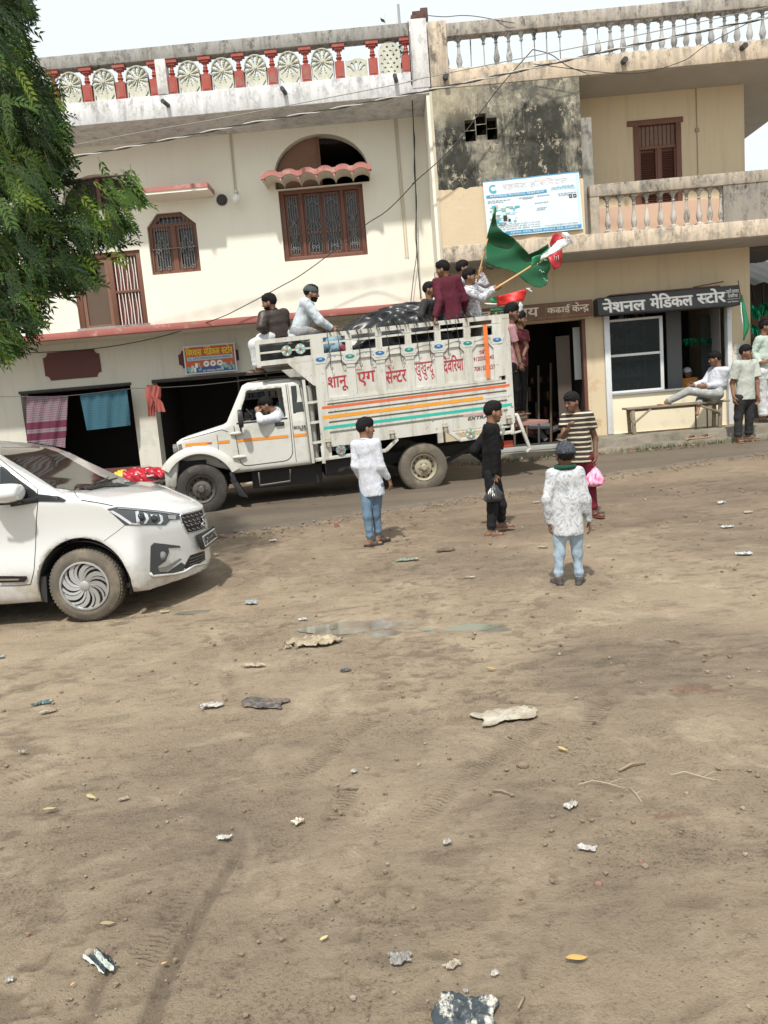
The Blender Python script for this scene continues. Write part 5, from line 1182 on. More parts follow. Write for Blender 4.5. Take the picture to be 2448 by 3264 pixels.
def flower(s, z, w, parent, c1, c2):
    m = MB(); c = tw(s, w, z)
    for k in range(9):
        a_ = 2*math.pi*k/9; p = [c+np.array((TD[0]*x_, TD[1]*x_, 0))+np.array((0, 0, y2))-np.array((TA[0], TA[1], 0))*.006 for x_, y2 in ((.018*math.cos(a_), .018*math.sin(a_)), (.052*math.cos(a_-.26), .052*math.sin(a_-.26)), (.072*math.cos(a_), .072*math.sin(a_)), (.052*math.cos(a_+.26), .052*math.sin(a_+.26)))]
        m.prism([[(0, 0)]], None, 0, 0) if False else m.add(p, [(0, 1, 2, 3)], k % 2)
    m.lathe([(.072, 0), (.072, .003)], c, axo, 18, 2).lathe([(.02, .004), (.018, .012), (0, .014)], c, axo, 12, 3)
    return m.build('flower_ornament', [plain(c1[0], c1[1], .45), plain('petal_white', (.62, .66, .64), .45), plain('petal_backing', (.30, .33, .30), .6), plain('petal_red_centre', (.45, .10, .05), .45)], parent)
TEAL, GRN = ('petal_aqua', (.22, .55, .55)), ('petal_green', (.16, .38, .24))
for v, x, y, c_ in ((Z5, 993, 815, GRN), (Z5, 1098, 800, TEAL), (Z5, 1408, 1572, TEAL), (Z6, 192, 1465, TEAL), (Z6, 1113, 1345, GRN), (Z6, 1325, 1318, GRN)):
    s, z = tsz(v, x, y); flower(s, z, -.045, bed, c_, None)
# lower guard rails, tow gear, rear step
m = MB()
def tb(a_, b2, w_=.045, h_=.05): m.bar(tw(a_[0], a_[2] if len(a_) > 2 else -.01, a_[1]), tw(b2[0], b2[2] if len(b2) > 2 else -.01, b2[1]), w_, h_)
tb((1.60, .86), (2.62, .90)); tb((2.62, .90), (2.80, 1.05)); tb((1.72, .80), (1.72, 1.05), .05, .05)
m.build('guard_rail', m_tb, truck, bevel=.004); m = MB()
tb((3.55, 1.09), (3.72, .95)); tb((3.72, .95), (4.54, 1.0)); tb((3.6, 1.06), (4.5, 1.08), .03, .03); tb((4.52, .96), (4.52, 1.12), .05, .05)
m.build('guard_rail', m_tb, truck, bevel=.004); m = MB(); tb((4.60, 1.24), (4.76, .76), .05, .045); tb((4.66, 1.0), (4.55, .98), .03, .03); tb((4.78, .74), (4.72, .68), .03, .03); tb((4.55, 1.12, .3), (4.60, 1.24), .05, .05); tb((4.55, 1.12, 1.4), (4.60, 1.24, 1.65), .05, .05); tb((4.60, 1.24, 1.65), (4.76, .76, 1.65), .05, .045)
m.build('tailgate_arm', m_tb, truck, bevel=.004)
m = MB()  # tailgate let down
bb(m, S1+.01, S1+.55, .05, BW-.05, .96, 1.0); m.build('tailgate', M('faded_rust_tailgate', (.30, .16, .13), .7, .3, 8), truck)
m = MB().hexa([tw(4.40, .05, .78), tw(4.54, .05, .78), tw(4.54, .18, .78), tw(4.40, .18, .78), tw(4.40, .05, .87), tw(4.54, .05, .87), tw(4.54, .18, .87), tw(4.40, .18, .87)]); m.build('tail_lamp', plain('red_lamp_lens', (.35, .05, .02), .3), truck)
# front bulkhead, gap frame behind the cab
m = MB(); bb(m, S0, S0+.03, .02, BW-.02, 1.1, 2.5)
bb(m, S0, S0+.03, .02, BW-.02, 2.50, 2.56); bb(m, .94, .98, -.0, BW, 2.525, 2.585); bb(m, .94, .98, .0, BW, 2.22, 2.29)
for w in (.35, .75, 1.15, 1.5): bb(m, .99, S0, w-.03, w+.03, 2.225, 2.26)
m.build('bulkhead', m_tb, truck)
m = MB(); m.tube([tw(1.62, .10, .86), tw(1.60, .08, 1.9)], .055, 10, 0)
for z in (1.10, 1.38, 1.66): m.bar(tw(1.56, .0, z), tw(1.80, .0, z+.012), .035, .035, mi=1)
m.bar(tw(1.57, -.02, .82), tw(1.54, -.02, 1.98), .04, .04, mi=1); m.bar(tw(1.60, .22, .82), tw(1.60, .22, 2.1), .05, .05, mi=2)
m.build('gap_frame', [M('grey_pipe', (.34, .34, .31), .6, .3, 10), m_tb, m_und], truck, smooth=40)
# lashing ropes with hooks along the rail, and the orange strap
m = MB(); rr_ = random.Random(9)
for v, x0, y0, x1, y1 in ((Z6, 95, 655, 122, 880), (Z6, 165, 650, 200, 850), (Z6, 310, 630, 332, 860), (Z6, 385, 620, 408, 850), (Z6, 510, 600, 545, 830), (Z6, 590, 590, 625, 822), (Z6, 715, 580, 752, 805), (Z6, 805, 580, 835, 795), (Z6, 950, 560, 962, 780), (Z6, 1010, 555, 1045, 765)):
    a_ = tpt(v, x0, y0-20, -.05); b2 = tpt(v, x1, y1, -.05); m.tube([a_+np.array((0, .06, .05)), a_, a_*.5+b2*.5+np.array((.01, -.01, 0)), b2], .0045, 5); m.tube([b2, b2+np.array((.012, 0, -.03)), b2+np.array((.03, 0, -.02)), b2+np.array((.03, 0, .01))], .005, 5)
    for k in range(3): s_ = .12*k; p = a_+np.array((TD[0]*s_, TD[1]*s_, .03)); m.tube([p+np.array((0, .07, .0)), p+np.array((.02, -.0, .03)), p+np.array((.05, -.01, -.05)), p+np.array((.06, .06, -.06))], .005, 5)
for v, x0, y0, x1, y1 in ((Z6, 205, 855, 335, 845), (Z6, 412, 832, 545, 815), (Z6, 628, 802, 752, 790), (Z6, 835, 778, 960, 766)): m.tube([tpt(v, x0, y0, -.06), tpt(v, x1, y1, -.06)], .005, 5)
m.build('lashing_rope', plain('dark_hemp_rope', (.05, .045, .04), .9), truck, smooth=180)
P_ = [tsz(Z6, 1215, 575), tsz(Z6, 1222, 700), tsz(Z6, 1236, 850), tsz(Z6, 1240, 955)]
m = MB().grid([[tw(s+o, -.055-.012*math.sin(i*2.0), z) for o in (-.030, .0, .030)] for i, (s, z) in enumerate(P_)]); s0, z0 = P_[0]
m.grid([[tw(s0+o, w, z0+.01) for o in (-.03, 0, .03)] for w in (-.055, .02)]); tag(m.build('ratchet_strap', plain('orange_webbing', (.72, .16, .03), .6)), 'orange strap hanging down over the rear truck panel', 'strap')
# cabin: seat, wheel, dashboard
m = MB(); m.hexa([tw(.95, .15, 1.0), tw(1.35, .15, 1.0), tw(1.35, 1.45, 1.0), tw(.95, 1.45, 1.0), tw(.95, .15, 1.22), tw(1.35, .15, 1.24), tw(1.35, 1.45, 1.24), tw(.95, 1.45, 1.22)]).hexa([tw(1.28, .15, 1.24), tw(1.42, .15, 1.24), tw(1.42, 1.45, 1.24), tw(1.28, 1.45, 1.24), tw(1.34, .15, 1.62), tw(1.44, .15, 1.62), tw(1.44, 1.45, 1.62), tw(1.34, 1.45, 1.62)])
m.build('seat', plain('grey_seat_cloth', (.07, .07, .075), .9), truck, bevel=.03)
m = MB().hexa([tw(.5, .12, 1.1), tw(.72, .12, 1.1), tw(.72, 1.48, 1.1), tw(.5, 1.48, 1.1), tw(.52, .12, 1.46), tw(.68, .12, 1.50), tw(.68, 1.48, 1.50), tw(.52, 1.48, 1.46)]); m.build('dashboard', plain('dark_dashboard', (.05, .05, .052), .7), truck, bevel=.02)
m = MB(); c = tw(.84, 1.15, 1.50); nrm = np.array((TD[0]*.8, TD[1]*.8, .6)); u_ = np.array((TA[0], TA[1], 0)); v_ = np.cross(nrm, u_); m.tube([c+.18*(u_*math.cos(a_)+v_*math.sin(a_)) for a_ in np.linspace(0, 2*math.pi, 25)[:-1]], .014, 6, closed=True); m.tube([c-u_*.18, c+u_*.18], .012, 6).tube([c, c-nrm*.2], .02, 6); m.build('steering_wheel', m_blk, truck, smooth=180)
# load: black tarpaulin heap
def tarp_fn(P):
    q = P[..., :2]-TP; s = q@TD; w = q@TA; z = P[..., 2]
    d = 9.0
    for cs, cw, cz, rs, rw2, rz in ((2.40, .75, 2.25, .36, .66, .52), (2.75, .75, 2.32, .50, .66, .58), (3.12, .75, 2.40, .50, .62, .60), (3.40, .8, 2.40, .36, .6, .60), (3.62, .8, 2.3, .25, .5, .55)):
        e = np.sqrt(((s-cs)/rs)**2+((w-cw)/rw2)**2+((z-cz)/rz)**2); d = smin(d, (e-1)*.45, .12)
    f = .050*np.sin(s*4+w*5+2.6*np.sin(z*5+w*2+s))+.032*np.sin(z*11+s*5+2.4*np.sin(s*6+w*3))+.014*np.sin(w*17-s*13+z*8+2*np.sin(z*9))
    return np.maximum(d+np.abs(f)*.9-.02, 1.15-z)
lo = tw(1.9, .1, 1.1)-.2; hi = tw(3.95, 1.6, 3.0)+.2
tp = smesh(sdf_mesh(tarp_fn, np.minimum(lo, hi), np.maximum(lo, hi), .026), 'tarpaulin', plain('black_polythene', (.016, .018, .020), .36, 0, .45), None); tag(tp, 'crumpled black polythene tarpaulin heaped in the truck bed', 'tarpaulin')
m = MB(); ss_ = np.linspace(1.82, 4.05, 46)  # black sheet added behind the rails so their gaps look black
m.grid([[tw(s, .30+.10*math.sin(s*9+k)+.05*math.sin(s*23), zb(s, z+.03*math.sin(s*7+k))) for s in ss_] for k, z in enumerate((1.2, 1.7, 2.1, 2.33, 2.46))]); m.grid([[tw(s, w_, zb(s, 2.44+.04*math.sin(s*8+w_*5)-.0*w_)) for s in ss_] for w_ in (.30, .7, 1.1, 1.5)])
m.grid([[tw(s, .10+.03*math.sin(s*17), zb(s, z)) for s in np.linspace(1.0, 1.70, 12)] for z in (2.27, 2.36, 2.50)]); m.grid([[tw(s, w_, zb(s, 2.29+.02*math.sin(w_*9))) for s in np.linspace(1.0, 1.72, 12)] for w_ in (.1, .8, 1.6)])
tag(m.build('tarpaulin', plain('black_backing', (.014, .014, .015), .5), None, smooth=180, fix=False), 'black sheet added inside the truck rails', 'tarpaulin')
# things glimpsed through the rails
m = MB(); r = random.Random(3)
for v, x, y, c_ in ((Z6, 150, 730, 0), (Z6, 180, 760, 1), (Z6, 285, 760, 2), (Z6, 130, 700, 0)):
    p = tpt(v, x, y, .25); m.lathe([(0, -.16), (.09, -.13), (.13, 0), (.09, .13), (0, .16)], p, (r.gauss(0, .4), r.gauss(0, .4), 1), 10, c_)
tag(m.build('cloth_bundle', [M('pale_blue_cloth', (.25, .40, .50), .9, .4, 18), M('dark_red_cloth', (.22, .04, .06), .9, .4, 18), M('white_patterned_cloth', (.55, .52, .48), .9, .4, 14)], None, smooth=180), 'bundle of blue red and white cloth seen between the truck rails', 'cloth')
# ================================================================ WHITE CAR
CY = 6.08; CWID = 1.73; CM = CY+CWID/2
car = thing('parked_car', (-4, CM, .0), 'white people-carrier car with muddy front wheel parked beside the hanging branch', 'car')
m_car = plain('white_car_paint', (.62, .63, .62), .22, 0, .5)
t = NT('white_car_paint_dusty'); z = t.sep()[2]
c = t.mix(t.math('MULTIPLY', t.ramp(z, .30, .62, (1, 1, 1), (0, 0, 0)), t.ramp(t.noise(3.5, 8, .7), .38, .66)), (.60, .61, .61), (.36, .31, .24))
c = t.mix(t.ramp(t.noise(26, 6, .7), .70, .73), c, (.42, .37, .30)); t.b.inputs['Coat Weight'].default_value = 1; t.b.inputs['Coat Roughness'].default_value = .05
m_car = t.out(c, .24, 0, .5)
side_out = [(-1.845, .22), (-1.815, .30), (-1.81, .50), (-1.815, .66), (-1.835, .79), (-1.90, .845), (-1.98, .89), (-2.16, .975), (-2.46, 1.035), (-2.74, 1.065), (-2.79, 1.085), (-2.92, 1.16), (-3.11, 1.28), (-3.28, 1.39), (-3.42, 1.455), (-3.63, 1.515), (-3.82, 1.555), (-4.3, 1.60), (-4.8, 1.61), (-5.4, 1.58), (-5.85, 1.48), (-6.12, 1.05), (-6.2, .80), (-6.2, .40), (-6.1, .26), (-5.7, .20), (-2.3, .20)]
def car_fn(P):
    x, y, z = P[..., 0], P[..., 1], P[..., 2]; v = np.abs(y-CM); z = z+.045*(y-CM)*np.clip((z-.4)/.5, 0, 1)
    fx = np.clip((x+2.80)/.95, 0, 1); d = sd_poly(x+.80*v*v*fx, z, side_out)*.85
    hw = .865-.10*np.clip((z-.98)/.5, 0, 2)**1.1-.03*np.clip((.45-z)/.25, 0, 1)-.014*np.cos((z-.70)*10)
    rx_ = np.clip((-5.6-x)/.6, 0, 1); hw = hw-.05*fx-.15*rx_**2+.020*np.exp(-((x+2.64)/.45)**2)*np.exp(-((z-.62)/.25)**2)
    d = smax(d, (v-hw)*.92, .06)
    d = smax(d, z-(1.625-.11*(v/.75)**2.5), .06)
    hood = z-(1.075-.045*(v/.82)**4+.008*np.cos(v*9))-np.where(x < -2.75, 9, 0)*1.0
    d = np.where(x > -2.75, smax(d, hood, .03), d)
    for wx in (-2.64, -5.38):
        r_ = np.sqrt((x-wx)**2+(z-.315)**2)-.375; d = smax(d, -np.maximum(r_, .52-v), .018)
    return d
cm_ = sdf_mesh(car_fn, (-6.26, CY-.03, .16), (-1.70, CY+CWID+.03, 1.74), .021)
body = smesh(cm_, 'body', m_car, car, 40)
def car_side(x, z, lift=.003, y0=CY-.2):
    y = y0
    for _ in range(60):
        d = float(car_fn(np.array([[x, y, z]]))[0]); y += max(d*.9, 1e-4)
        if d < 4e-4 or y > CM+.8: break
    return np.array((x, y-lift, z))
def car_dir(o, dr_, lift=.003):
    o = np.array(o, float); dr_ = np.array(dr_, float); dr_ /= np.linalg.norm(dr_); t_ = 0
    for _ in range(80):
        d = float(car_fn((o+dr_*t_)[None])[0]); t_ += max(d*.85, 1e-4)
        if d < 4e-4 or t_ > 3: break
    return o+dr_*(t_-lift)
def on_car(v, x, y, lift=.004):   # a reading laid on the car's skin
    d = ray(v, x, y); d = d/np.linalg.norm(d); t_ = 4.0
    tt = np.linspace(4.6, 8.6, 400); ff = car_fn(CAM+tt[:, None]*d); k = np.argmax(ff < 0) if (ff < 0).any() else np.argmin(ff)
    a_, b2 = tt[max(k-1, 0)], tt[k]
    for _ in range(14):
        t_ = (a_+b2)/2
        if float(car_fn((CAM+d*t_)[None])[0]) < 0: b2 = t_
        else: a_ = t_
    p = CAM+d*t_
    e = 1e-3; n_ = np.array([float(car_fn((p+np.eye(3)[k]*e)[None])[0])-float(car_fn((p-np.eye(3)[k]*e)[None])[0]) for k in range(3)]); n_ /= np.linalg.norm(n_)+1e-9
    return p+n_*lift
def skin(m, poly, mi=0, lift=.004, v=Z8, step=14):
    """a patch bounded by readings, filled and laid on the skin, with its own thickness"""
    pts = []
    for (a_, b2), (c_, d_) in zip(poly, poly[1:]+poly[:1]):
        k = max(1, int(math.hypot(c_-a_, d_-b2)/step)); pts += [(a_+(c_-a_)*i/k, b2+(d_-b2)*i/k) for i in range(k)]
    xs = [p[0] for p in pts]; ys = [p[1] for p in pts]; nb = len(pts); inner = []
    for gx_ in np.arange(min(xs), max(xs), step*1.3):
        for gy_ in np.arange(min(ys), max(ys), step*1.3):
            if sd_poly(np.array([gx_]), np.array([gy_]), pts)[0] < -step*.6: inner.append((gx_, gy_))
    r = delaunay_2d_cdt([Vector(p) for p in pts+inner], [(i, (i+1) % nb) for i in range(nb)], [], 1, 1e-4)
    top = [on_car(v, p.x, p.y, lift) for p in r[0]]; m.add(top, [tuple(f) for f in r[2]], mi)
def skin_line(m, pts, r=.005, mi=0, v=Z8, lift=0):
    P = []
    for (a_, b2), (c_, d_) in zip(pts[:-1], pts[1:]):
        k = max(1, int(math.hypot(c_-a_, d_-b2)/18)); P += [on_car(v, a_+(c_-a_)*i/k, b2+(d_-b2)*i/k, lift) for i in range(k)]
    P.append(on_car(v, *pts[-1], lift)); m.tube(P, r, 5, mi)
m_chrome = plain('chrome_trim', (.72, .73, .74), .12, 1.0); m_cblk = plain('gloss_black_trim', (.012, .012, .013), .25)
# glass
m = MB(); skin(m, [(0, 178), (300, 172), (420, 210), (560, 290), (720, 380), (830, 428), (760, 455), (640, 488), (520, 488), (400, 474), (200, 345), (60, 262), (0, 225)], 0, .004)
m.build('windscreen', plain('windscreen_glass', (.010, .014, .014), .04, 0, .16), car, smooth=180)
m = MB(); skin(m, [(0, 300), (60, 345), (150, 420), (262, 500), (275, 560), (0, 568)], 0, .004); m.build('side_window', m_glassd, car, smooth=180)
m = MB(); q = [car_side(x, z) for x, z in ((-3.25, 1.10), (-3.55, 1.42), (-4.25, 1.52), (-4.30, 1.08))]; m.add(q, [(0, 1, 2, 3)]); q = [car_side(x, z) for x, z in ((-4.38, 1.08), (-4.33, 1.52), (-5.1, 1.5), (-5.3, 1.1))]; m.add(q, [(0, 1, 2, 3)]); m.build('side_window', m_glassd, car)
m = MB(); skin(m, [(205, 470), (285, 520), (420, 535), (488, 562), (470, 575), (200, 572)], 0, .006); m.build('mirror_sail', m_cblk, car)
m = MB()   # seams
skin_line(m, [(275, 480), (278, 585), (268, 690), (262, 900), (250, 1080), (225, 1180), (140, 1190), (0, 1192)], .0035); skin_line(m, [(0, 262), (150, 380), (278, 480)], .004); skin_line(m, [(540, 490), (560, 530), (600, 562), (740, 585), (830, 605)], .004); skin_line(m, [(915, 748), (850, 800), (765, 862)], .002)
m.build('panel_seam', plain('dark_seam', (.05, .05, .05), .8), car, smooth=180)
m = MB(); skin(m, [(600, 470), (640, 485), (700, 460), (770, 430), (840, 435), (960, 462), (760, 470), (660, 492)], 0, .008)
a_, b2 = on_car(Z8, 660, 480, .03), on_car(Z8, 860, 440, .05); m.tube([a_, b2], .009, 6); m.tube([on_car(Z8, 640, 490, .02), on_car(Z8, 790, 425, .04)], .007, 6); m.build('wiper_cowl', m_cblk, car)
m = MB(); skin(m, [(0, 1118), (200, 1118), (207, 1132), (185, 1160), (0, 1166)], 0, .012); m.build('side_moulding', m_cblk, car); m = MB(); skin(m, [(0, 1137), (150, 1136), (140, 1147), (0, 1150)], 0, .016); m.build('moulding_chrome', m_chrome, car)
# headlight
m = MB(); skin(m, [(787, 628), (862, 612), (1010, 625), (1160, 640), (1318, 662), (1318, 705), (1250, 712), (1215, 748), (920, 748)], 0, .003, step=16)
hl = m.build('headlight', plain('headlight_housing', (.05, .055, .06), .10, 0, .8), car, smooth=180)
m = MB()
skin(m, [(800, 642), (862, 678), (955, 742), (1030, 744), (1020, 735), (965, 728), (880, 668), (830, 640)], 0, .007); skin(m, [(990, 650), (1015, 645), (1022, 725), (1000, 735)], 0, .007)
skin(m, [(1050, 655), (1080, 668), (1090, 700), (1070, 735), (1050, 738), (1068, 700)], 0, .007); skin(m, [(1165, 668), (1190, 680), (1195, 715), (1175, 740), (1150, 738), (1175, 715)], 0, .007); skin(m, [(1100, 670), (1150, 675), (1150, 686), (1105, 684)], 0, .007); skin(m, [(1225, 672), (1290, 675), (1285, 705), (1235, 700)], 1, .007); skin(m, [(862, 618), (1010, 632), (1160, 647), (1300, 668), (1300, 676), (1155, 655), (1005, 641), (862, 628)], 2, .007)
m.build('reflector', [plain('led_silver', (.75, .76, .78), .15, .7), plain('clear_reflector', (.42, .42, .40), .15, .5), plain('lamp_grey_trim', (.20, .21, .22), .3)], hl)
for k, (x, y) in enumerate(((1035, 692), (1130, 700))):
    p = on_car(Z8, x, y, .004); MB().lathe([(.034, -.01), (.030, .008), (.018, .018), (0, .021)], p, (.75, -.65, 0), 18).build('projector_lens', m_glassd, hl, smooth=180)
# far headlight mirrored roughly, grille, emblem, plate, lower intake
gp = [(1322, 668), (1400, 650), (1478, 628), (1500, 690), (1505, 772), (1440, 795), (1375, 808), (1345, 745)]
m = MB(); skin(m, gp, 0, .004, step=10); gr = m.build('grille', m_cblk, car, smooth=180)
m = MB()
for rY in range(4):
    for cX in range(6):
        x = 1335+cX*30+(rY % 2)*15; y = 688+rY*32-cX*7.5
        if sd_poly(np.array([x+12.]), np.array([y+6.]), gp)[0] < -8: skin_line(m, [(x, y), (x+10, y+10), (x+24, y+4)], .0042, v=Z8, lift=.009)
m.build('grille_link', plain('grille_grey_chrome', (.42, .43, .44), .25, .8), gr, smooth=180)
m = MB(); skin_line(m, [(1318, 672), (1400, 654), (1480, 632)], .008, lift=.006); skin_line(m, [(1335, 735), (1375, 806), (1440, 792), (1508, 768)], .006, lift=.006); skin_line(m, [(1318, 672), (1335, 735)], .006, lift=.006); m.build('grille_chrome', m_chrome, gr, smooth=180)
m = MB(); skin_line(m, [(1497, 668), (1472, 690), (1490, 715), (1468, 745)], .010, lift=.016); skin_line(m, [(1500, 690), (1478, 712), (1500, 738), (1480, 752)], .008, lift=.016); m.build('emblem', m_chrome, gr, smooth=180)
p1 = np.array((-1.795, CM-.25, .565)); m = MB(); m.hexa([(p1[0]-.02, CM-.26, .435), (p1[0]+.015, CM-.26, .435), (p1[0]+.015, CM+.26, .435), (p1[0]-.02, CM+.26, .435), (p1[0]-.05, CM-.26, .57), (p1[0]-.005, CM-.26, .57), (p1[0]-.005, CM+.26, .57), (p1[0]-.05, CM+.26, .57)]); pl_ = m.build('number_plate', m_cblk, car, bevel=.006)
m = MB(); X1_ = p1[0]+.0165; m.add([(X1_, CM-.235, .455), (X1_, CM+.235, .455), (X1_-.017, CM+.235, .552), (X1_-.017, CM-.235, .552)], [(0, 1, 2, 3)], 0); write_on(m, 'UP52XXXX62'.replace('X', 'X'), (X1_+.001, CM-.215, .468), (0, 1, 0), (-.17, 0, 1), .43, .07, 1, .03); m.build('plate_face', [plain('plate_white', (.70, .70, .68), .4), m_ltr['paint_black']], pl_)
m = MB(); skin(m, [(1395, 968), (1500, 935), (1505, 1000), (1450, 1035), (1380, 1070), (1345, 1060)], 0, .004, step=10); it = m.build('lower_intake', m_cblk, car)
m = MB(); [skin_line(m, [(1385, 995+k*22), (1440, 978+k*20), (1500, 955+k*18)], .004, lift=.008) for k in range(3)]; m.build('intake_slat', plain('dark_grey_plastic', (.07, .072, .075), .5), it)
fog = [(1105, 900), (1130, 876), (1320, 898), (1325, 912), (1235, 915), (1240, 945), (1215, 1010), (1160, 1050), (1160, 1085), (1230, 1088), (1330, 1020), (1360, 1040), (1345, 1080), (1280, 1100), (1130, 1118), (1100, 1095)]
m = MB(); skin(m, fog, 0, .004, step=12); fo = m.build('fog_lamp_surround', plain('grey_bumper_plastic', (.050, .056, .058), .45), car, smooth=180)
p = on_car(Z8, 1190, 972, .004); MB().lathe([(.04, -.005), (.035, .006), (0, .01)], p, (.6, -.8, 0), 18).build('fog_lamp', plain('fog_lens', (.20, .21, .22), .1, .3), fo, smooth=180)
m = MB(); skin(m, [(1160, 1060), (1230, 1045), (1318, 990), (1330, 998), (1255, 1058), (1210, 1090), (1165, 1090)], 0, .010, step=10); m.build('fog_trim', plain('grey_chrome', (.30, .32, .33), .25, .7), fo)
m = MB(); skin_line(m, [(1100, 1098), (1120, 1122), (1280, 1106), (1350, 1088), (1420, 1045), (1530, 1020)], .012, lift=.004); m.build('bumper_lip', m_car, car, smooth=180)
# mirror
m = MB(); mc = np.array((-3.10, CY-.10, 1.135))
def mir_fn(P): return smax(sd_ell(P, mc, np.eye(3), (.17, .12, .078)), P[..., 0]-(-2.985), .02)
mo = smesh(sdf_mesh(mir_fn, mc-.25, mc+.25, .016), 'wing_mirror', m_car, car)
MB().bar((-3.10, CY-.08, 1.050), (-2.90, CY+.04, 1.06), .10, .05).box(-3.2, -2.99, CY-.13, CY-.02, 1.045, 1.065).build('mirror_foot', m_cblk, mo, bevel=.01)
m = MB(); m.tube([np.array((-3.26, CY-.222+.02, 1.125)), np.array((-3.15, CY-.235+.02, 1.122)), np.array((-3.04, CY-.215+.02, 1.115))], .010, 6); m.build('indicator', plain('indicator_lens', (.35, .33, .31), .2), mo)
# antenna
MB().lathe([(.03, 0), (.022, .03), (.008, .05)], (-3.98, CM, 1.66), n=10).tube([(-3.98, CM, 1.70), (-4.28, CM, 1.88)], .007, 6).build('antenna', m_cblk, car)
# wheel arches lining and wheels
m = MB()
for wx in (-2.64, -5.38):
    for s_ in (1, -1):
        for r0_, r1_, o0, o1 in ((.372, .372, .845 if wx > -3 else .83, .52), (.372, 0, .525, .52)): m.grid([[(wx+r_*math.cos(a_), CM-s_*o_, .315+max(r_*math.sin(a_), -.10)) for a_ in np.linspace(-.27, math.pi+.27, 28)] for r_, o_ in ((r0_, o0), (r1_, o1))])
m.box(-5.0, -3.1, CY+.1, CY+CWID-.1, .20, .26); m.build('arch_liner', m_und, car)
MB().hexa([(-3.02, CY+.03, .22), (-2.97, CY+.03, .20), (-2.97, CY+.2, .20), (-3.02, CY+.2, .22), (-3.0, CY+.03, .42), (-2.95, CY+.03, .42), (-2.95, CY+.2, .42), (-3.0, CY+.2, .42)]).build('mud_flap', m_blk, car)
m_alloy = M('silver_wheel_cover', (.38, .38, .375), .35, .1, 10, .35, bump=0)
def car_wheel(x, yf, out):
    ax = np.array((0, -1.0*out, 0)); c = np.array((x, yf, .318)); ty = wheel_mb(c, .300, .18, ax, .20); treads(ty, c, .300, .18, ax, 60)
    o = ty.build('wheel', m_tyre2, car, smooth=35); rim = MB().lathe([(.205, -.02), (.198, -.002), (.190, -.004), (.185, -.03), (.05, -.045), (.0, -.045)], c, ax, 40, 1, cap=False)
    rim.lathe([(.204, -.015), (.204, .004), (.190, .006), (.186, -.012)], c, ax, 44, 0, cap=False); rim.lathe([(.042, -.03), (.040, -.002), (.030, .004), (0, .005)], c, ax, 24, 0)
    X2 = np.cross(ax, (0, 0, 1.)); Z2_ = np.array((0, 0, 1.))
    for k in range(16):
        a0 = 2*math.pi*(k+(.18 if k % 2 else 0))/16; wdt = 1.45 if k % 2 else .7
        P0 = []; 
        for i in range(7):
            f = i/6; r_ = .036+.158*f; a_ = a0+.62*f*f+.15*f; hw = (.006+.012*f)*wdt+.003; zz = -.004+.006*math.sin(f*3.14)-.006*f
            d = X2*math.cos(a_)+Z2_*math.sin(a_); tn = -X2*math.sin(a_)+Z2_*math.cos(a_); P0.append([c+d*r_-tn*hw+ax*(zz-.02), c+d*r_-tn*hw+ax*zz, c+d*r_+tn*hw+ax*(zz-.006), c+d*r_+tn*hw+ax*(zz-.02)])
        rim.grid(P0, 0)
    rim.build('rim', [m_alloy, m_und], o, smooth=35)
for x in (-2.64, -5.38): car_wheel(x, CY+.012, 1); car_wheel(x, CY+CWID-.012, -1)
m = MB().box(-4.6, -3.0, CY+.15, CY+CWID-.15, .62, .64)
# ================================================================ PEOPLE
m_skin = M('brown_skin', (.215, .110, .064), .55, .12, 12, bump=.03)
m_skin2 = M('dark_brown_skin', (.150, .074, .044), .55, .12, 12, bump=.03)
m_hair = M('black_hair', (.0055, .0045, .0045), .75, .3, 60, bump=.7, bs=200, spec=.25)
m_eye = plain('eye_dark', (.02, .012, .01), .2); m_lip = plain('lip', (.14, .055, .042), .5)
def folds(t, k=1.0): t.bump(t.math('ADD', t.noise(10, 3, .5, src=t.map((1, 1, .42), rot=(.35, .3, 0)), dist=1.2), t.math('MULTIPLY', t.noise(26, 3, .55, src=t.map((1, 1, .5), rot=(-.5, .4, .3)), dist=.8), .35)), .75*k, .028)
def fabric(name, c, var=.12, scale=14, rough=.85, spec=.25, wash=None):
    t = NT(name); col = t.mix(t.noise(scale), mul(c, 1-var), mul(c, 1+var*.6))
    if wash: col = t.mix(t.ramp(t.noise(6, 7, .7, src=t.map((1, 1, .6))), .50, .68), col, wash)
    folds(t); return t.out(col, rough, 0, spec)
def unit(v): v = np.asarray(v, float); return v/(np.linalg.norm(v)+1e-12)
def sd_ec(P, a, b, ra, rb, side, k):   # flattened round cone: thinner across front-back (k) than along side
    a = np.asarray(a, float); b = np.asarray(b, float); up = unit(b-a); s = unit(side-up*(side@up)); f = np.cross(up, s)
    R = np.stack([s, up, f/k]); Q = (P-a)@R.T; B = R@(b-a)
    return sd_rc(Q, np.zeros(3), B, ra, rb)*(.5+.5*k)
def wrinkle(P, amp, seed, sc=1.0):
    r = np.random.RandomState(seed); f = 0
    for i in range(5):
        k = r.normal(size=3)*(26, 26, 34)*sc*(.7+.22*i); f = f+np.sin(P@k+r.rand()*6+1.3*np.sin(P@(r.normal(size=3)*14*sc)))*(1/(1+.35*i))
    return f*amp/2.2
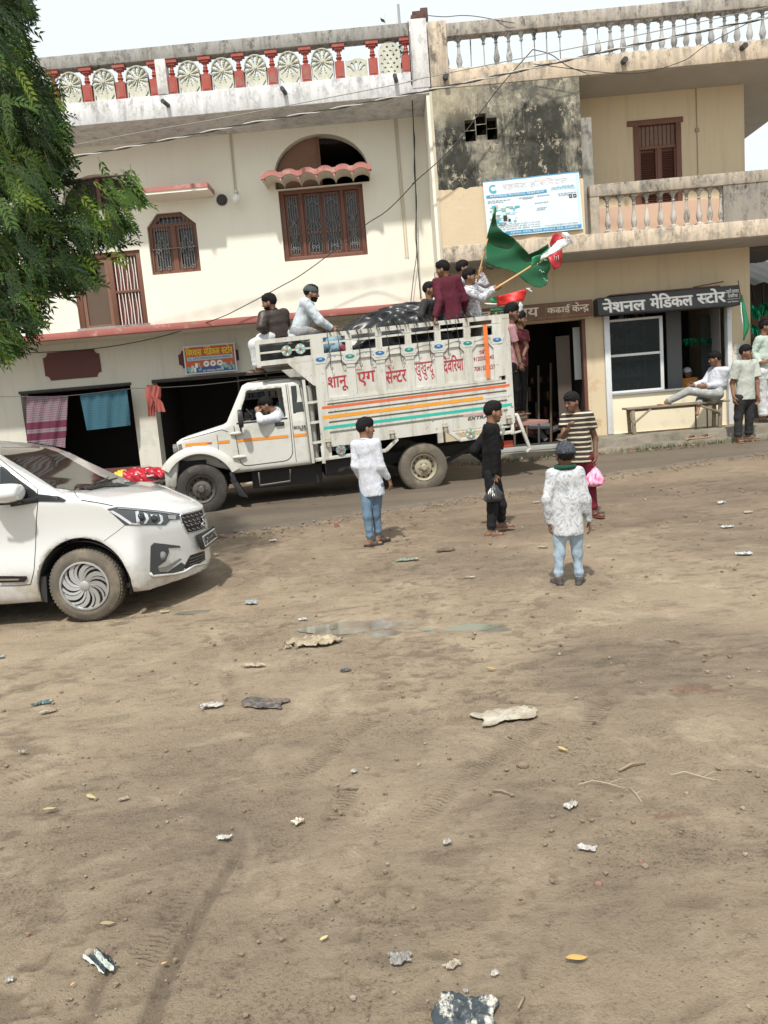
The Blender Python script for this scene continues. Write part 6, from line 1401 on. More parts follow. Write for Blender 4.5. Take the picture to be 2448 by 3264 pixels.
def hand_sdf(w, d, pn, thumb, s, curl):
    """five-fingered hand from the wrist along d; pn palm normal; thumb +-1 side"""
    d = unit(d); pn = unit(pn-d*(np.asarray(pn)@d)); sd = np.cross(d, pn)*thumb; pr = []
    w = np.asarray(w, float)
    pr.append(('p', w+d*.012*s, w+d*.078*s, .030*s, .037*s, sd))
    for k, (o, L) in enumerate(((.031, .070), (.0105, .079), (-.0105, .073), (-.031, .058))):
        b = w+d*.088*s+sd*o*s; c1 = curl*(1+.12*k)
        d1 = unit(d*math.cos(c1)+pn*math.sin(c1)); m1 = b+d1*L*.5*s; c2 = c1*2.0
        d2 = unit(d*math.cos(c2)+pn*math.sin(c2)); m2 = m1+d2*L*.32*s; c3 = c1*2.6
        d3 = unit(d*math.cos(c3)+pn*math.sin(c3)); m3 = m2+d3*L*.22*s
        pr += [('f', b, m1, .0098*s, .0090*s), ('f', m1, m2, .0090*s, .0082*s), ('f', m2, m3, .0082*s, .0070*s)]
    tb = w+d*.028*s+sd*.028*s; t1 = tb+unit(d*.75+sd*.75+pn*.3)*.038*s; t2 = t1+unit(d*.9+sd*.2+pn*(.3+.6*curl))*.030*s
    pr += [('f', tb, t1, .0135*s, .0110*s), ('f', t1, t2, .0110*s, .0085*s)]
    def fn(P):
        D = None; pf = []
        for q in pr:
            if q[0] == 'p': D = sd_ec(P, q[1], q[2], q[3], q[4], q[5], .42)
            else: D = smin(D, sd_rc(P, *q[1:5]), .004)
        return D
    return fn, w+d*.08*s, .125*s
PEOPLE = {}
def person(label, neck, pel, head, tdir, fdir, arms, legs, hs=.205, size=1.0, top=None, bottom=None, shoes=None, cap=None, hair=1.0, skin=None, group=None,
           build=1.0, bare=None, beard=False, curls=(.35, .35), palm=(None, None), base=None, low_res=False, seed=1):
    """joints are world points. arms: [(elbow, wrist, hand dir)] for the right and left arm, legs: [(knee, ankle, toe dir)]; size scales limb girth"""
    skin = skin or m_skin; neck = np.array(neck); pel = np.array(pel); head = np.array(head); u = unit(neck-pel); td = unit(tdir); fd = unit(fdir)
    side = unit(np.cross(td, u)); s = size; front = np.cross(u, side)
    T = np.linalg.norm(neck-pel); SW = .165*s*build; sh = [neck-u*.055*s+side*SW*k-0*front for k in (1, -1)]; hp = [pel+side*.085*s*build*k for k in (1, -1)]
    feet = [l[1] for l in legs if l is not None]; z0 = min([f[2] for f in feet]+[pel[2]])-.07
    th = thing('person', tuple(base if base is not None else (pel[0], pel[1], z0)), label, 'person', group)
    # ---- head in its own frame
    hu = unit(unit(head-neck)*.6+np.array((0, 0, 1.0))); hf = unit(fd-hu*(fd@hu)); hr = np.cross(hf, hu); R = np.stack([hr, hf, hu]); k_ = hs/.225
    def loc(P): return (P-head)@R.T/k_
    I3 = np.eye(3)
    def head_fn(P):
        q = loc(P); ax_ = np.abs(q[..., 0:1]); qm = np.concatenate([ax_, q[..., 1:]], -1)
        d = sd_ell(q, (0, -.012, .030), I3, (.074, .094, .086))
        d = smin(d, sd_rc(q, (0, .030, -.020), (0, .055, -.082), .058, .030), .035)
        d = smin(d, sd_rc(qm, (.040, .045, -.028), (.030, .050, -.070), .026, .020), .03)
        d = smin(d, sd_rc(q, (0, .084, .012), (0, .099, -.022), .009, .0140), .016)
        d = smin(d, sd_ell(qm, (.014, .098, -.024), I3, (.010, .012, .009)), .008)
        d = smin(d, sd_rc(qm, (.012, .086, .026), (.042, .072, .024), .010, .009), .014)
        d = smax(d, -sd_ell(qm, (.033, .094, .008), I3, (.017, .014, .011)), .008)
        d = smin(d, sd_ell(qm, (.033, .075, .008), I3, (.013, .012, .012)), .003)
        d = smin(d, sd_ell(q, (0, .085, -.050), I3, (.023, .012, .0075)), .006); d = smin(d, sd_ell(q, (0, .083, -.061), I3, (.019, .012, .007)), .005)
        d = smin(d, sd_ell(qm, (.076, -.008, -.008), I3, (.010, .020, .031)), .010)
        nk = (R@(neck-head))/k_
        return smin(d, sd_rc(q, (0, -.022, -.05), nk+(R@(u*-.03))/k_, .050*min(1.0, s/k_+.1), .055*min(1, s/k_+.15)), .03)*k_
    hm = sdf_mesh(head_fn, head-.17*k_-(0, 0, .03), head+.17*k_, .0075 if low_res else .0058)
    V = np.array(hm.v); q = loc(V); fc = np.array([V[list(f)].mean(0) for f in hm.f]) if len(hm.f) else np.zeros((0, 3)); q = loc(fc); ax_ = np.abs(q[:, 0]); mi = np.zeros(len(q), int)
    mi[(((ax_-.033)/.0145)**2+((q[:, 2]-.008)/.0062)**2 < 1) & (q[:, 1] > .05)] = 1
    mi[(((ax_-.034)/.021)**2+((q[:, 2]-.030-.05*(.03-np.abs(ax_-.034)))/.0052)**2 < 1) & (q[:, 1] > .05)] = 2
    mi[((q[:, 0]/.024)**2+((q[:, 2]+.055)/.0095)**2 < 1) & (q[:, 1] > .06)] = 3
    if beard: mi[(q[:, 1] > .0) & (q[:, 2] < -.048+.35*ax_*0) & (q[:, 2] > -.13) & ~((q[:, 0]/.022)**2+((q[:, 2]+.055)/.009)**2 < 1)] = 2; mi[((np.abs(q[:, 0])/.03)**2+((q[:, 2]+.040)/.005)**2 < 1) & (q[:, 1] > .07)] = 2
    hm.m = list(map(int, mi)); body = hm
    # ---- body: one continuous surface
    ap = []; lp_ = []
    for k in (0, 1):
        if arms[k] is not None:
            e, w_ = np.array(arms[k][0]), np.array(arms[k][1]); ap.append((sh[k], e, w_, k))
        if k < len(legs) and legs[k] is not None:
            kn, an = np.array(legs[k][0]), np.array(legs[k][1]); lp_.append((hp[k], kn, an, unit(legs[k][2]), k))
    def torso_fn(P, g=0.0):
        d = sd_ec(P, pel+u*.02*s, pel+u*T*.45, (.125*build)*s+g, (.118*build)*s+g, side, .70)
        d = smin(d, sd_ec(P, pel+u*T*.5, neck-u*.16*s, .122*s*build+g, .140*s*build+g, side, .68), .06)
        d = smin(d, sd_rc(P, sh[0]-side*.02*s, sh[1]+side*.02*s, .052*s+g, .052*s+g), .07)
        return smin(d, sd_rc(P, neck-u*.07*s, neck+u*.0, .062*s+g, .05*s+g), .05)
    def arm_fn(P, a, g=0.0, g2=0.0, upto=1.0):
        p, e, w_, k = a
        d = sd_rc(P, p-side*(.02*s if k == 0 else -.02*s), e, .050*s*build**.5+g, .040*s+g)
        return smin(d, sd_rc(P, e, w_, .039*s+g, .026*s+g2), .02)
    def leg_fn(P, l, g=0.0, g2=0.0):
        h, kn, an, to, k = l
        d = sd_ec(P, h, kn, .088*s*build+g, .058*s+g, side, .95); return smin(d, sd_rc(P, kn, an, .056*s+g, .036*s+g2), .03)
    def body_fn(P):
        d = torso_fn(P, -.012*s)
        for a in ap: d = smin(d, arm_fn(P, a), .03)
        for l in lp_:
            d = smin(d, leg_fn(P, l, -.016*s), .03); an, to = l[2], l[3]
            zf = an-np.array((0, 0, .055*s)) if abs(to[2]) < .9 else an
            fs = np.cross(to, (0, 0, 1.0)); fs = unit(fs) if np.linalg.norm(fs) > .1 else side
            d = smin(d, sd_rc(P, an, zf-to*.035*s, .036*s, .030*s), .02)
            f_ = sd_ec(P, zf-to*.04*s, zf+to*.12*s, .028*s, .036*s, fs, .55); d = smin(d, f_, .025)
            for t_ in range(5): o = (t_-2)*.0155*s; d = smin(d, sd_rc(P, zf+to*.125*s+fs*o, zf+to*(.165-.006*abs(t_-1.5))*s+fs*o, .0105*s, .0085*s), .006)
        return d
    pts = [neck, pel]+sh+hp+[x for a in ap for x in a[1:3]]+[x for l in lp_ for x in (l[1], l[2], l[2]+l[3]*.2*s-np.array((0, 0, .09*s)))]
    lo = np.min(pts, 0)-.18*s; hi = np.max(pts, 0)+.18*s
    h = .021 if low_res else .0155
    bm_ = sdf_mesh(body_fn, lo, hi, h); body.join(bm_)
    for a in ap:
        k = a[3]; hd = arms[k][2] if len(arms[k]) > 2 and arms[k][2] is not None else a[2]-a[1]
        pn = palm[k] if palm[k] is not None else -side*(1 if k == 0 else -1)
        fn, c, r = hand_sdf(a[2], hd, np.array(pn, float), (1 if k == 0 else -1)*1, s*.98, curls[k])
        body.join(sdf_mesh(fn, c-r, c+r, .0068 if not low_res else .009))
    bo = smesh(body, 'body', [skin, m_eye, m_hair, m_lip], th)
    # ---- hair / cap
    if hair:
        def hair_fn(P):
            q = loc(P); d = smin(sd_ell(q, (0, -.016, .034), I3, (.0765+.002*hair, .098+.002*hair, .088+.004*hair)), sd_ell(q, (0, .004, .072), I3, (.062+.008*hair, .086+.008*hair, .050+.018*hair)), .03)
            n_ = .0030*np.sin(q[..., 0]*150+5*np.sin(q[..., 1]*50+2*q[..., 2]*30))*np.clip(q[..., 2]*12, .3, 1.4)+.0022*np.sin(q[..., 1]*210+q[..., 2]*170)
            line = q[..., 2]*.80-q[..., 1]*.60+.004+.010*np.cos(q[..., 0]*34)+.006*np.sin(q[..., 0]*170)*(q[..., 1] > .03)    # hairline: high on the brow, low at the nape
            low = -.062-q[..., 2]*1.0-.25*q[..., 1]
            cut = np.maximum(-(line+.012), low); d = smax(d+n_, cut, .012)
            fr = sd_ell(q, (.012, .062, .092), I3, (.055, .035, .022+.008*hair)); return smin(d, fr+n_, .018)*k_ if hair > 1.1 else d*k_
        smesh(sdf_mesh(hair_fn, head-.15*k_, head+.165*k_, .0085 if low_res else .0065), 'hair', m_hair, th)
    if cap is not None:
        cm_, ch_ = cap
        def cap_fn(P):
            q = loc(P); d = sd_ell(q, (0, -.012, .038), I3, (.089, .110, ch_)); return smax(d, .030-.10*(q[..., 1])-q[..., 2]-.012, .006)*k_
        smesh(sdf_mesh(cap_fn, head-.16*k_, head+.18*k_, .008), 'cap', cm_, th)
    # ---- clothes
    if top:
        g = top.get('loose', .014)*s; hem = top.get('hem', .10)*s; sl = top.get('sleeve', 1.0); flare = top.get('flare', .012)*s; wr = .5*top.get('wrinkle', .006)
        lo_ = pel-u*hem
        def top_fn(P):
            d = torso_fn(P, g); d = smin(d, sd_ec(P, lo_+u*.02, pel+u*T*.4, .135*s*build+g+flare, .118*s*build+g, side, .74), .05)
            d = d+wrinkle(P, wr, seed)
            d = np.maximum(d, (lo_-P)@u)
            d = smax(d, (P-(neck+u*.012*s))@u, .01)
            for a in ap:
                p, e, w_, k = a
                if sl >= 1:
                    dd = arm_fn(P, a, g*1.15, g*.9)+wrinkle(P, wr*1.1, seed+7, 1.25); dd = np.maximum(dd, np.where(np.linalg.norm(P-w_, axis=-1) < .12*s, (P-w_)@unit(w_-e), -1))
                else:
                    q_ = p+(e-p)*sl; dd = sd_rc(P, p, q_, .056*s+g, .056*s+g*1.5)+wrinkle(P, wr, seed+7); dd = np.maximum(dd, (P-q_)@unit(e-p))
                d = smin(d, dd, .02)
            return d
        cl = sdf_mesh(top_fn, lo, hi, .017 if low_res else .0125); ring = [neck+u*.010*s+side*.058*s*math.cos(t_)+front*.056*s*math.sin(t_)+u*(.018*s*-math.sin(t_)-.002) for t_ in np.linspace(0, 2*math.pi, 20)[:-1]]
        if top.get('collar', True): cl.join(MB().tube(ring, .014*s, 6, closed=True))
        smesh(cl, top.get('name', 'shirt'), top['mat'], th, 60)
    if bottom:
        g = bottom.get('loose', .010)*s; wr = .55*bottom.get('wrinkle', .006); ln = bottom.get('length', 1.0)
        def bot_fn(P):
            d = sd_ec(P, pel-u*.03*s, pel+u*.10*s, .118*s*build+g, .112*s*build+g, side, .74)
            for l in lp_:
                hh, kn, an, to, k = l; cu = an+(kn-an)*.03
                if ln >= 1:
                    dd = leg_fn(P, l, g, g+bottom.get('cuff', .012)*s); tl = np.clip(1-np.linalg.norm(P-an, axis=-1)/(.16*s), 0, 1); dd = dd+wrinkle(P, wr, seed+3)+tl*.008*np.sin((P-an)@unit(kn-an)*95); dd = smax(dd, np.where(np.linalg.norm(P-an, axis=-1) < .14*s, (P-cu)@unit(an-kn), -1), .004)
                else:
                    q_ = kn+(hh-kn)*(1-ln) if ln < 1 else kn; dd = sd_ec(P, hh, q_, .092*s*build+g, .070*s+g, side, .95)+wrinkle(P, wr, seed+3); dd = np.maximum(dd, (P-q_)@unit(kn-hh))
                d = smin(d, dd, .03)
            return np.maximum(d, (P-(pel+u*.13*s))@u)
        smesh(sdf_mesh(bot_fn, lo, hi, .017 if low_res else .0125), bottom.get('name', 'trousers'), bottom['mat'], th, 60)
    if shoes:
        for l in lp_:
            an, to = l[2], l[3]; fs = unit(np.cross(to, (0, 0, 1.0))); zf = an-np.array((0, 0, .055*s)); b = zf-np.array((0, 0, .034*s))
            m = MB(); out = [(-.085, .030), (-.095, 0), (-.085, -.030), (0, -.036), (.09, -.048), (.15, -.040), (.178, 0), (.15, .040), (.09, .046), (0, .034)]
            m.prism([[(x*s, y*s) for x, y in out]], lambda x_, y_, d_: b+to*x_+fs*y_+np.array((0, 0, d_)), .0, .020*s)
            m.prism([[(x*s*.985, y*s*.94) for x, y in out]], lambda x_, y_, d_: b+to*x_+fs*y_+np.array((0, 0, .0205*s+d_)), 0, .006*s, 1)
            if shoes[0] == 'shoe':
                m2 = sdf_mesh(lambda P: np.minimum(sd_ec(P, zf-to*.045*s, zf+to*.135*s, .038*s, .046*s, fs, .66), sd_rc(P, zf-to*.02*s, zf-to*.02*s+np.array((0, 0, .045*s)), .043*s, .040*s)), zf-.26*s, zf+.26*s, .012); m2.m = [1]*len(m2.f); m.join(m2)
            elif shoes[0] == 'sandal':
                for sx in (.03, .075): m.grid([[b+to*(sx+dx)*s+fs*.047*s*math.cos(t_)+np.array((0, 0, (.02+.062*math.sin(t_))*s)) for t_ in np.linspace(0, math.pi, 9)] for dx in (-.018, .018)], 1)
            else:
                for sg in (1, -1): m.tube([b+to*.115*s+np.array((0, 0, .062*s)), b+to*.08*s+fs*sg*.03*s+np.array((0, 0, .060*s)), b+to*.02*s+fs*sg*.040*s+np.array((0, 0, .025*s))], .007*s, 6, 1)
            m.build('shoe' if shoes[0] == 'shoe' else 'sandal', shoes[1], th, smooth=40)
    return th
def rel(p, q): return np.array(p)+np.array(q, float)
jeans = lambda n, c: fabric(n, c, .25, 9, wash=mul(c, 1.45))
sole_b = [plain('black_sole', (.03, .028, .026), .8), plain('dark_strap', (.035, .03, .03), .6)]
sole_t = [plain('tan_sole', (.26, .15, .10), .8), plain('brown_strap', (.13, .08, .055), .7)]
# prints
def print_mat(name, base, ink, sc, lo_, hi_, stretch=(1, 1, 1), dist=1.5):
    t = NT(name); n_ = t.noise(sc, 5, .6, src=t.map(stretch), dist=dist); c = t.mix(t.ramp(n_, lo_, hi_), base, ink); folds(t, .8); return t.out(c, .85)
m_fern = print_mat('fern_print_cotton', (.50, .51, .53), (.30, .32, .35), 9, .50, .58, (1, 1, 1.2), 4.5)
m_camo = print_mat('grey_splash_print', (.50, .50, .53), (.19, .20, .24), 9, .52, .56, (1, 1, 1.6), 2.0)
m_camo2 = print_mat('grey_pink_print', (.48, .47, .50), (.20, .16, .20), 10, .50, .56, (1, 1, 1.3), 2.0)
t = NT('striped_jersey'); z = t.sep()[2]; w_ = t.math('FRACT', t.math('MULTIPLY', t.math('ADD', z, t.math('MULTIPLY', t.noise(5, 2), .015)), 19))
c = t.mix(t.ramp(w_, .66, .68), (.030, .024, .022), (.50, .44, .33)); folds(t, .8); m_stripe = t.out(c, .9)
m_white = fabric('white_cotton', (.53, .55, .61), .06); m_whiter = fabric('white_trousers', (.55, .56, .57), .06); m_black = fabric('black_cotton', (.010, .010, .011), .25, spec=.15)
# -- boy in a white shirt and jeans
f1 = onground(OV, 795, 1180); f2 = onground(OV, 820, 1168); Y = f1[1]; J = lambda v, x, y, dy=0: at(v, x, y, Y+dy)
person('boy in white shirt and blue jeans watching the truck from the roadside', J(Z6, 366, 1398, .03), J(Z6, 412, 1720, .06), J(Z6, 370, 1318, .05), (.42, .9, 0), (.92, .42, -.05),
       [(J(Z6, 478, 1585, -.02), J(Z6, 536, 1672, .04), (.25, .05, -1)), (J(Z6, 296, 1580, .06), J(Z6, 350, 1690, .22))], [(J(ZG, 205, 455, .08), J(ZG, 213, 533, .09), (.85, .45, 0)), (J(ZG, 172, 460, -.01), J(ZG, 182, 548, .0), (.95, .2, 0))],
       hs=.205, size=.80, top=dict(mat=m_white, hem=.13, loose=.016, flare=.026, wrinkle=.006, name='shirt'), bottom=dict(mat=jeans('mid_blue_denim', (.11, .17, .24)), name='jeans', loose=.001), shoes=('sandal', sole_b), base=(f1[0], Y, f1[2]), seed=4)
# -- boy in black
f1 = onground(ZG, 640, 527); Y = f1[1]
person('boy in black kurta and black trousers carrying a black plastic bag', J(Z6, 1268, 1285, .0), J(Z6, 1272, 1630), J(Z6, 1282, 1200), (.93, -.2, 0), (1, .12, -.02),
       [(J(Z6, 1288, 1480, -.12), J(Z6, 1293, 1640, -.13), (0, 0, -1)), (J(Z6, 1150, 1470, .10), J(Z6, 1245, 1560, .18))], [(J(ZG, 636, 432, -.06), J(ZG, 630, 512, -.07), (1, -.1, 0)), (J(ZG, 668, 418, .06), J(ZG, 668, 482, .10), (1, .05, 0))],
       hs=.205, size=.82, top=dict(mat=m_black, hem=.06, loose=.026, wrinkle=.009, name='kurta'), bottom=dict(mat=fabric('faded_black_denim', (.012, .0125, .014), .3), loose=.012), shoes=('sandal', sole_t), base=tuple(f1), curls=(.8, .4), seed=9)
bagp = J(Z6, 1290, 1690, -.13)
def bag(name, label, top, bot, rad, mat, seed, mats2=None):
    top = np.array(top); bot = np.array(bot)
    def fn(P):
        t_ = np.clip((top[2]-P[..., 2])/(top[2]-bot[2]), 0, 1); c = top+(bot-top)*t_[..., None]; r_ = .010+rad*np.clip(t_*1.25-.10, 0, 1)**.75*np.sqrt(np.clip(1.03-t_**6, 0, 1)); q = P-c
        ang = np.arctan2(q[..., 1], q[..., 0]); d = np.hypot(q[..., 0], q[..., 1]*1.15)-r_*(1+.10*np.sin(ang*5+seed)*(1-t_*.4)+.07*np.sin(ang*11+P[..., 2]*40)+.05*np.sin(P[..., 2]*60+ang*3))
        return np.maximum(d*.7, np.maximum(P[..., 2]-top[2], bot[2]-P[..., 2]))
    m = sdf_mesh(fn, np.minimum(top, bot)-.17, np.maximum(top, bot)+.17, .008)
    for k in (-1, 1): m.join(MB().tube([top+np.array((k*.012, 0, -.01)), top+np.array((k*.018, 0, .03)), top+np.array((k*.006, 0, .06))], .006, 6))
    return tag(smesh(m, name, mat, None), label, 'bag')
bag('plastic_bag', 'small black plastic bag hanging from the hand of the boy in black', J(Z6, 1290, 1700, -.14), J(Z6, 1280, 1840, -.14), .105, plain('black_film', (.020, .020, .022), .25, 0, .7), 2)
# -- small boy seen from behind
f1 = onground(ZG, 878, 722); f2 = onground(ZG, 972, 722); Y = f1[1]+.02
person('small boy in fern print shirt pale jeans and dark skullcap seen from behind', J(ZG, 906, 284), J(ZG, 916, 490), J(ZG, 906, 236, -.01), (.06, 1, 0), (.02, 1, .08),
       [(J(ZG, 981, 400, -.02), J(ZG, 994, 478, .02), (.15, 0, -1)), (J(ZG, 838, 402, -.02), J(ZG, 846, 488, .02), (.1, 0, -1))], [(J(ZG, 950, 598, .02), J(ZG, 958, 692), (.45, .9, 0)), (J(ZG, 884, 600, .02), J(ZG, 882, 692), (-.25, .95, 0))],
       hs=.20, size=.70, top=dict(mat=m_fern, hem=.12, loose=.018, flare=.022, wrinkle=.008), bottom=dict(mat=jeans('pale_washed_denim', (.30, .38, .46)), name='jeans', loose=.004, cuff=.008, wrinkle=.008), shoes=('shoe', [plain('pale_sole', (.34, .24, .19), .8), plain('dark_grey_canvas', (.05, .048, .048), .8)]), cap=(print_mat('speckled_dark_knit', (.025, .028, .038), (.11, .13, .16), 80, .56, .6), .098), hair=.4, base=(J(ZG, 925, 722)[0], Y, f1[2]), skin=m_skin2, seed=14)
m = MB(); nk = J(ZG, 906, 277); m.tube([nk+np.array((.07*math.cos(a_), .06*math.sin(a_), .0)) for a_ in np.linspace(0, 2*math.pi, 18)[:-1]], .022, 8, closed=True); m.tube([nk+np.array((-.06, -.02, 0)), nk+np.array((-.10, -.01, -.03)), nk+np.array((-.12, 0, -.08))], [.022, .02, .012], 8)
tag(m.build('neck_scarf', fabric('dark_green_cotton', (.012, .06, .04), .2), None, smooth=180), 'dark green scarf around the neck of the small boy in the skullcap', 'scarf')
# -- boy in stripes
f1 = onground(OV, 1287, 1118); Y = f1[1]
person('boy in striped T-shirt and dark red trousers holding a pink bag', J(Z7, 338, 1160), J(Z7, 372, 1475), J(Z7, 308, 1088, -.03), (-.40, -.90, 0), (-.80, -.55, -.12),
       [(J(Z7, 250, 1318, -.05), J(Z7, 278, 1275, -.22), (.25, -.2, .9)), (J(Z7, 470, 1335, .0), J(Z7, 472, 1465, -.06), (-.1, -.1, -1))], [(J(OV, 1250, 1028, -.02), J(OV, 1250, 1098, .05), (-.3, -.9, 0)), (J(OV, 1276, 1030), J(OV, 1283, 1103), (.6, -.75, 0))],
       hs=.20, size=.80, top=dict(mat=m_stripe, hem=.05, loose=.014, sleeve=.55, name='tee_shirt'), bottom=dict(mat=fabric('dark_red_cotton', (.13, .014, .024), .2), loose=.008, name='trousers'), shoes=('slipper', [plain('maroon_sole', (.16, .05, .05), .8), plain('maroon_strap', (.10, .03, .03), .6)]), base=tuple(f1), skin=m_skin2, curls=(.6, .9), seed=22)
t = NT('pink_film'); c = t.mix(t.ramp(t.voro(14), .2, .5), (.70, .10, .26), (.80, .36, .52)); c = t.mix(t.ramp(t.noise(18, 4), .60, .64), c, (.55, .10, .06)); c = t.mix(t.ramp(t.noise(14, 3), .66, .7), c, (.75, .60, .62)); pink = t.out(c, .25)
bag('plastic_bag', 'pink plastic bag of fruit in the hand of the boy in stripes', J(Z7, 466, 1520, -.07), J(Z7, 466, 1665, -.07), .115, pink, 6)
# -- man standing by the pier
f1 = at(Z7, 1455, 1362, 13.08); Y = 13.08
person('man in grey T-shirt and black jeans standing at the corner pier', J(Z7, 1503, 800), J(Z7, 1502, 1050), J(Z7, 1508, 742, -.03), (.30, -.93, 0), (.72, -.68, -.02),
       [(J(Z7, 1412, 955, -.0), J(Z7, 1422, 1045, -.06), (.1, -.1, -1)), (J(Z7, 1583, 945, .0), J(Z7, 1590, 1040, -.04), (0, -.1, -1))], [(J(Z7, 1456, 1190), J(Z7, 1452, 1325), (-.05, -1, 0)), (J(Z7, 1530, 1185, .02), J(Z7, 1525, 1310, .06), (.75, -.62, 0))],
       hs=.225, size=1.0, build=1.03, top=dict(mat=fabric('pale_grey_jersey', (.40, .42, .38), .08), hem=.04, loose=.022, sleeve=.75, name='tee_shirt'), bottom=dict(mat=fabric('black_denim', (.028, .028, .03), .3), name='jeans', loose=.014), shoes=('slipper', sole_t), hair=.7, base=tuple(f1), seed=31)
# -- man at the edge, hand on hip
Y = 14.0; J = lambda v, x, y, dy=0: at(v, x, y, Y+dy)
person('man in pale green shirt and white trousers with hand on hip beyond the pier', J(ZR, 690, 1100), J(ZR, 690, 1430), J(ZR, 706, 1010, -.02), (.55, -.75, 0), (.85, -.4, 0),
       [(J(ZR, 592, 1255, -.05), J(ZR, 655, 1345, -.16), (.8, -.3, .1)), (J(ZR, 775, 1260, .05), J(ZR, 780, 1400, .05))], [(J(ZR, 668, 1640), J(ZR, 690, 1850), (.6, -.8, 0)), (J(ZR, 740, 1640, .05), J(ZR, 745, 1845, .08), (.9, -.3, 0))],
       hs=.225, size=1.0, top=dict(mat=fabric('pale_mint_cotton', (.42, .50, .44), .06), hem=.14, loose=.02, wrinkle=.008), bottom=dict(mat=m_whiter, loose=.03, wrinkle=.010), shoes=('slipper', sole_b), base=(J(ZR, 705, 1890)[0], Y, J(ZR, 705, 1890)[2]), seed=37)
# -- man lounging on the bench
Y = 13.72; J = lambda v, x, y, dy=0: at(v, x, y, Y+dy)
person('man in white shirt and grey jeans lounging on the bench outside the counter', J(Z7, 1322, 850, .02), J(Z7, 1285, 1030, 0), J(Z7, 1294, 787, .0), (-.90, -.30, 0), (-.95, .25, .05),
       [(J(Z7, 1230, 945, .16), J(Z7, 1150, 968, .05), (-1, -.1, .0)), (J(Z7, 1345, 960, -.10), J(Z7, 1235, 972, -.14), (-1, .05, 0))], [(J(Z7, 1195, 1062, .10), J(Z7, 1180, 1098, -.10), (-.35, -.35, -.85)), (J(Z7, 1112, 1008, -.06), J(Z7, 960, 1085, -.04), (-.98, 0, .15))],
       hs=.225, size=1.0, build=1.08, top=dict(mat=m_white, hem=.04, loose=.022, wrinkle=.009), bottom=dict(mat=jeans('grey_denim', (.30, .31, .30)), name='jeans', loose=.012), hair=.8, base=tuple(J(Z7, 1285, 1075)), seed=41)
# -- old man behind the counter
Y = YW+.95
person('old man in white skullcap and orange shirt sitting inside the shop', J(Z7, 1110, 920), J(Z7, 1115, 1030), J(Z7, 1104, 882, -.02), (-.1, -1, 0), (-.1, -1, 0),
       [(J(Z7, 1075, 985, -.1), J(Z7, 1085, 1010, -.25)), (J(Z7, 1150, 985, -.1), J(Z7, 1140, 1012, -.25))], [], hs=.20, size=.85, top=dict(mat=fabric('orange_cotton', (.62, .27, .08), .1), hem=.05, loose=.02), cap=(m_white, .085), hair=0, beard=False, base=tuple(J(Z7, 1115, 1040)), low_res=True, seed=43)
# -- people on the truck
def JT(v, x, y, w=0): return tpt(v, x, y, w)
person('passenger in white shirt leaning his elbow out of the truck window', JT(Z5, 905, 1275, .16), JT(Z5, 985, 1480, .30), JT(Z5, 838, 1232, .14), (-1, -.15, 0), (-1, -.12, -.28),
       [(JT(Z5, 900, 1400, .45), JT(Z5, 830, 1380, .50)), (JT(Z5, 800, 1348, -.05), JT(Z5, 778, 1296, .03), (-.2, .3, .9))], [], hs=.215, size=.95, top=dict(mat=m_white, hem=.02, loose=.02), hair=.8, base=tuple(tw(1.2, .4, 1.25)), curls=(.4, .8), low_res=True, seed=51)
person('man in dark brown jacket and white trousers sitting on the front rail', JT(Z5, 890, 508, .30), JT(Z5, 925, 700, .32), JT(Z5, 862, 447, .28), (-.62, .75, 0), (-.96, .1, -.22),
       [(JT(Z5, 985, 610, .48), JT(Z5, 880, 690, .55)), (JT(Z5, 800, 630, .12), JT(Z5, 842, 680, .22), (.6, .2, -.2))], [(JT(Z5, 800, 725, .42), JT(Z5, 790, 940, .42), (-.9, .1, 0)), (JT(Z5, 745, 765, .18), JT(Z5, 775, 945, .20), (-.9, -.1, 0))],
       hs=.225, size=1.0, build=1.1, top=dict(mat=M('dark_brown_leather', (.032, .020, .016), .5, .25, 8, bump=.3, bs=40), hem=.03, loose=.026, name='jacket', wrinkle=.009), bottom=dict(mat=m_whiter, loose=.02), shoes=('slipper', sole_b), beard=True, hair=.8, base=tuple(JT(Z5, 930, 735, .3)), seed=53)
person('man in pale grey kurta and skullcap sitting on the truck rail facing backwards', JT(Z5, 1165, 440, .30), JT(Z5, 1085, 685, .30), JT(Z5, 1185, 377, .30), (.95, -.10, 0), (1, .05, 0),
       [(JT(Z5, 1250, 585, .12), JT(Z5, 1335, 640, .20), (.9, 0, -.5)), (JT(Z5, 1240, 590, .5), JT(Z5, 1320, 640, .52))], [(JT(Z5, 1310, 645, .25), JT(Z5, 1330, 830, .30), (1, 0, 0)), (JT(Z5, 1290, 655, .50), JT(Z5, 1300, 830, .52), (1, 0, 0))],
       hs=.225, size=1.0, build=1.05, top=dict(mat=fabric('pale_grey_cotton', (.47, .52, .56), .06), hem=.10, loose=.024, wrinkle=.010, name='kurta'), bottom=dict(mat=fabric('grey_trousers', (.26, .26, .27), .1), loose=.012), cap=(fabric('grey_green_cap', (.06, .075, .075), .2), .092), hair=.45, beard=True, base=tuple(JT(Z5, 1090, 730, .3)), seed=57)
person('boy in black shirt sitting low in the truck bed by the tarpaulin', JT(Z6, 832, 398, .45), JT(Z6, 815, 600, .5), JT(Z6, 828, 325, .45), (.75, -.6, 0), (.98, -.25, 0),
       [(JT(Z6, 765, 510, .30), JT(Z6, 800, 600, .30)), (JT(Z6, 880, 500, .5), JT(Z6, 870, 600, .4))], [], hs=.21, size=.85, top=dict(mat=print_mat('black_shirt_pale_print', (.022, .022, .024), (.20, .20, .20), 20, .66, .69), hem=.05, loose=.02), hair=.55, base=tuple(JT(Z6, 815, 650, .5)), low_res=True, seed=61)
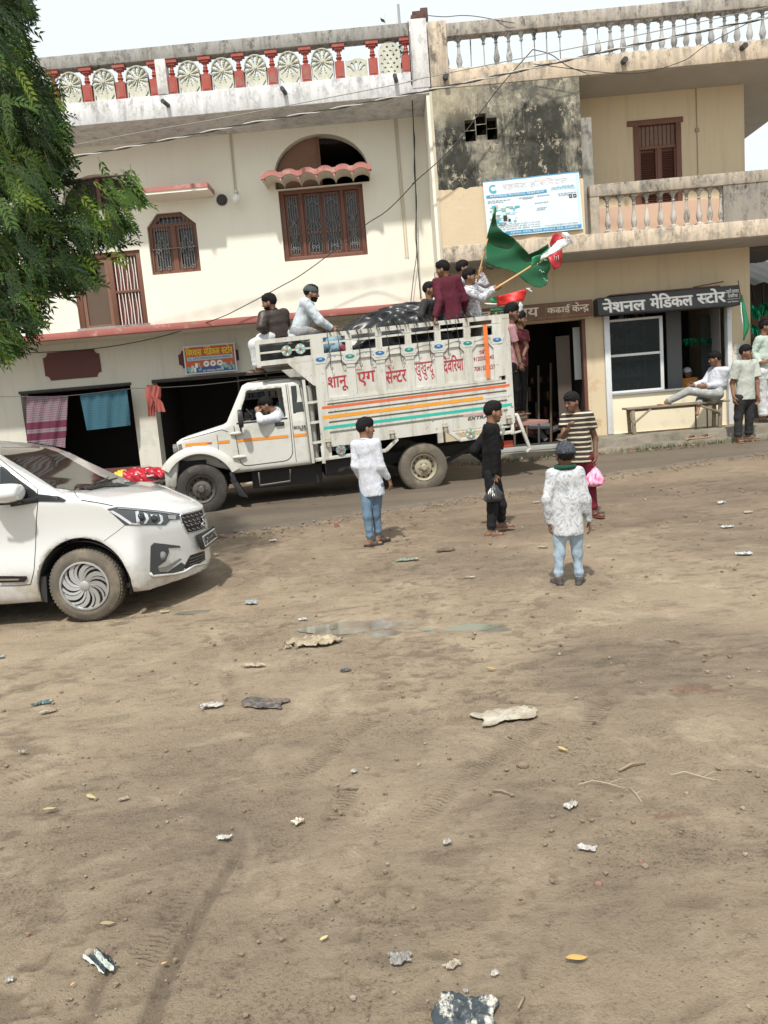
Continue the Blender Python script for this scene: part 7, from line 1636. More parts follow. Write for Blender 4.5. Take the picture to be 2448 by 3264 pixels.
person('boy in maroon kurta sitting on the truck rail with his back turned', JT(Z6, 945, 238, .16), JT(Z6, 985, 505, .14), JT(Z6, 922, 178, .14), (-.15, 1, 0), (-.90, .35, -.12),
       [(JT(Z6, 1075, 395, .16), JT(Z6, 1065, 500, .30)), (JT(Z6, 898, 400, .04), JT(Z6, 868, 520, -.02), (-.2, -.1, -1))], [(JT(Z6, 1040, 560, .55), JT(Z6, 1030, 760, .6), (.1, 1, 0)), (JT(Z6, 960, 560, .55), JT(Z6, 950, 760, .6), (-.1, 1, 0))],
       hs=.215, size=.92, build=1.05, top=dict(mat=fabric('maroon_cotton', (.080, .012, .024), .15), hem=.07, loose=.026, wrinkle=.009, name='kurta'), bottom=dict(mat=fabric('dark_trousers', (.03, .03, .035), .2), loose=.012), base=tuple(JT(Z6, 985, 540, .15)), curls=(.3, .7), seed=63)
person('boy in splash print shirt leaning out and waving a flag on a bamboo pole', JT(Z6, 1112, 296, .30), JT(Z6, 1150, 510, .40), JT(Z6, 1112, 232, .28), (.85, -.5, 0), (1, -.15, -.05),
       [(JT(Z6, 1205, 378, .05), JT(Z6, 1288, 322, .05), (.8, 0, .3)), (JT(Z6, 1215, 345, .45), JT(Z6, 1300, 310, .20), (.7, -.2, .2))], [(JT(Z6, 1175, 590, .45), JT(Z6, 1160, 780, .5), (1, 0, 0)), (JT(Z6, 1150, 590, .65), JT(Z6, 1140, 780, .7), (1, 0, 0))],
       hs=.21, size=.85, top=dict(mat=m_camo, hem=.06, loose=.024, wrinkle=.008), bottom=dict(mat=fabric('khaki_trousers', (.13, .115, .095), .15), loose=.012), hair=1.2, base=tuple(JT(Z6, 1150, 560, .4)), curls=(1.0, 1.0), seed=67)
person('boy in pinkish print shirt raising the tall green flag', JT(Z6, 1085, 232, .72), JT(Z6, 1140, 460, .75), JT(Z6, 1065, 172, .70), (.8, -.45, 0), (.95, -.05, .1),
       [(JT(Z6, 1225, 280, .55), JT(Z6, 1197, 205, .52), (-.05, 0, 1)), (JT(Z6, 1180, 330, .9), JT(Z6, 1170, 260, .8))], [], hs=.21, size=.88, top=dict(mat=m_camo2, hem=.06, loose=.024), base=tuple(JT(Z6, 1140, 520, .75)), curls=(1.0, 1.0), low_res=True, seed=69)
person('boy in black waistcoat and pink T-shirt hanging on at the tail of the truck', JT(Z6, 1412, 575, .10), JT(Z6, 1420, 860, .12), JT(Z6, 1415, 490, .08), (.85, -.2, 0), (.92, -.28, -.2),
       [(JT(Z6, 1455, 760, .0), JT(Z6, 1476, 845, -.04), (.2, 0, -1)), (JT(Z6, 1405, 740, .30), JT(Z6, 1430, 870, .10))], [(JT(Z6, 1440, 1040, .10), JT(Z6, 1430, 1195, .14), (.9, -.2, 0)), (JT(Z6, 1455, 1030, .3), JT(Z6, 1450, 1190, .34), (.9, .2, 0))],
       hs=.225, size=.85, build=.85, top=dict(mat=fabric('dusky_pink_jersey', (.36, .20, .22), .1), hem=.03, loose=.012, sleeve=.6, name='tee_shirt'), bottom=dict(mat=m_black, loose=.012), hair=2.0, shoes=('slipper', sole_b), base=tuple(JT(Z6, 1440, 1230, .2)), skin=m_skin2, seed=71)
m = MB()
person('boy in dark red shirt behind the one hanging at the truck tail', JT(Z6, 1480, 610, .62), JT(Z6, 1480, 850, .65), JT(Z6, 1474, 540, .62), (.7, -.5, 0), (.9, -.2, -.1),
       [(JT(Z6, 1520, 730, .55), JT(Z6, 1495, 800, .45)), (JT(Z6, 1520, 730, .8), JT(Z6, 1500, 820, .8))], [(JT(Z6, 1485, 1030, .65), JT(Z6, 1480, 1190, .7), (.9, -.2, 0)), (JT(Z6, 1500, 1020, .8), JT(Z6, 1495, 1190, .85), (.9, .2, 0))],
       hs=.215, size=.85, top=dict(mat=fabric('oxblood_cotton', (.10, .018, .025), .2), hem=.05, loose=.016, sleeve=.6), bottom=dict(mat=m_black, loose=.012), hair=1.2, base=tuple(JT(Z6, 1480, 1230, .7)), skin=m_skin2, low_res=True, seed=73)
# ================================================================ FLAGS
def cloth(name, polys, v, depth, amp, mats, parent, step=16, seed=1, freq=.02, ax=(1, .4)):
    """one rippling sheet: several coloured outlines (readings) share the same folds; depth is a function giving the plane depth"""
    m = MB()
    for mi, poly in polys:
        pts = []
        for (a, b), (c_, d_) in zip(poly, poly[1:]+poly[:1]):
            k = max(1, int(math.hypot(c_-a, d_-b)/step)); pts += [(a+(c_-a)*i/k, b+(d_-b)*i/k) for i in range(k)]
        xs = [p[0] for p in pts]; ys = [p[1] for p in pts]; inner = []
        gxs, gys = np.meshgrid(np.arange(min(xs), max(xs), step), np.arange(min(ys), max(ys), step)); ok = sd_poly(gxs, gys, pts) < -step*.5
        inner = list(zip(gxs[ok]+.01, gys[ok]+.013))
        r = delaunay_2d_cdt([Vector((float(p[0]), float(p[1]))) for p in pts+inner], [(i, (i+1) % len(pts)) for i in range(len(pts))], [], 1, 1e-4)
        P = []
        for p in r[0]:
            f = amp*(math.sin((p.x*ax[0]+p.y*ax[1])*freq+seed)+.30*math.sin((p.x*ax[0]*.6-p.y*ax[1]*1.5)*freq*1.6+seed*2)+.08*math.sin((p.x*.4-p.y)*freq*3))
            P.append(tpt(v, p.x, p.y, depth+f))
        m.add(P, [tuple(f) for f in r[2]], mi)
    o = m.build(name, mats, parent, smooth=180, fix=False); md = o.modifiers.new('thick', 'SOLIDIFY'); md.thickness = .004; md.offset = 0
    return o
def silk(name, c):
    t = NT(name); t.b.inputs['Transmission Weight'].default_value = 0; col = t.mix(t.noise(3, 4), mul(c, .85), mul(c, 1.12)); t.bump(t.noise(80, 3, src=t.map((1, 1, 3))), .15, .004); return t.out(col, .45, 0, .4)
m_bamboo = M('bamboo', (.50, .30, .12), .5, .2, 9)
m_fg = silk('deep_green_satin', (.007, .080, .030)); m_fg2 = silk('flag_green', (.014, .18, .08)); m_fw = silk('flag_white', (.68, .70, .72)); m_fr = silk('flag_red', (.40, .020, .030)); m_fr2 = silk('bright_red', (.60, .025, .025))
hand1 = tpt(Z6, 1197, 180, .52)
fl = thing('flag', tuple(tpt(ZF, 480, 690, .52)), 'tall deep green satin flag on an upright bamboo pole', 'flag')
MB().tube([tpt(ZF, 474, 712, .52), tpt(ZF, 500, 600, .52), tpt(ZF, 528, 480, .50), tpt(ZF, 632, 60, .48)], [.014, .014, .013, .010], 8).build('pole', m_bamboo, fl, smooth=180)
flag_c = cloth('flag_cloth', [(0, [(628, 50), (640, 60), (636, 150), (650, 225), (700, 270), (790, 325), (850, 385), (930, 470), (1010, 435), (1095, 378), (1105, 400), (1085, 470), (1120, 540), (1118, 590), (1090, 650), (1098, 700), (1080, 742), (1030, 765), (975, 758), (900, 715), (820, 640), (760, 612), (690, 598), (610, 580), (560, 555), (540, 500), (552, 430), (530, 440), (548, 380), (565, 290), (600, 170)])], ZF, .42, .075, [m_fg], fl, 15, 2, .013, (.55, -1))
m = MB()
for x0, y0, n_, s_ in ((1045, 505, 6, 1), (1000, 555, 7, -1), (1020, 610, 6, 1), (1060, 690, 5, 1)):     # pale calligraphy border
    m.tube([tpt(ZF, x0+k*9, y0+s_*k*5+8*math.sin(k*2.1+x0), .36+.02*math.sin(k)) for k in range(n_)], .006, 5)
m.build('calligraphy', plain('pale_green_print', (.30, .50, .42), .5), fl, smooth=180)
m = MB(); m.tube([tpt(ZF, 545, 500, .5), tpt(ZF, 540, 560, .5), tpt(ZF, 565, 590, .48), tpt(ZF, 610, 600, .48)], .012, 6); m.build('tie', m_fg, fl, smooth=180)
fl = thing('flag', tuple(tpt(ZF, 640, 765, .02)), 'rolled green white and red flag on a slanting bamboo pole', 'flag')
MB().tube([tpt(ZF, 625, 782, .02), tpt(ZF, 700, 733, .02), tpt(ZF, 830, 652, .0), tpt(ZF, 950, 575, -.02), tpt(ZF, 1290, 375, -.04)], [.017, .017, .015, .014, .010], 8).build('pole', m_bamboo, fl, smooth=180)
cloth('flag_cloth', [(0, [(948, 580), (955, 500), (1000, 480), (1040, 470), (1040, 510), (1022, 535), (985, 560)]), (1, [(1022, 530), (1040, 480), (1100, 425), (1180, 350), (1230, 335), (1300, 335), (1310, 365), (1240, 410), (1150, 460)]), (0, [(1040, 470), (1105, 415), (1160, 365), (1190, 348), (1180, 362), (1110, 425), (1045, 485)]), (2, [(1110, 375), (1140, 300), (1165, 282), (1215, 300), (1240, 330), (1200, 345), (1170, 360), (1120, 410)]), (2, [(1095, 500), (1150, 462), (1222, 425), (1222, 520), (1205, 580), (1150, 612), (1125, 560)]), (1, [(1215, 280), (1265, 278), (1300, 310), (1322, 372), (1300, 375), (1285, 345), (1250, 330)])], ZF, -.06, .022, [m_fg2, m_fw, m_fr], fl, 13, 4, .035, (1, .6))
m = MB()
for k in range(3): m.tube([tpt(ZF, 1150+k*18, 480+8*(k % 2), -.13), tpt(ZF, 1156+k*18, 515, -.13), tpt(ZF, 1146+k*20, 528, -.13)], .006, 5)
for x0, y0 in ((1235, 300), (1262, 310), (1284, 335)): m.tube([tpt(ZF, x0, y0, -.10), tpt(ZF, x0+14, y0+8, -.10), tpt(ZF, x0+18, y0+24, -.10)], .006, 5)
m.build('calligraphy', plain('grey_pink_print', (.45, .30, .30), .5), fl, smooth=180)
fl = thing('flag', tuple(tpt(ZF, 560, 910, .2)), 'lower flag with green white and bright red cloth over the truck tail', 'flag')
MB().tube([tpt(ZF, 700, 1010, .35), tpt(ZF, 800, 890, .32), tpt(ZF, 925, 775, .28)], .011, 8).build('pole', m_bamboo, fl, smooth=180)
cloth('flag_cloth', [(0, [(585, 858), (640, 845), (650, 905), (600, 900)]), (2, [(640, 845), (720, 825), (830, 795), (915, 775), (900, 830), (880, 885), (840, 880), (760, 905), (700, 920), (650, 935)]), (1, [(530, 900), (650, 905), (640, 918), (560, 915)]), (1, [(850, 890), (878, 920), (868, 965), (840, 985), (835, 930)]), (0, [(590, 955), (700, 945), (720, 970), (590, 985)])], ZF, .30, .030, [m_fg2, m_fw, m_fr2], fl, 13, 7, .03, (1, .4))
m = MB().tube([tpt(ZF, 905, 770, .26), tpt(ZF, 930, 785, .26), tpt(ZF, 955, 800, .25)], .008, 6).tube([tpt(ZF, 912, 775, .26), tpt(ZF, 940, 772, .26)], .008, 6); m.build('tie', m_fw, fl)
fl = thing('pennant', tuple(at(Z7, 1470, 340, 13.8)), 'long furled green and white pennant hanging at the right end of the signboard', 'flag')
def pen(x, y, dy=0): return at(Z7, x, y, 13.78+dy)
m = MB(); m.grid([[pen(x-w_, y, .02*math.sin(i)), pen(x, y, -.02), pen(x+w_, y, .02*math.cos(i*2))] for i, (x, y, w_) in enumerate(((1475, 345, 5), (1482, 400, 14), (1490, 450, 17), (1500, 500, 19), (1512, 560, 20), (1505, 595, 16), (1498, 625, 9), (1492, 660, 3)))], 0)
m.grid([[pen(x-w_, y, -.03), pen(x, y, -.035)] for x, y, w_ in ((1474, 395, 3), (1478, 450, 7), (1486, 520, 7), (1490, 570, 5))], 1); m.build('pennant_cloth', [m_fg2, m_fw], fl, smooth=180, fix=False).modifiers.new('t', 'SOLIDIFY').thickness = .005
MB().tube([pen(1453, 245), pen(1470, 350), pen(1478, 400)], .008, 6).build('pole', m_woodD, fl)
# ================================================================ WASHING LINE
yl = YG-.25
def towel(name, label, tl, tr, bl, br_, mat, fold=0, seed=1, cat='towel'):
    N = 22; rows = []
    for j in range(N+1):
        w = j/N; row = []
        for i in range(N+1):
            u_ = i/N; x = (tl[0]*(1-u_)+tr[0]*u_)*(1-w)+(bl[0]*(1-u_)+br_[0]*u_)*w; y = (tl[1]*(1-u_)+tr[1]*u_)*(1-w)+(bl[1]*(1-u_)+br_[1]*u_)*w
            row.append(at(Z4, x, y, yl-.02+.020*(.3+w)*math.sin(u_*13+seed+w*1.5)+.012*math.sin(u_*29+w*4)))
        rows.append(row)
    m = MB().grid(rows); m.grid([[p+np.array((0, .03+.02*w_, 0)) for p in r] for w_, r in zip(np.linspace(0, 1, N+1), rows)][:int(N*.85)])
    return tag(m.build(name, mat, None, smooth=180, fix=False), label, cat)
def check(name, base, line, sx, sz, wd=.12, bands=()):
    t = NT(name); o = t.sep(); fx = t.math('FRACT', t.math('MULTIPLY', o[0], sx)); fz = t.math('FRACT', t.math('MULTIPLY', o[2], sz))
    c = base if not sx else t.mix(t.ramp(fx, wd, wd+.03, (1, 1, 1), (0, 0, 0)), base, line)
    if sz: c = t.mix(t.ramp(fz, wd, wd+.03, (1, 1, 1), (0, 0, 0)), c, line)
    for z0, z1, col in bands: c = t.mix(t.math('MULTIPLY', t.math('GREATER_THAN', o[2], z0), t.math('LESS_THAN', o[2], z1)), c, col)
    t.bump(t.noise(60), .3, .005); return t.out(c, .9)
zt = at(Z4, 300, 1020, yl)[2]; zb_ = at(Z4, 300, 1340, yl)[2]; H_ = zt-zb_
towel('hanging_towel', 'maroon and white striped towel on the line in the dark doorway', (170, 1022), (437, 1016), (172, 1310), (420, 1350), check('maroon_stripe_towel', (.13, .028, .06), (.20, .17, .19), 34, 24, .40, ((zb_+.36*H_, zb_+.50*H_, (.10, .015, .04)), (zb_+.14*H_, zb_+.28*H_, (.10, .015, .04)), (zb_+.285*H_, zb_+.32*H_, (.18, .15, .17)))), seed=2)
towel('hanging_cloth', 'blue checked cloth pegged on the line beside the maroon towel', (514, 1010), (818, 975), (560, 1238), (843, 1205), check('blue_checked_cotton', (.032, .11, .15), (.018, .05, .08), 22, 22, .12), seed=5, cat='cloth')
m = MB()
def tpatch(x, y, dy=0): return at(Z4, x, y, yl-.10+dy)
m.grid([[tpatch(x0+(x1-x0)*i/8, y, .03*math.sin(i*2.2+j)+.03*(j > 3)) for i in range(9)] for j, (x0, x1, y) in enumerate(((950, 1015, 945), (938, 1035, 975), (938, 1040, 1020), (945, 1030, 1050), (952, 1000, 1090), (958, 1000, 1148)))], 0)
m.grid([[tpatch(x0+(x1-x0)*i/8, y, -.03+.025*math.sin(i*1.7+j)) for i in range(9)] for j, (x0, x1, y) in enumerate(((985, 1040, 955), (965, 1038, 1010), (985, 1025, 1030), (1000, 1050, 1060), (1000, 1065, 1110), (1002, 1068, 1118)))], 0)
tag(m.build('hanging_cloth', M('faded_coral_cloth', (.36, .095, .080), .9, .25, 6, bump=.4), None, smooth=180, fix=False), 'coral red cloth bunched over the line on the pillar', 'cloth')
def wire(name, label, pts, r=.008, mat=None, twist=False, cat='wire', sag=True):
    P = [at(v, x, y, Y) for v, x, y, Y in pts]; Q = []
    for i in range(len(P)-1):
        a = P[max(i-1, 0)]; b = P[i]; c_ = P[i+1]; d_ = P[min(i+2, len(P)-1)]
        for k in range(8):
            t_ = k/8; Q.append(.5*((2*b)+(-a+c_)*t_+(2*a-5*b+4*c_-d_)*t_*t_+(-a+3*b-3*c_+d_)*t_**3))
    Q.append(P[-1]); m = MB()
    if twist:
        L = np.concatenate([[0], np.cumsum([np.linalg.norm(q-p) for p, q in zip(Q[:-1], Q[1:])])]); S_ = np.arange(0, L[-1], .03); Qi = np.stack([np.interp(S_, L, [q[k] for q in Q]) for k in range(3)], -1)
        for ph, mi in ((0, 0), (math.pi, 1)): m.tube([q+np.array((0, r*1.1*math.cos(s*9+ph), r*1.1*math.sin(s*9+ph))) for q, s in zip(Qi, S_)], r, 5, mi)
    else: m.tube(Q, r, 6)
    return tag(m.build(name, mat or m_wire, None, smooth=180), label, cat)
m_wire = plain('black_cable', (.035, .033, .032), .6); m_wireg = plain('grey_cable', (.26, .25, .23), .6); m_wirep = plain('pale_cable', (.50, .49, .46), .6)
wire('clothes_line', 'thin grey line strung across both doorways of the house', [(Z4, -120, 1022, yl), (Z4, 130, 1020, yl), (Z4, 440, 1014, yl), (Z4, 830, 970, yl), (Z4, 980, 965, yl-.04), (Z4, 1300, 945, yl), (Z4, 1659, 905, yl)], .006, m_wireg)
wire('service_cable', 'twisted black and white cable slanting across both houses', [(Z1, 0, 1075, 12.7), (Z1, 520, 1003, 12.75), (Z1, 1060, 905, 12.8), (Z2, 220, 790, 12.8), (Z2, 700, 708, 12.8), (Z2, 1200, 612, 12.8), (Z2, 1659, 518, 12.8), (Z3, 560, 318, 12.7), (Z3, 1040, 210, 12.6), (Z3, 1700, 75, 12.5)], .010, [m_wire, m_wirep], True)
wire('overhead_wire', 'upper thin grey wire running just below the roof slabs', [(Z1, 200, 990, 12.5), (Z1, 900, 855, 12.5), (Z2, 0, 765, 12.5), (Z2, 600, 650, 12.5), (Z2, 1240, 525, 12.5), (Z3, 0, 375, 12.5), (Z3, 560, 262, 12.5), (Z3, 1000, 175, 12.5), (Z3, 1700, 25, 12.4)], .006, m_wireg)
wire('sagging_wire', 'black wire drooping from the roof balusters down across the facade', [(Z3, 556, 232, 12.9), (Z3, 400, 410, 12.9), (Z3, 180, 690, 12.9), (Z3, 0, 855, 13.0), (Z2, 1260, 1175, 13.2), (Z2, 1090, 1350, 13.4), (Z2, 940, 1450, 13.6), (Z2, 820, 1555, 13.7), (Z5, 1130, 215, 13.8), (Z5, 940, 325, 13.9), (Z5, 640, 485, 13.95), (Z5, 440, 575, 13.98), (Z5, 0, 712, 14.7), (Z4, 600, 712, 14.8), (Z4, 190, 738, 14.85)], .008)
wire('sagging_wire', 'short black wire looping from the roof balusters to the slab edge', [(Z3, 556, 232, 12.9), (Z3, 640, 255, 12.9), (Z3, 720, 310, 13.0), (Z3, 805, 342, 13.1)], .007)
wire('sagging_wire', 'black wire looping along the peach slab to the right', [(Z3, 560, 300, 13.05), (Z3, 1000, 345, 13.0), (Z3, 1250, 290, 12.9), (Z3, 1380, 205, 12.8), (Z3, 1659, 60, 12.7)], .006)
wire('sagging_wire', 'loose grey wire against the sky beside the right wall', [(Z3, 1525, 560, 14.3), (Z3, 1570, 582, 14.4), (Z3, 1620, 570, 14.5), (Z3, 1700, 500, 14.6)], .007, m_wireg)
wire('drop_cable', 'cables hanging down the wall near the building joint', [(Z2, 1215, 140, 13.12), (Z2, 1235, 480, 13.12), (Z2, 1245, 700, 13.6), (Z2, 1250, 820, 14.1), (Z2, 1262, 1150, 14.1), (Z2, 1268, 1400, 14.1), (Z2, 1275, 1659, 14.1), (Z6, 765, 390, 14.1)], .009)
wire('drop_cable', 'second loop of cable hanging beside the building joint', [(Z2, 1248, 820, 14.12), (Z2, 1258, 900, 14.12), (Z2, 1255, 1100, 14.12), (Z2, 1270, 1300, 14.12), (Z2, 1262, 1500, 14.12), (Z6, 735, 60, 14.12), (Z6, 715, 220, 14.12), (Z6, 690, 440, 14.12)], .007)
wire('roof_wire', 'wire running along the top of the peach roof rail', [(Z2, 1340, 100, 13.3), (Z2, 1450, 108, 13.3), (Z2, 1560, 100, 13.3), (Z3, 300, 78, 13.3), (Z3, 420, 100, 13.2), (Z3, 470, 108, 13.2)], .006)
b0 = at(Z2, 1300, 120, 13.4); m = MB()
for k, (dx, dz, w, h) in enumerate(((-.12, -.03, .10, .10), (-.02, -.01, .13, .12), (.05, .0, .12, .18), (-.06, .09, .16, .06))): m.box(b0[0]+dx-w/2, b0[0]+dx+w/2, 13.33+.02*k, 13.52-.015*k, b0[2]+dz-.03, b0[2]+dz+h-.03)
tag(m.build('brick_pile', M('dark_burnt_brick', (.10, .05, .04), .9, .35, 12, bump=.6, bs=30), None, bevel=.01), 'small pile of dark bricks left on top of the roof pillar', 'bricks')
p = at(Z2, 1152, 40, 15.0); tag(MB().tube([(p[0], 15, 6.8), (p[0], 15, 8.6)], .025, 8).build('roof_mast', plain('grey_mast', (.32, .33, .34), .6), None), 'thin grey mast rising above the roof of the cream house', 'mast')
# weeds on the roof edge
def weed(name, label, p, h, n, seed, mat, spread=.35):
    r = random.Random(seed); m = MB(); p = np.array(p)
    for k in range(n):
        a = r.random()*6.28; d = np.array((math.cos(a)*spread*r.random(), math.sin(a)*spread*r.random()*.6, 1)); L = h*r.uniform(.5, 1); q = p+np.array((r.gauss(0, .03), r.gauss(0, .02), 0)); m.tube([q, q+d*L*.5, q+d*L+np.array((d[0]*.1, 0, 0))], [.004, .003, .001], 4)
        for j in range(7):
            t_ = .2+.8*j/7; b = q+d*L*t_; a2 = r.random()*6.28; w = np.array((math.cos(a2), math.sin(a2), .5))*h*.10; s_ = np.cross(w, (0, 0, 1))*.35; m.add([b, b+w*.5+s_, b+w, b+w*.5-s_], [(0, 1, 2, 3)])
    return tag(m.build(name, mat, None, fix=False), label, 'weed')
m_weed = M('weed_green', (.075, .13, .045), .7, .3, 20); m_weedd = M('dusty_weed', (.12, .13, .07), .8, .3, 20)
q = at(Z2, 1120, 200, 13.9); weed('weed', 'weed sprouting on the roof behind the lozenge balustrade panel', (q[0], 13.9, 6.8), 1.1, 9, 3, m_weedd, .25)
# ================================================================ BENCH, SLIPPERS, SACK, BRICKS
YB_ = 13.66; bz = lambda x, y, dy=0: at(Z7, x, y, YB_+dy)
bench = thing('bench', tuple(bz(1060, 1290)), 'rough wooden plank bench before the counter with a man on it', 'bench'); m_plank = M('grey_weathered_plank', (.27, .225, .165), .85, .35, 5, stretch=(1, 6, 6), bump=.5, bs=30, dirt=(.12, .09, .07), dirt_amt=.5)
a, b = bz(685, 1130), bz(1395, 1062); zt = (a[2]+b[2])/2; X0, X1 = a[0], b[0]
m = MB(); m.box(X0, X1, YB_-.02, YB_+.15, zt-.035, zt).box(X0+.01, X1-.02, YB_+.155, YB_+.32, zt-.036, zt-.001); m.build('seat', m_plank, bench, bevel=.006)
zg = .645
for x, tilt in ((X0+.13, .04), (X1-.17, -.03)):
    for y in (YB_+.02, YB_+.28): MB().bar((x, y, zg+.002), (x-tilt*.5, y, zt-.036), .05, .06).build('leg', m_plank, bench, bevel=.004)
m = MB().bar((X0+.12, YB_-.0, zt-.28), (X0+.42, YB_-.0, zt-.05), .05, .03).bar((X1-.52, YB_-.0, zt-.06), (X1-.18, YB_-.0, zt-.20), .09, .03).bar((X0+.12, YB_+.02, zt-.25), (X0+.12, YB_+.28, zt-.25), .05, .03).bar((X1-.16, YB_+.02, zt-.22), (X1-.16, YB_+.28, zt-.22), .05, .03).box(X0+.1, X1-.12, YB_+.12, YB_+.18, zt-.08, zt-.037)
m.build('brace', m_plank, bench, bevel=.004)
m = MB()
xm = bz(1165, 1150)[0]
m.bar((xm, YB_+.03, zg+.002), (xm, YB_+.03, zt-.036), .022, .022).bar((xm+.30, YB_+.28, zg+.002), (xm+.30, YB_+.28, zt-.036), .018, .018); m.build('prop', plain('rusty_iron_prop', (.06, .045, .04), .8), bench)
m_slip = [plain('tan_slipper', (.42, .26, .15), .8), plain('dark_slipper_strap', (.06, .04, .03), .6)]
def slipper(name, label, p, ang, mats, L=.25, grp=None):
    th = thing(name, tuple(p), label, 'slipper', grp); to = np.array((math.cos(ang), math.sin(ang), 0)); fs = np.array((-to[1], to[0], 0)); p = np.array(p); s = L/.26; m = MB(); out = [(-.085, .030), (-.095, 0), (-.085, -.030), (0, -.034), (.09, -.046), (.15, -.038), (.172, 0), (.15, .040), (.09, .044), (0, .032)]
    m.prism([[(x*s, y*s) for x, y in out]], lambda x, y, d: p+to*x+fs*y+np.array((0, 0, d)), .004, .026); m.build('sole', mats[0], th)
    m = MB()
    for sg in (1, -1): m.tube([p+to*.11*s+np.array((0, 0, .03)), p+to*.08*s+fs*sg*.025*s+np.array((0, 0, .058)), p+to*.01*s+fs*sg*.036*s+np.array((0, 0, .03))], .009, 6)
    m.build('strap', mats[1], th, smooth=180)
for k, (x, y, a_) in enumerate(((1115, 1345, .2), (1210, 1335, .35))):
    q = at(Z7, x, y, 13.42); slipper('slipper', ('tan slipper lying on the plinth step, further from the standing man', 'tan slipper on the plinth step, nearer the standing man')[k], (q[0], 13.42, .505), a_, m_slip)
for k, (x, y, a_) in enumerate(((65, 1440, 2.8), (130, 1435, 2.2))):
    q = onground(Z7, x, y); slipper('slipper', ('dark slipper on the ground below the doorway, closer to the truck', 'dark slipper on the ground below the doorway, closer to the pillar')[k], (q[0], q[1], q[2]+.02), a_, [plain('brown_slipper', (.10, .07, .05), .8), m_slip[1]])
def sack_fn(P):
    q = (P-sk)/np.array((.52, .30, .16)); e = (np.abs(q)**2.6).sum(-1)**(1/2.6); return (e-1)*.16+.012*np.sin(P[..., 0]*26+2*np.sin(P[..., 1]*15))+.008*np.sin(P[..., 0]*50+P[..., 2]*40)
sk = at(Z4, 905, 1540, 13.5); t = NT('printed_feed_sack'); o = t.sep()
c = t.mix(t.ramp(t.noise(5, 2, .5, src=t.map((1, 1, 2.5))), .60, .61), (.42, .018, .035), (.04, .03, .03)); c = t.mix(t.ramp(t.noise(8, 2, .5, src=t.map((1, 1, 2.2), loc=(4, 0, 0))), .66, .67), c, (.66, .62, .58)); c = t.mix(t.math('MULTIPLY', t.math('LESS_THAN', o[0], sk[0]-.22), t.math('GREATER_THAN', o[2], sk[2]+.03)), c, (.66, .50, .06))
c = t.mix(t.math('LESS_THAN', t.math('ADD', o[2], t.math('MULTIPLY', t.noise(6), .05)), sk[2]-.035), c, (.42, .42, .44)); t.bump(t.noise(40), .3, .01)
tag(smesh(sdf_mesh(sack_fn, sk-.62, sk+.62, .022), 'feed_sack', t.out(c, .35), None), 'red printed plastic sack lying against the house between car and truck', 'sack')
m_brick = M('dusty_brick', (.26, .13, .095), .95, .4, 9, bump=.7, bs=30, bd=.01, dirt=(.30, .24, .18), dirt_amt=.8); m_conc = M('pale_broken_concrete', (.40, .36, .30), .95, .3, 9, bump=.7, bs=30, bd=.01)
def lump_mb(p, dims, rot, seed):
    r = random.Random(seed); m = MB(); dx, dy, dz = [d/2 for d in dims]; ca, sa = math.cos(rot), math.sin(rot); V = []
    for sz in (-1, 1):
        for sx, sy in ((-1, -1), (1, -1), (1, 1), (-1, 1)):
            x, y, z = sx*dx*r.uniform(.8, 1.05), sy*dy*r.uniform(.8, 1.05), sz*dz*r.uniform(.75, 1.05); V.append((p[0]+x*ca-y*sa, p[1]+x*sa+y*ca, p[2]+z))
    return m.hexa(V)
for k, (v, x, y, dims, mt, lb) in enumerate(((Z5, 1050, 1822, (.42, .20, .16), m_conc, 'pale concrete lump with flat top below the truck cab door'), (Z5, 890, 1812, (.34, .18, .05), m_brick, 'flat red brick lying beside the pale concrete lump'), (Z5, 760, 1838, (.5, .2, .09), m_conc, 'low grey slab end on the far road edge behind the front wheel'), (Z4, 960, 1620, (.7, .3, .12), m_conc, 'broken grey slab under the printed sack'), (Z7, 725, 1435, (.11, .09, .06), m_brick, 'half brick in the weeds at the kerb below the bench'), (ZC, 925, 428, (.10, .07, .05), m_brick, 'small brick bit at the road edge nearest the car plate'), (ZC, 962, 425, (.07, .06, .05), m_brick, 'smaller brick bit just right of the one near the car plate'), (ZC, 1455, 378, (.08, .06, .08), m_brick, 'upright brick chip at the road edge left of the boy in white'))):
    q = onground(v, x, y) if v in (ZC, Z7) else at(v, x, y, 13.3); lb_ = lump_mb((q[0], q[1], (q[2] if v in (ZC, Z7) else q[2])+dims[2]*.3), dims, k*.7, 30+k).build('brick' if mt is m_brick else 'concrete_block', mt, None, bevel=.008); tag(lb_, lb, 'brick' if mt is m_brick else 'block')
# ================================================================ LANE AT THE CORNER: shed, garlands, far step
shed = thing('lane_shed', (8.5, 18, .4), 'dim shed with grey sheet roof at the end of the lane beside the corner building', 'shed')
m = MB(); m.box(6.9, 14, 17.5, 17.7, .3, 3.9, 0); m.box(6.55, 6.75, 15.2, 17.5, .3, 3.2, 0); m.build('wall', M('shade_dark_wall', (.06, .055, .05), .9, .4, 3), shed)  # near-black wall colour stands in for the deep shade down the lane
m = MB(); N = 60; rows = [[(6.4+6*i/N, y, z+.03*math.sin(i*2.1)) for i in range(N+1)] for y, z in ((15.6, 3.25), (19.5, 4.6))]; m.grid(rows); m.build('sheet_roof', M('grey_sheet_roof', (.22, .22, .21), .8, .3, 4), shed, smooth=60)
r = random.Random(6)
for k in range(8): x = 6.7+.22*k; MB().bar((x, 15.58, 3.24), (x+r.gauss(0, .04), 15.58, 3.24-r.uniform(.2, .5)), .035, .02).build('hanging_slat', m_dark, shed)
MB().box(6.68, 7.5, 15.4, 15.5, 2.2, 2.7).build('brown_board', M('brown_board', (.13, .065, .04), .8, .3, 4), shed)
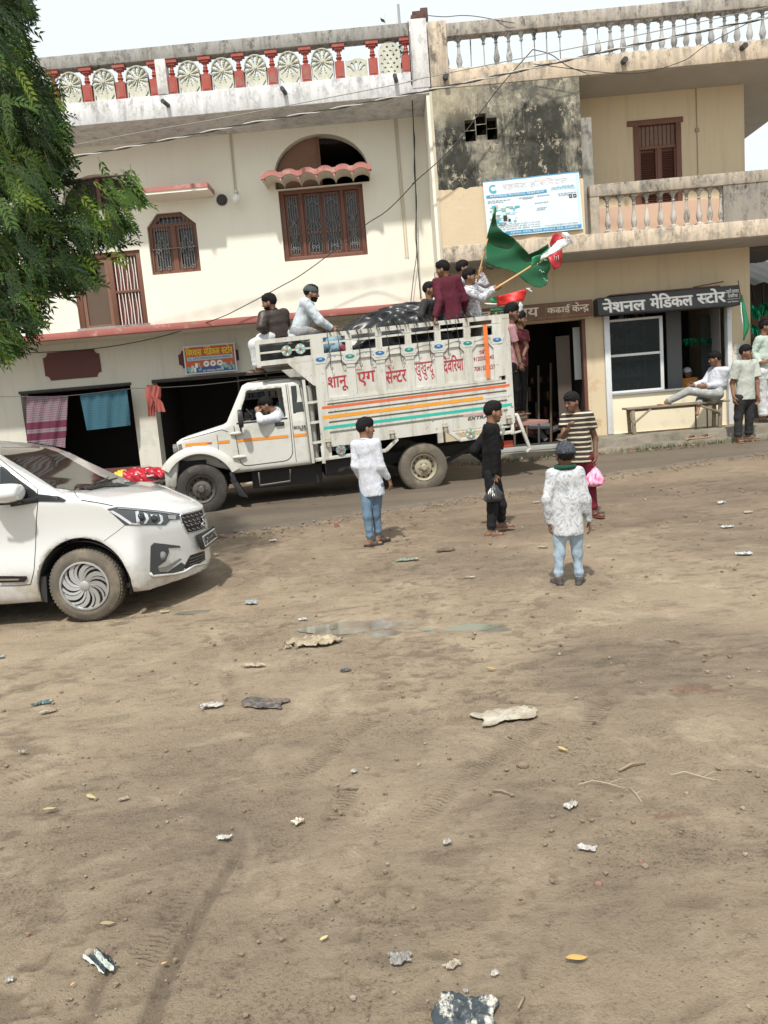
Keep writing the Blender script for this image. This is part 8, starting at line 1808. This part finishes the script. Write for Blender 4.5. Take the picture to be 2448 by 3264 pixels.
tinsel([(6.6, 14.9, 3.0), (6.9, 14.9, 2.75), (7.3, 14.9, 2.9), (7.8, 14.9, 2.7)], 500, .30, 8, 'tinsel_garland', 'upper green tinsel garland hanging across the lane', 1.6)
tinsel([(6.5, 14.6, 2.55), (6.8, 14.6, 2.35), (7.2, 14.6, 2.45), (7.6, 14.6, 2.3)], 260, .22, 9, 'tinsel_garland', 'lower green tinsel strings hanging across the lane', 1.4)
q = at(ZR, 640, 2000, 13.75); st = MB(); xs = np.arange(6.5, 10, .12); zz = .60+.05*(fbm(xs, xs*0, 2, 9, 3)-.5); st.grid(np.array([[(x, 13.72+.05*math.sin(x*7), .25) for x in xs], [(x, 13.75+.05*math.sin(x*7), z) for x, z in zip(xs, zz)], [(x, 16, .62) for x in xs]])); tag(st.build('lane_step', M('brick_step', (.23, .14, .105), .9, .4, 5, bump=.6, bs=25, bd=.02, dirt=(.20, .17, .13), dirt_amt=.8), None, smooth=60), 'worn brick step at the mouth of the lane under the man in green', 'step')
# ================================================================ NEEM TREE
tree = thing('neem_tree', (-5.35, 8.7, .1), 'neem tree with drooping feathery leaves hanging over the white car', 'tree')
m = MB(); B = np.array
limbs = [([(-5.35, 8.7, .0), (-5.4, 8.65, 1.0), (-5.3, 8.5, 2.2), (-5.15, 8.2, 3.3), (-5.0, 7.8, 4.4), (-4.7, 7.3, 5.6)], [.26, .21, .18, .15, .11, .06])]
def bp_(x, y, Y): return at(OV, x, y, Y)
for pts, r in (([(-5.15, 8.2, 3.3), bp_(-120, 420, 7.6), bp_(60, 400, 7.1), bp_(150, 395, 6.9), bp_(205, 383, 6.8), bp_(280, 378, 6.75)], [.09, .06, .035, .022, .014, .006]),
               ([bp_(60, 400, 7.1), bp_(110, 430, 6.9), bp_(150, 490, 6.8), bp_(180, 560, 6.75)], [.025, .018, .012, .006]), ([(-5.3, 8.5, 2.2), bp_(-160, 600, 7.6), bp_(-20, 620, 7.0), bp_(90, 640, 6.8), bp_(180, 610, 6.7)], [.09, .06, .035, .018, .006]),
               ([(-5.0, 7.8, 4.4), bp_(-100, 180, 7.4), bp_(20, 160, 7.0), bp_(90, 230, 6.8)], [.08, .05, .03, .008]), ([bp_(-100, 180, 7.4), bp_(-20, 60, 7.1), bp_(40, 20, 7.0)], [.05, .03, .01])): limbs.append((pts, r))
m.tube(limbs[0][0], limbs[0][1], 12)
for p, r in limbs[1:]: m.tube(p, r, 8)
m.build('trunk', M('neem_bark', (.095, .060, .045), .9, .35, 12, bump=.8, bs=25, bd=.02), tree, smooth=60)
OUT = [(-260, -60), (60, -30), (80, 30), (58, 60), (70, 100), (88, 145), (72, 170), (118, 185), (135, 205), (146, 240), (156, 285), (160, 330), (172, 372), (150, 392), (118, 404), (112, 432), (150, 452), (195, 428), (240, 395), (278, 385), (308, 396), (312, 415), (285, 432), (295, 470), (300, 497), (275, 510), (262, 545), (232, 548), (205, 556), (224, 590), (203, 618), (196, 640), (165, 628), (128, 620), (120, 640), (92, 668), (84, 705), (52, 745), (20, 765), (-40, 770), (-260, 700)]
HOLE = [(122, 408), (160, 415), (150, 442), (118, 432)]
r = random.Random(21); lv = MB(); cnt = 0; tris = [[], [], [], []]
def frond(p, d, L, mi_pick):
    """one pinnate leaf: drooping midrib with paired sickle leaflets"""
    d = unit(d); n = 7; side = unit(np.cross(d, B((r.gauss(0, .5), -1, r.gauss(0, .5))))); pos = p.copy(); dr_ = d.copy(); st = L/n; pts = [pos.copy()]
    for k in range(n): dr_ = unit(dr_+B((0, 0, -.13))); pos = pos+dr_*st; pts.append(pos.copy())
    for k in range(1, n+1):
        q = pts[k]; ax_ = unit(pts[k]-pts[k-1]); ll = L*.26*(1.0-.25*abs(k-4)/4)*r.uniform(.85, 1.1)
        for sg in (1, -1):
            e = unit(side*sg*.9+ax_*.75+B((0, 0, -.32+r.gauss(0, .10)))); w_ = unit(np.cross(e, np.cross(side, ax_)))*ll*.17; mid = q+e*ll*.42+B((0, 0, .004)); tip = q+e*ll+ax_*ll*.15
            lv.add([q, mid-w_*.9, tip, mid+w_*1.1, q+e*ll*.48-B((0, 0, .004))], [(0, 1, 4), (1, 2, 4), (2, 3, 4), (3, 0, 4)], mi_pick)
    lv.tube([pts[0], pts[3], pts[-1]], [.0022, .0018, .001], 3, 3)
xs = np.array([p[0] for p in OUT]); ys = np.array([p[1] for p in OUT])
while cnt < 2100:
    x = r.uniform(-200, 318); y = r.uniform(-55, 768)
    dd = sd_poly(B([x]), B([y]), OUT)[0]
    if dd > -1 or sd_poly(B([x]), B([y]), HOLE)[0] < 0: continue
    if x < 0 and r.random() < .55: continue
    cl = float(noise2(B([x]), B([y]), .021, 8)[0])
    if dd > -40 and cl < .30 and r.random() < .8: continue
    Y = 7.0+r.gauss(0, .30)-.25*cl
    p = at(OV, x, y, Y); ang = r.gauss(-.35, .75)
    d = B((math.cos(ang)*.8+(.25 if dd > -45 else 0), r.gauss(-.15, .5), math.sin(ang)-.15)); L = r.uniform(.15, .34)
    p = p-unit(d)*L*(.75 if dd > -40 else .5)
    bright_share = .50 if (y > 270 and y < 460 and x < 60) or (x > 180 and y < 480) else .12  # brighter yellow-green leaves are picked more often in these areas
    frond(p, d, L, 2 if r.random() < bright_share*.45 else (1 if r.random() < .28+bright_share else 0)); cnt += 1
def leafmat(name, c):
    m_, n_, l_, b_ = nodes(name); b_.inputs['Base Color'].default_value = c4(c); b_.inputs['Roughness'].default_value = .6; b_.inputs['Specular IOR Level'].default_value = .15
    tr = n_.new('ShaderNodeBsdfTranslucent'); tr.inputs[0].default_value = c4(mul(c, 1.5)); ad = n_.new('ShaderNodeMixShader'); ad.inputs[0].default_value = .18
    l_.new(b_.outputs[0], ad.inputs[1]); l_.new(tr.outputs[0], ad.inputs[2]); l_.new(ad.outputs[0], n_['Material Output'].inputs['Surface']); return m_
lv.build('crown', [leafmat('neem_leaf_dark', (.012, .032, .009)), leafmat('neem_leaf_mid', (.046, .092, .017)), leafmat('neem_leaf_bright', (.13, .19, .025)), plain('leaf_stalk', (.09, .06, .03), .7)], tree, fix=False)
# ================================================================ LITTER AND STONES
def film(c, rough=.35): return M('litter_%d' % int(sum(c)*1000), c, rough, .2, 30, bump=.4, bs=60, dirt=(.22, .16, .11), dirt_amt=.8)
def crumple(name, label, cat, v, x, y, w, h, mat, seed, rot=0, lift=.03, mats2=None):
    q = onground(v, x, y); r = np.random.RandomState(seed); n = 21; m = MB(); ca, sa = math.cos(rot), math.sin(rot); rows = []
    rim_ = .80+.40*noise2(np.arange(13)*1.0, np.zeros(13), .55, seed)
    for j in range(n):
        row = []
        for i in range(n):
            a, b = (i/(n-1)-.5), (j/(n-1)-.5); k = float(np.interp((math.atan2(b, a)+math.pi)/6.2832*12, np.arange(13), np.append(rim_[:12], rim_[0])))
            px_ = a*w*k+.07*w*math.sin(b*7+seed); py_ = b*h*k+.08*h*math.sin(a*9+seed); X_1 = q[0]+px_*ca-py_*sa; Y_1 = q[1]+px_*sa+py_*ca
            z = gz(X_1, Y_1)+.010+lift*(.25+.75*float(abs(fbm(B([a*9+seed]), B([b*9]), 1.0, seed, 3)[0]-.5)*5))*(1-1.5*max(abs(a), abs(b))**2); row.append((X_1, Y_1, z))
        rows.append(row)
    m.grid(rows)
    o = m.build(name, mats2 or mat, None, smooth=50, fix=False); o.modifiers.new('t', 'SOLIDIFY').thickness = .0015; return tag(o, label, cat)
fw_, fb_, fp_, fd_ = film((.50, .50, .48)), film((.32, .42, .49)), film((.42, .38, .31), .8), film((.035, .042, .050))
crumple('muddy_rag', 'muddy tan rag crumpled beside the shallow grey puddle', 'rag', ZL, 1355, 72, .32, .19, M('muddy_tan_rag', (.40, .34, .24), .95, .4, 14, bump=.6, dirt=(.12, .085, .06), dirt_amt=.7), 3, .2, .035)
t = NT('smeared_black_film'); c = t.mix(t.ramp(t.noise(22, 7, .75, src=t.map((1, .5, 1))), .50, .58), (.035, .045, .055), (.50, .48, .42)); smear = t.out(c, .5)
crumple('torn_plastic', 'torn black plastic piece smeared with pale mud at the very front', 'plastic', ZM, 362, 1690, .16, .12, smear, 5, -.15, .012)
crumple('sack_piece', 'muddy white woven sack piece half buried in the middle of the yard', 'sack piece', ZM, 540, 385, .30, .16, M('muddy_white_weave', (.46, .43, .36), .9, .35, 16, bump=.6, dirt=(.20, .155, .11), dirt_amt=1), 8, .25, .016)
crumple('dark_rag', 'dark slate rag lying flat by a white wrapper', 'rag', ZL, 1130, 338, .26, .13, film((.045, .050, .058), .9), 11, -.3, .012)
for k, (v, x, y, w, h, mt, rot, lb, nm) in enumerate((
    (ZL, 915, 348, .17, .08, fw_, .2, 'white wrapper beside the dark slate rag', 'plastic_wrapper'), (ZL, 1245, 92, .07, .05, fp_, .3, 'cream scrap just left of the muddy tan rag', 'paper_scrap'), (ZL, 1100, 172, .22, .06, fp_, -.1, 'long pale strip below the muddy tan rag', 'paper_scrap'),
    (ZL, 1495, 193, .10, .04, film((.05, .075, .11)), .1, 'small dark blue scrap right of the long pale strip', 'plastic_scrap'), (ZL, 185, 336, .15, .05, film((.06, .13, .15)), .4, 'teal scrap left of all the white wrappers', 'plastic_scrap'), (ZL, 215, 372, .13, .05, fp_, .3, 'pale scrap just below the teal scrap', 'paper_scrap'),
    (ZL, 98, 547, .06, .03, fw_, 0, 'tiny white scrap alone near the left edge of the yard', 'paper_scrap'), (ZL, 535, 752, .06, .03, fp_, .5, 'small pale scrap right of the yellow curled leaf', 'paper_scrap'), (ZL, 1292, 852, .06, .045, film((.66, .62, .50), .8), .6, 'bright cream scrap beside the wheel track', 'paper_scrap'),
    (ZL, 970, 920, .075, .03, fw_, .0, 'white torn wrapper left of the bright cream scrap', 'plastic_wrapper'), (ZL, 45, 1535, .035, .025, fw_, .3, 'small white scrap near the striped wrapper at the front', 'paper_scrap'), (ZL, 1530, 632, .04, .03, fw_, .2, 'white speck of paper above the bright cream scrap', 'paper_scrap'), (ZL, 5, 135, .07, .05, fb_, .2, 'pale blue wrapper cut by the left picture edge', 'plastic_wrapper'),
    (ZM, 808, 780, .08, .05, fw_, .6, 'white torn paper near the pale twigs', 'paper_scrap'), (ZM, 275, 940, .05, .04, fw_, .1, 'small folded white paper in the darker soil', 'paper_scrap'), (ZM, 875, 968, .09, .035, film((.55, .56, .56)), -.4, 'silvery twisted wrapper on the dark damp patch', 'plastic_wrapper'), (ZM, 300, 1475, .075, .035, fp_, .5, 'beige wrapper above the torn black plastic', 'plastic_wrapper'), (ZM, 480, 1510, .035, .02, film((.74, .74, .73)), .8, 'bright white chip right of the beige wrapper', 'paper_scrap'), (ZM, 75, 1450, .09, .06, film((.30, .33, .34), .2), .2, 'clear crumpled film left of the beige wrapper', 'plastic_film'),
    (ZM, 355, 1585, .02, .015, fw_, .2, 'white crumb just above the torn black plastic', 'paper_scrap'),
    (ZG, 318, 628, .32, .07, film((.18, .27, .21)), .12, 'mint green shredded strip on the mud', 'plastic_strip'), (ZG, 460, 592, .26, .08, film((.10, .080, .058), .9), .1, 'dark shredded leaf heap right of the mint strip', 'leaf_litter'), (ZG, 1483, 415, .13, .09, film((.50, .54, .55), .2), .5, 'clear plastic bottle piece nearest the road on the right', 'plastic_film'), (ZG, 1510, 505, .16, .06, film((.46, .50, .52), .2), .1, 'clear flattened cup below the bottle piece', 'plastic_cup'), (ZG, 1570, 607, .20, .08, film((.46, .55, .61)), -.1, 'pale blue wrapper closest to the right edge', 'plastic_wrapper'), (ZG, 1585, 450, .14, .06, fp_, .2, 'white scrap with dark fleck right of the bottle piece', 'paper_scrap'),
    (ZG, 826, 579, .13, .05, fp_, 0, 'pale scrap left of the small boy', 'paper_scrap'), (ZG, 545, 693, .16, .03, fp_, 0, 'thin pale strip below the dark leaf heap', 'paper_scrap'), (ZG, 993, 577, .04, .04, fw_, 0, 'white chip right of the small boy', 'paper_scrap'), (ZG, 800, 412, .12, .05, fp_, .2, 'pale scrap at the road edge between the two older boys', 'paper_scrap'),
    (ZC, 1180, 443, .12, .07, film((.70, .70, .69)), .4, 'white wrapper nearest the road left of the boy in white', 'plastic_wrapper'), (ZC, 935, 503, .09, .06, film((.60, .60, .58)), .2, 'white lump of paper right of the car bumper', 'paper_scrap'), (ZC, 1085, 714, .14, .09, fb_, -.1, 'pale blue film right of the car wheel', 'plastic_film'), (ZC, 1308, 785, .09, .05, fw_, .1, 'white scrap just above the muddy tan rag', 'paper_scrap'), (ZC, 712, 752, .10, .04, film((.48, .42, .26), .8), .2, 'yellowish scrap at the edge of the car shadow', 'paper_scrap'))):
    crumple(nm, lb, nm.split('_')[-1] if nm != 'leaf_litter' else 'leaves', v, x, y, w*.68, h*.68, mt, 40+k*3, rot, .22*min(w, h)+.004)
stripe = NT('striped_wrapper'); o_ = stripe.sep(); c = stripe.mix(stripe.ramp(stripe.wave(14, 'DIAGONAL', dist=1.5), .48, .52), (.03, .045, .05), (.50, .54, .50)); c = stripe.mix(stripe.ramp(stripe.noise(18, 2), .60, .62), c, (.45, .06, .09)); stm = stripe.out(c, .3)
crumple('snack_wrapper', 'white black and red striped snack wrapper at the lower left', 'wrapper', ZL, 445, 1468, .12, .045, stm, 77, -.7, .02)
def leaf(label, v, x, y, L, rot, c, curl_=.3):
    q = onground(v, x, y); m = MB(); rows = []; ca, sa = math.cos(rot), math.sin(rot)
    for i in range(9):
        t_ = i/8; w = L*.17*math.sin(math.pi*min(1, t_*1.05))**.8; bx = (t_-.5)*L; by = curl_*L*(t_-.5)**2
        rows.append([(q[0]+bx*ca-(by+s_*w)*sa, q[1]+bx*sa+(by+s_*w)*ca, gz(q[0], q[1])+.014+.10*L*abs(s_)+.05*L*math.sin(t_*5)) for s_ in (-1, -.0, 1)])
    m.grid(rows); o = m.build('fallen_leaf', M('yellow_leaf_%s' % label[:9], c, .6, .15, 60), None, smooth=180, fix=False); o.modifiers.new('t', 'SOLIDIFY').thickness = .0012; tag(o, label, 'leaf')
yl1, yl2 = (.48, .34, .12), (.42, .35, .18)
for lb, v, x, y, L, rot, c in (('yellow curled leaf at the left, higher of a close pair', ZL, 392, 748, .065, -.5, yl2), ('yellow curled leaf at the left, lower of a close pair', ZL, 215, 801, .055, .3, yl2), ('orange yellow leaf right of the beige wrapper near the front', ZM, 835, 1455, .065, .05, (.52, .32, .10)), ('yellow leaf left of the white sack piece, toward the road', ZM, 463, 190, .06, -.3, yl1), ('yellow leaf below the white sack piece', ZM, 770, 540, .055, -.7, yl1), ('square dry yellow leaf right of the wheel tracks', ZL, 1403, 1362, .035, .8, (.62, .47, .25)), ('brownish narrow leaf above the striped wrapper', ZL, 465, 1300, .05, .1, (.34, .26, .14)), ('tiny orange leaf by the double tyre line', ZL, 712, 1470, .02, .6, (.60, .38, .16)), ('tiny orange leaf below the striped wrapper', ZL, 318, 1560, .02, 1.2, (.60, .38, .16)), ('tiny yellow leaf right of the blue film', ZC, 1232, 646, .05, .5, yl1)): leaf(lb, v, x, y, L, rot, c)
m_twig = M('dry_twig', (.26, .20, .14), .9, .3, 30); m_twig2 = M('bleached_twig', (.42, .37, .29), .9, .2, 30)
for lb, pts, rr_, mt in (('bleached forked twig right of the torn paper', [(840, 690), (905, 678), (970, 686), (1040, 712)], .0016, m_twig2), ('long bleached twig with a split end on the right', [(1240, 648), (1300, 640), (1380, 658), (1450, 680)], .0017, m_twig2), ('short brown stick above the bleached twigs', [(1015, 630), (1070, 606), (1130, 596)], .006, m_twig), ('dark thin stick right of the torn black plastic', [(580, 1665), (597, 1640), (610, 1608)], .003, m_twig), ('short brown twig left of the pale twigs', [(470, 715), (510, 722), (550, 732)], .004, m_twig), ('crossed pale twig below the forked twig', [(1060, 700), (1090, 735), (1115, 768)], .0016, m_twig2)):
    P = [onground(ZM, x, y)+B((0, 0, .012+.006*(i % 2))) for i, (x, y) in enumerate(pts)]; mm = MB().tube(P, [rr_]*(len(P)-1)+[rr_*.5], 6)
    if mt is m_twig2: mid = P[len(P)//2]; mm.tube([mid, mid+(P[-1]-mid)*.5+B((.02, .035, .01)), mid+(P[-1]-mid)*.9+B((.03, .055, .004))], [rr_*.7, rr_*.5, rr_*.3], 5)
    tag(mm.build('twig', mt, None, smooth=180), lb, 'twig')
m_st = [M('soil_clod', (.20, .152, .105), .95, .35, 20, bump=.7, bs=60), M('grey_stone', (.26, .225, .18), .9, .3, 20, bump=.4), M('brick_chip', (.22, .125, .09), .9, .3, 20, bump=.4)]
def stone(m, p, s, rr, mi):
    V = []
    for z, k in ((-.45, 5), (.30, 5)):
        for i in range(k): a = 2*math.pi*(i+rr.random()*.5)/k; q = s*rr.uniform(.65, 1.1); V.append(p+B((q*math.cos(a), q*math.sin(a)*.85, z*s*rr.uniform(.6, 1))))
    V.append(p+B((0, 0, s*.62))); m.add(V, [(i, (i+1) % 5, 5+(i+1) % 5, 5+i) for i in range(5)]+[(5+i, 5+(i+1) % 5, 10) for i in range(5)]+[(4, 3, 2, 1, 0)], mi)
rr = random.Random(33); 
for lb, v, x, y, s, mi in (('round beige stone touching the striped wrapper', ZL, 390, 1412, .024, 1), ('flat brown stone near the front left of the beige wrapper', ZM, 126, 1215, .014, 0), ('reddish brick chip on the pale soil at the right', ZM, 925, 1112, .017, 2), ('small pink brick chip above the reddish one', ZM, 1110, 1012, .010, 2), ('dark round clod on the pale soil near the pink chip', ZM, 1130, 1036, .017, 0), ('dark clod left of the beige wrapper', ZM, 312, 1408, .014, 0), ('broken dark clod pair under the white sack piece', ZM, 600, 604, .032, 0)):
    q = onground(v, x, y); m = MB(); stone(m, q+B((0, 0, s*.3)), s, rr, 0); tag(m.build('stone', m_st[mi], None, bevel=s*.2), lb, 'stone')
m = MB(); n = 0
while n < 1500:
    y = 1.5+8.5*rr.random()**1.7; x = rr.uniform(-.62, .62)*y*1.05
    d = float(fbm(B([x]), B([y]), 1.5, 71, 3)[0])
    if rr.random() > max(.06, (d-.42)*6): continue
    s = rr.choice([.0025, .003, .004, .004, .005, .007, .010])*(.7+.16*y); stone(m, B((x, y, gz(x, y)+s*.35+.004)), s, rr, 0 if rr.random() < .8 else (1 if rr.random() < .9 else 2)); n += 1
for k in range(1500):       # broken edge of the road
    x = rr.uniform(-6, 7); y = float(road_edge_y(x))+rr.gauss(-.05, .17); s = rr.choice([.005, .007, .010, .014, .02]); stone(m, B((x, y, gz(x, y)+s*.4+.01)), s, rr, 0 if rr.random() < .6 else (1 if rr.random() < .8 else 2))
for k in range(700):       # rubble at the foot of the plinths
    x = rr.uniform(-5, 7.5); y = 13.22+abs(rr.gauss(0, .12))*(1 if x > 3 else 2); s = rr.choice([.010, .014, .02, .03]); stone(m, B((x, y-.12, gz(x, y)+s*.3+.02)), s, rr, rr.choice([0, 0, 1, 1, 2]))
stuff(m.build('pebbles', m_st, None, fix=False))
gm = MB()
for k in range(900):
    x = rr.choice([rr.gauss(4.4, .35), rr.gauss(5.6, .5), rr.uniform(3.2, 8), rr.gauss(6.9, .4), rr.uniform(1.5, 3)]); y = 13.14+rr.gauss(0, .05); L = rr.uniform(.03, .10); a = rr.random()*6.28; p = B((x, y, gz(x, y)+.03)); d = B((math.cos(a)*.6, math.sin(a)*.5, 1))*L; w = B((-math.sin(a), math.cos(a), 0))*.006
    gm.add([p-w, p+w, p+d], [(0, 1, 2)])
stuff(gm.build('grass', M('roadside_grass', (.085, .11, .045), .8, .3, 10), None, fix=False))
# puddles: still water in the low spots
t = NT('muddy_water'); c = t.mix(t.ramp(t.noise(3, 4), .4, .6), (.20, .19, .15), (.13, .11, .085)); muddy = t.out(c, .06, 0, .6); t = NT('green_water'); green_w = t.out(t.mix(t.noise(4, 4), (.15, .19, .14), (.19, .18, .14)), .08, 0, .5)
for (x, y, rx_, ry_, z, mt) in PUDDLES:
    P = [(x+rx_*1.25*math.cos(a)*(1+.12*math.sin(3*a+x)), y+ry_*1.25*math.sin(a)*(1+.12*math.sin(5*a)), z) for a in np.linspace(0, 2*math.pi, 48)[:-1]]; m = MB(); m.add(P, [tuple(range(47))]); struct(m.build('puddle', muddy if mt == 0 else green_w, None))
bpy.data.objects.remove(_fo)
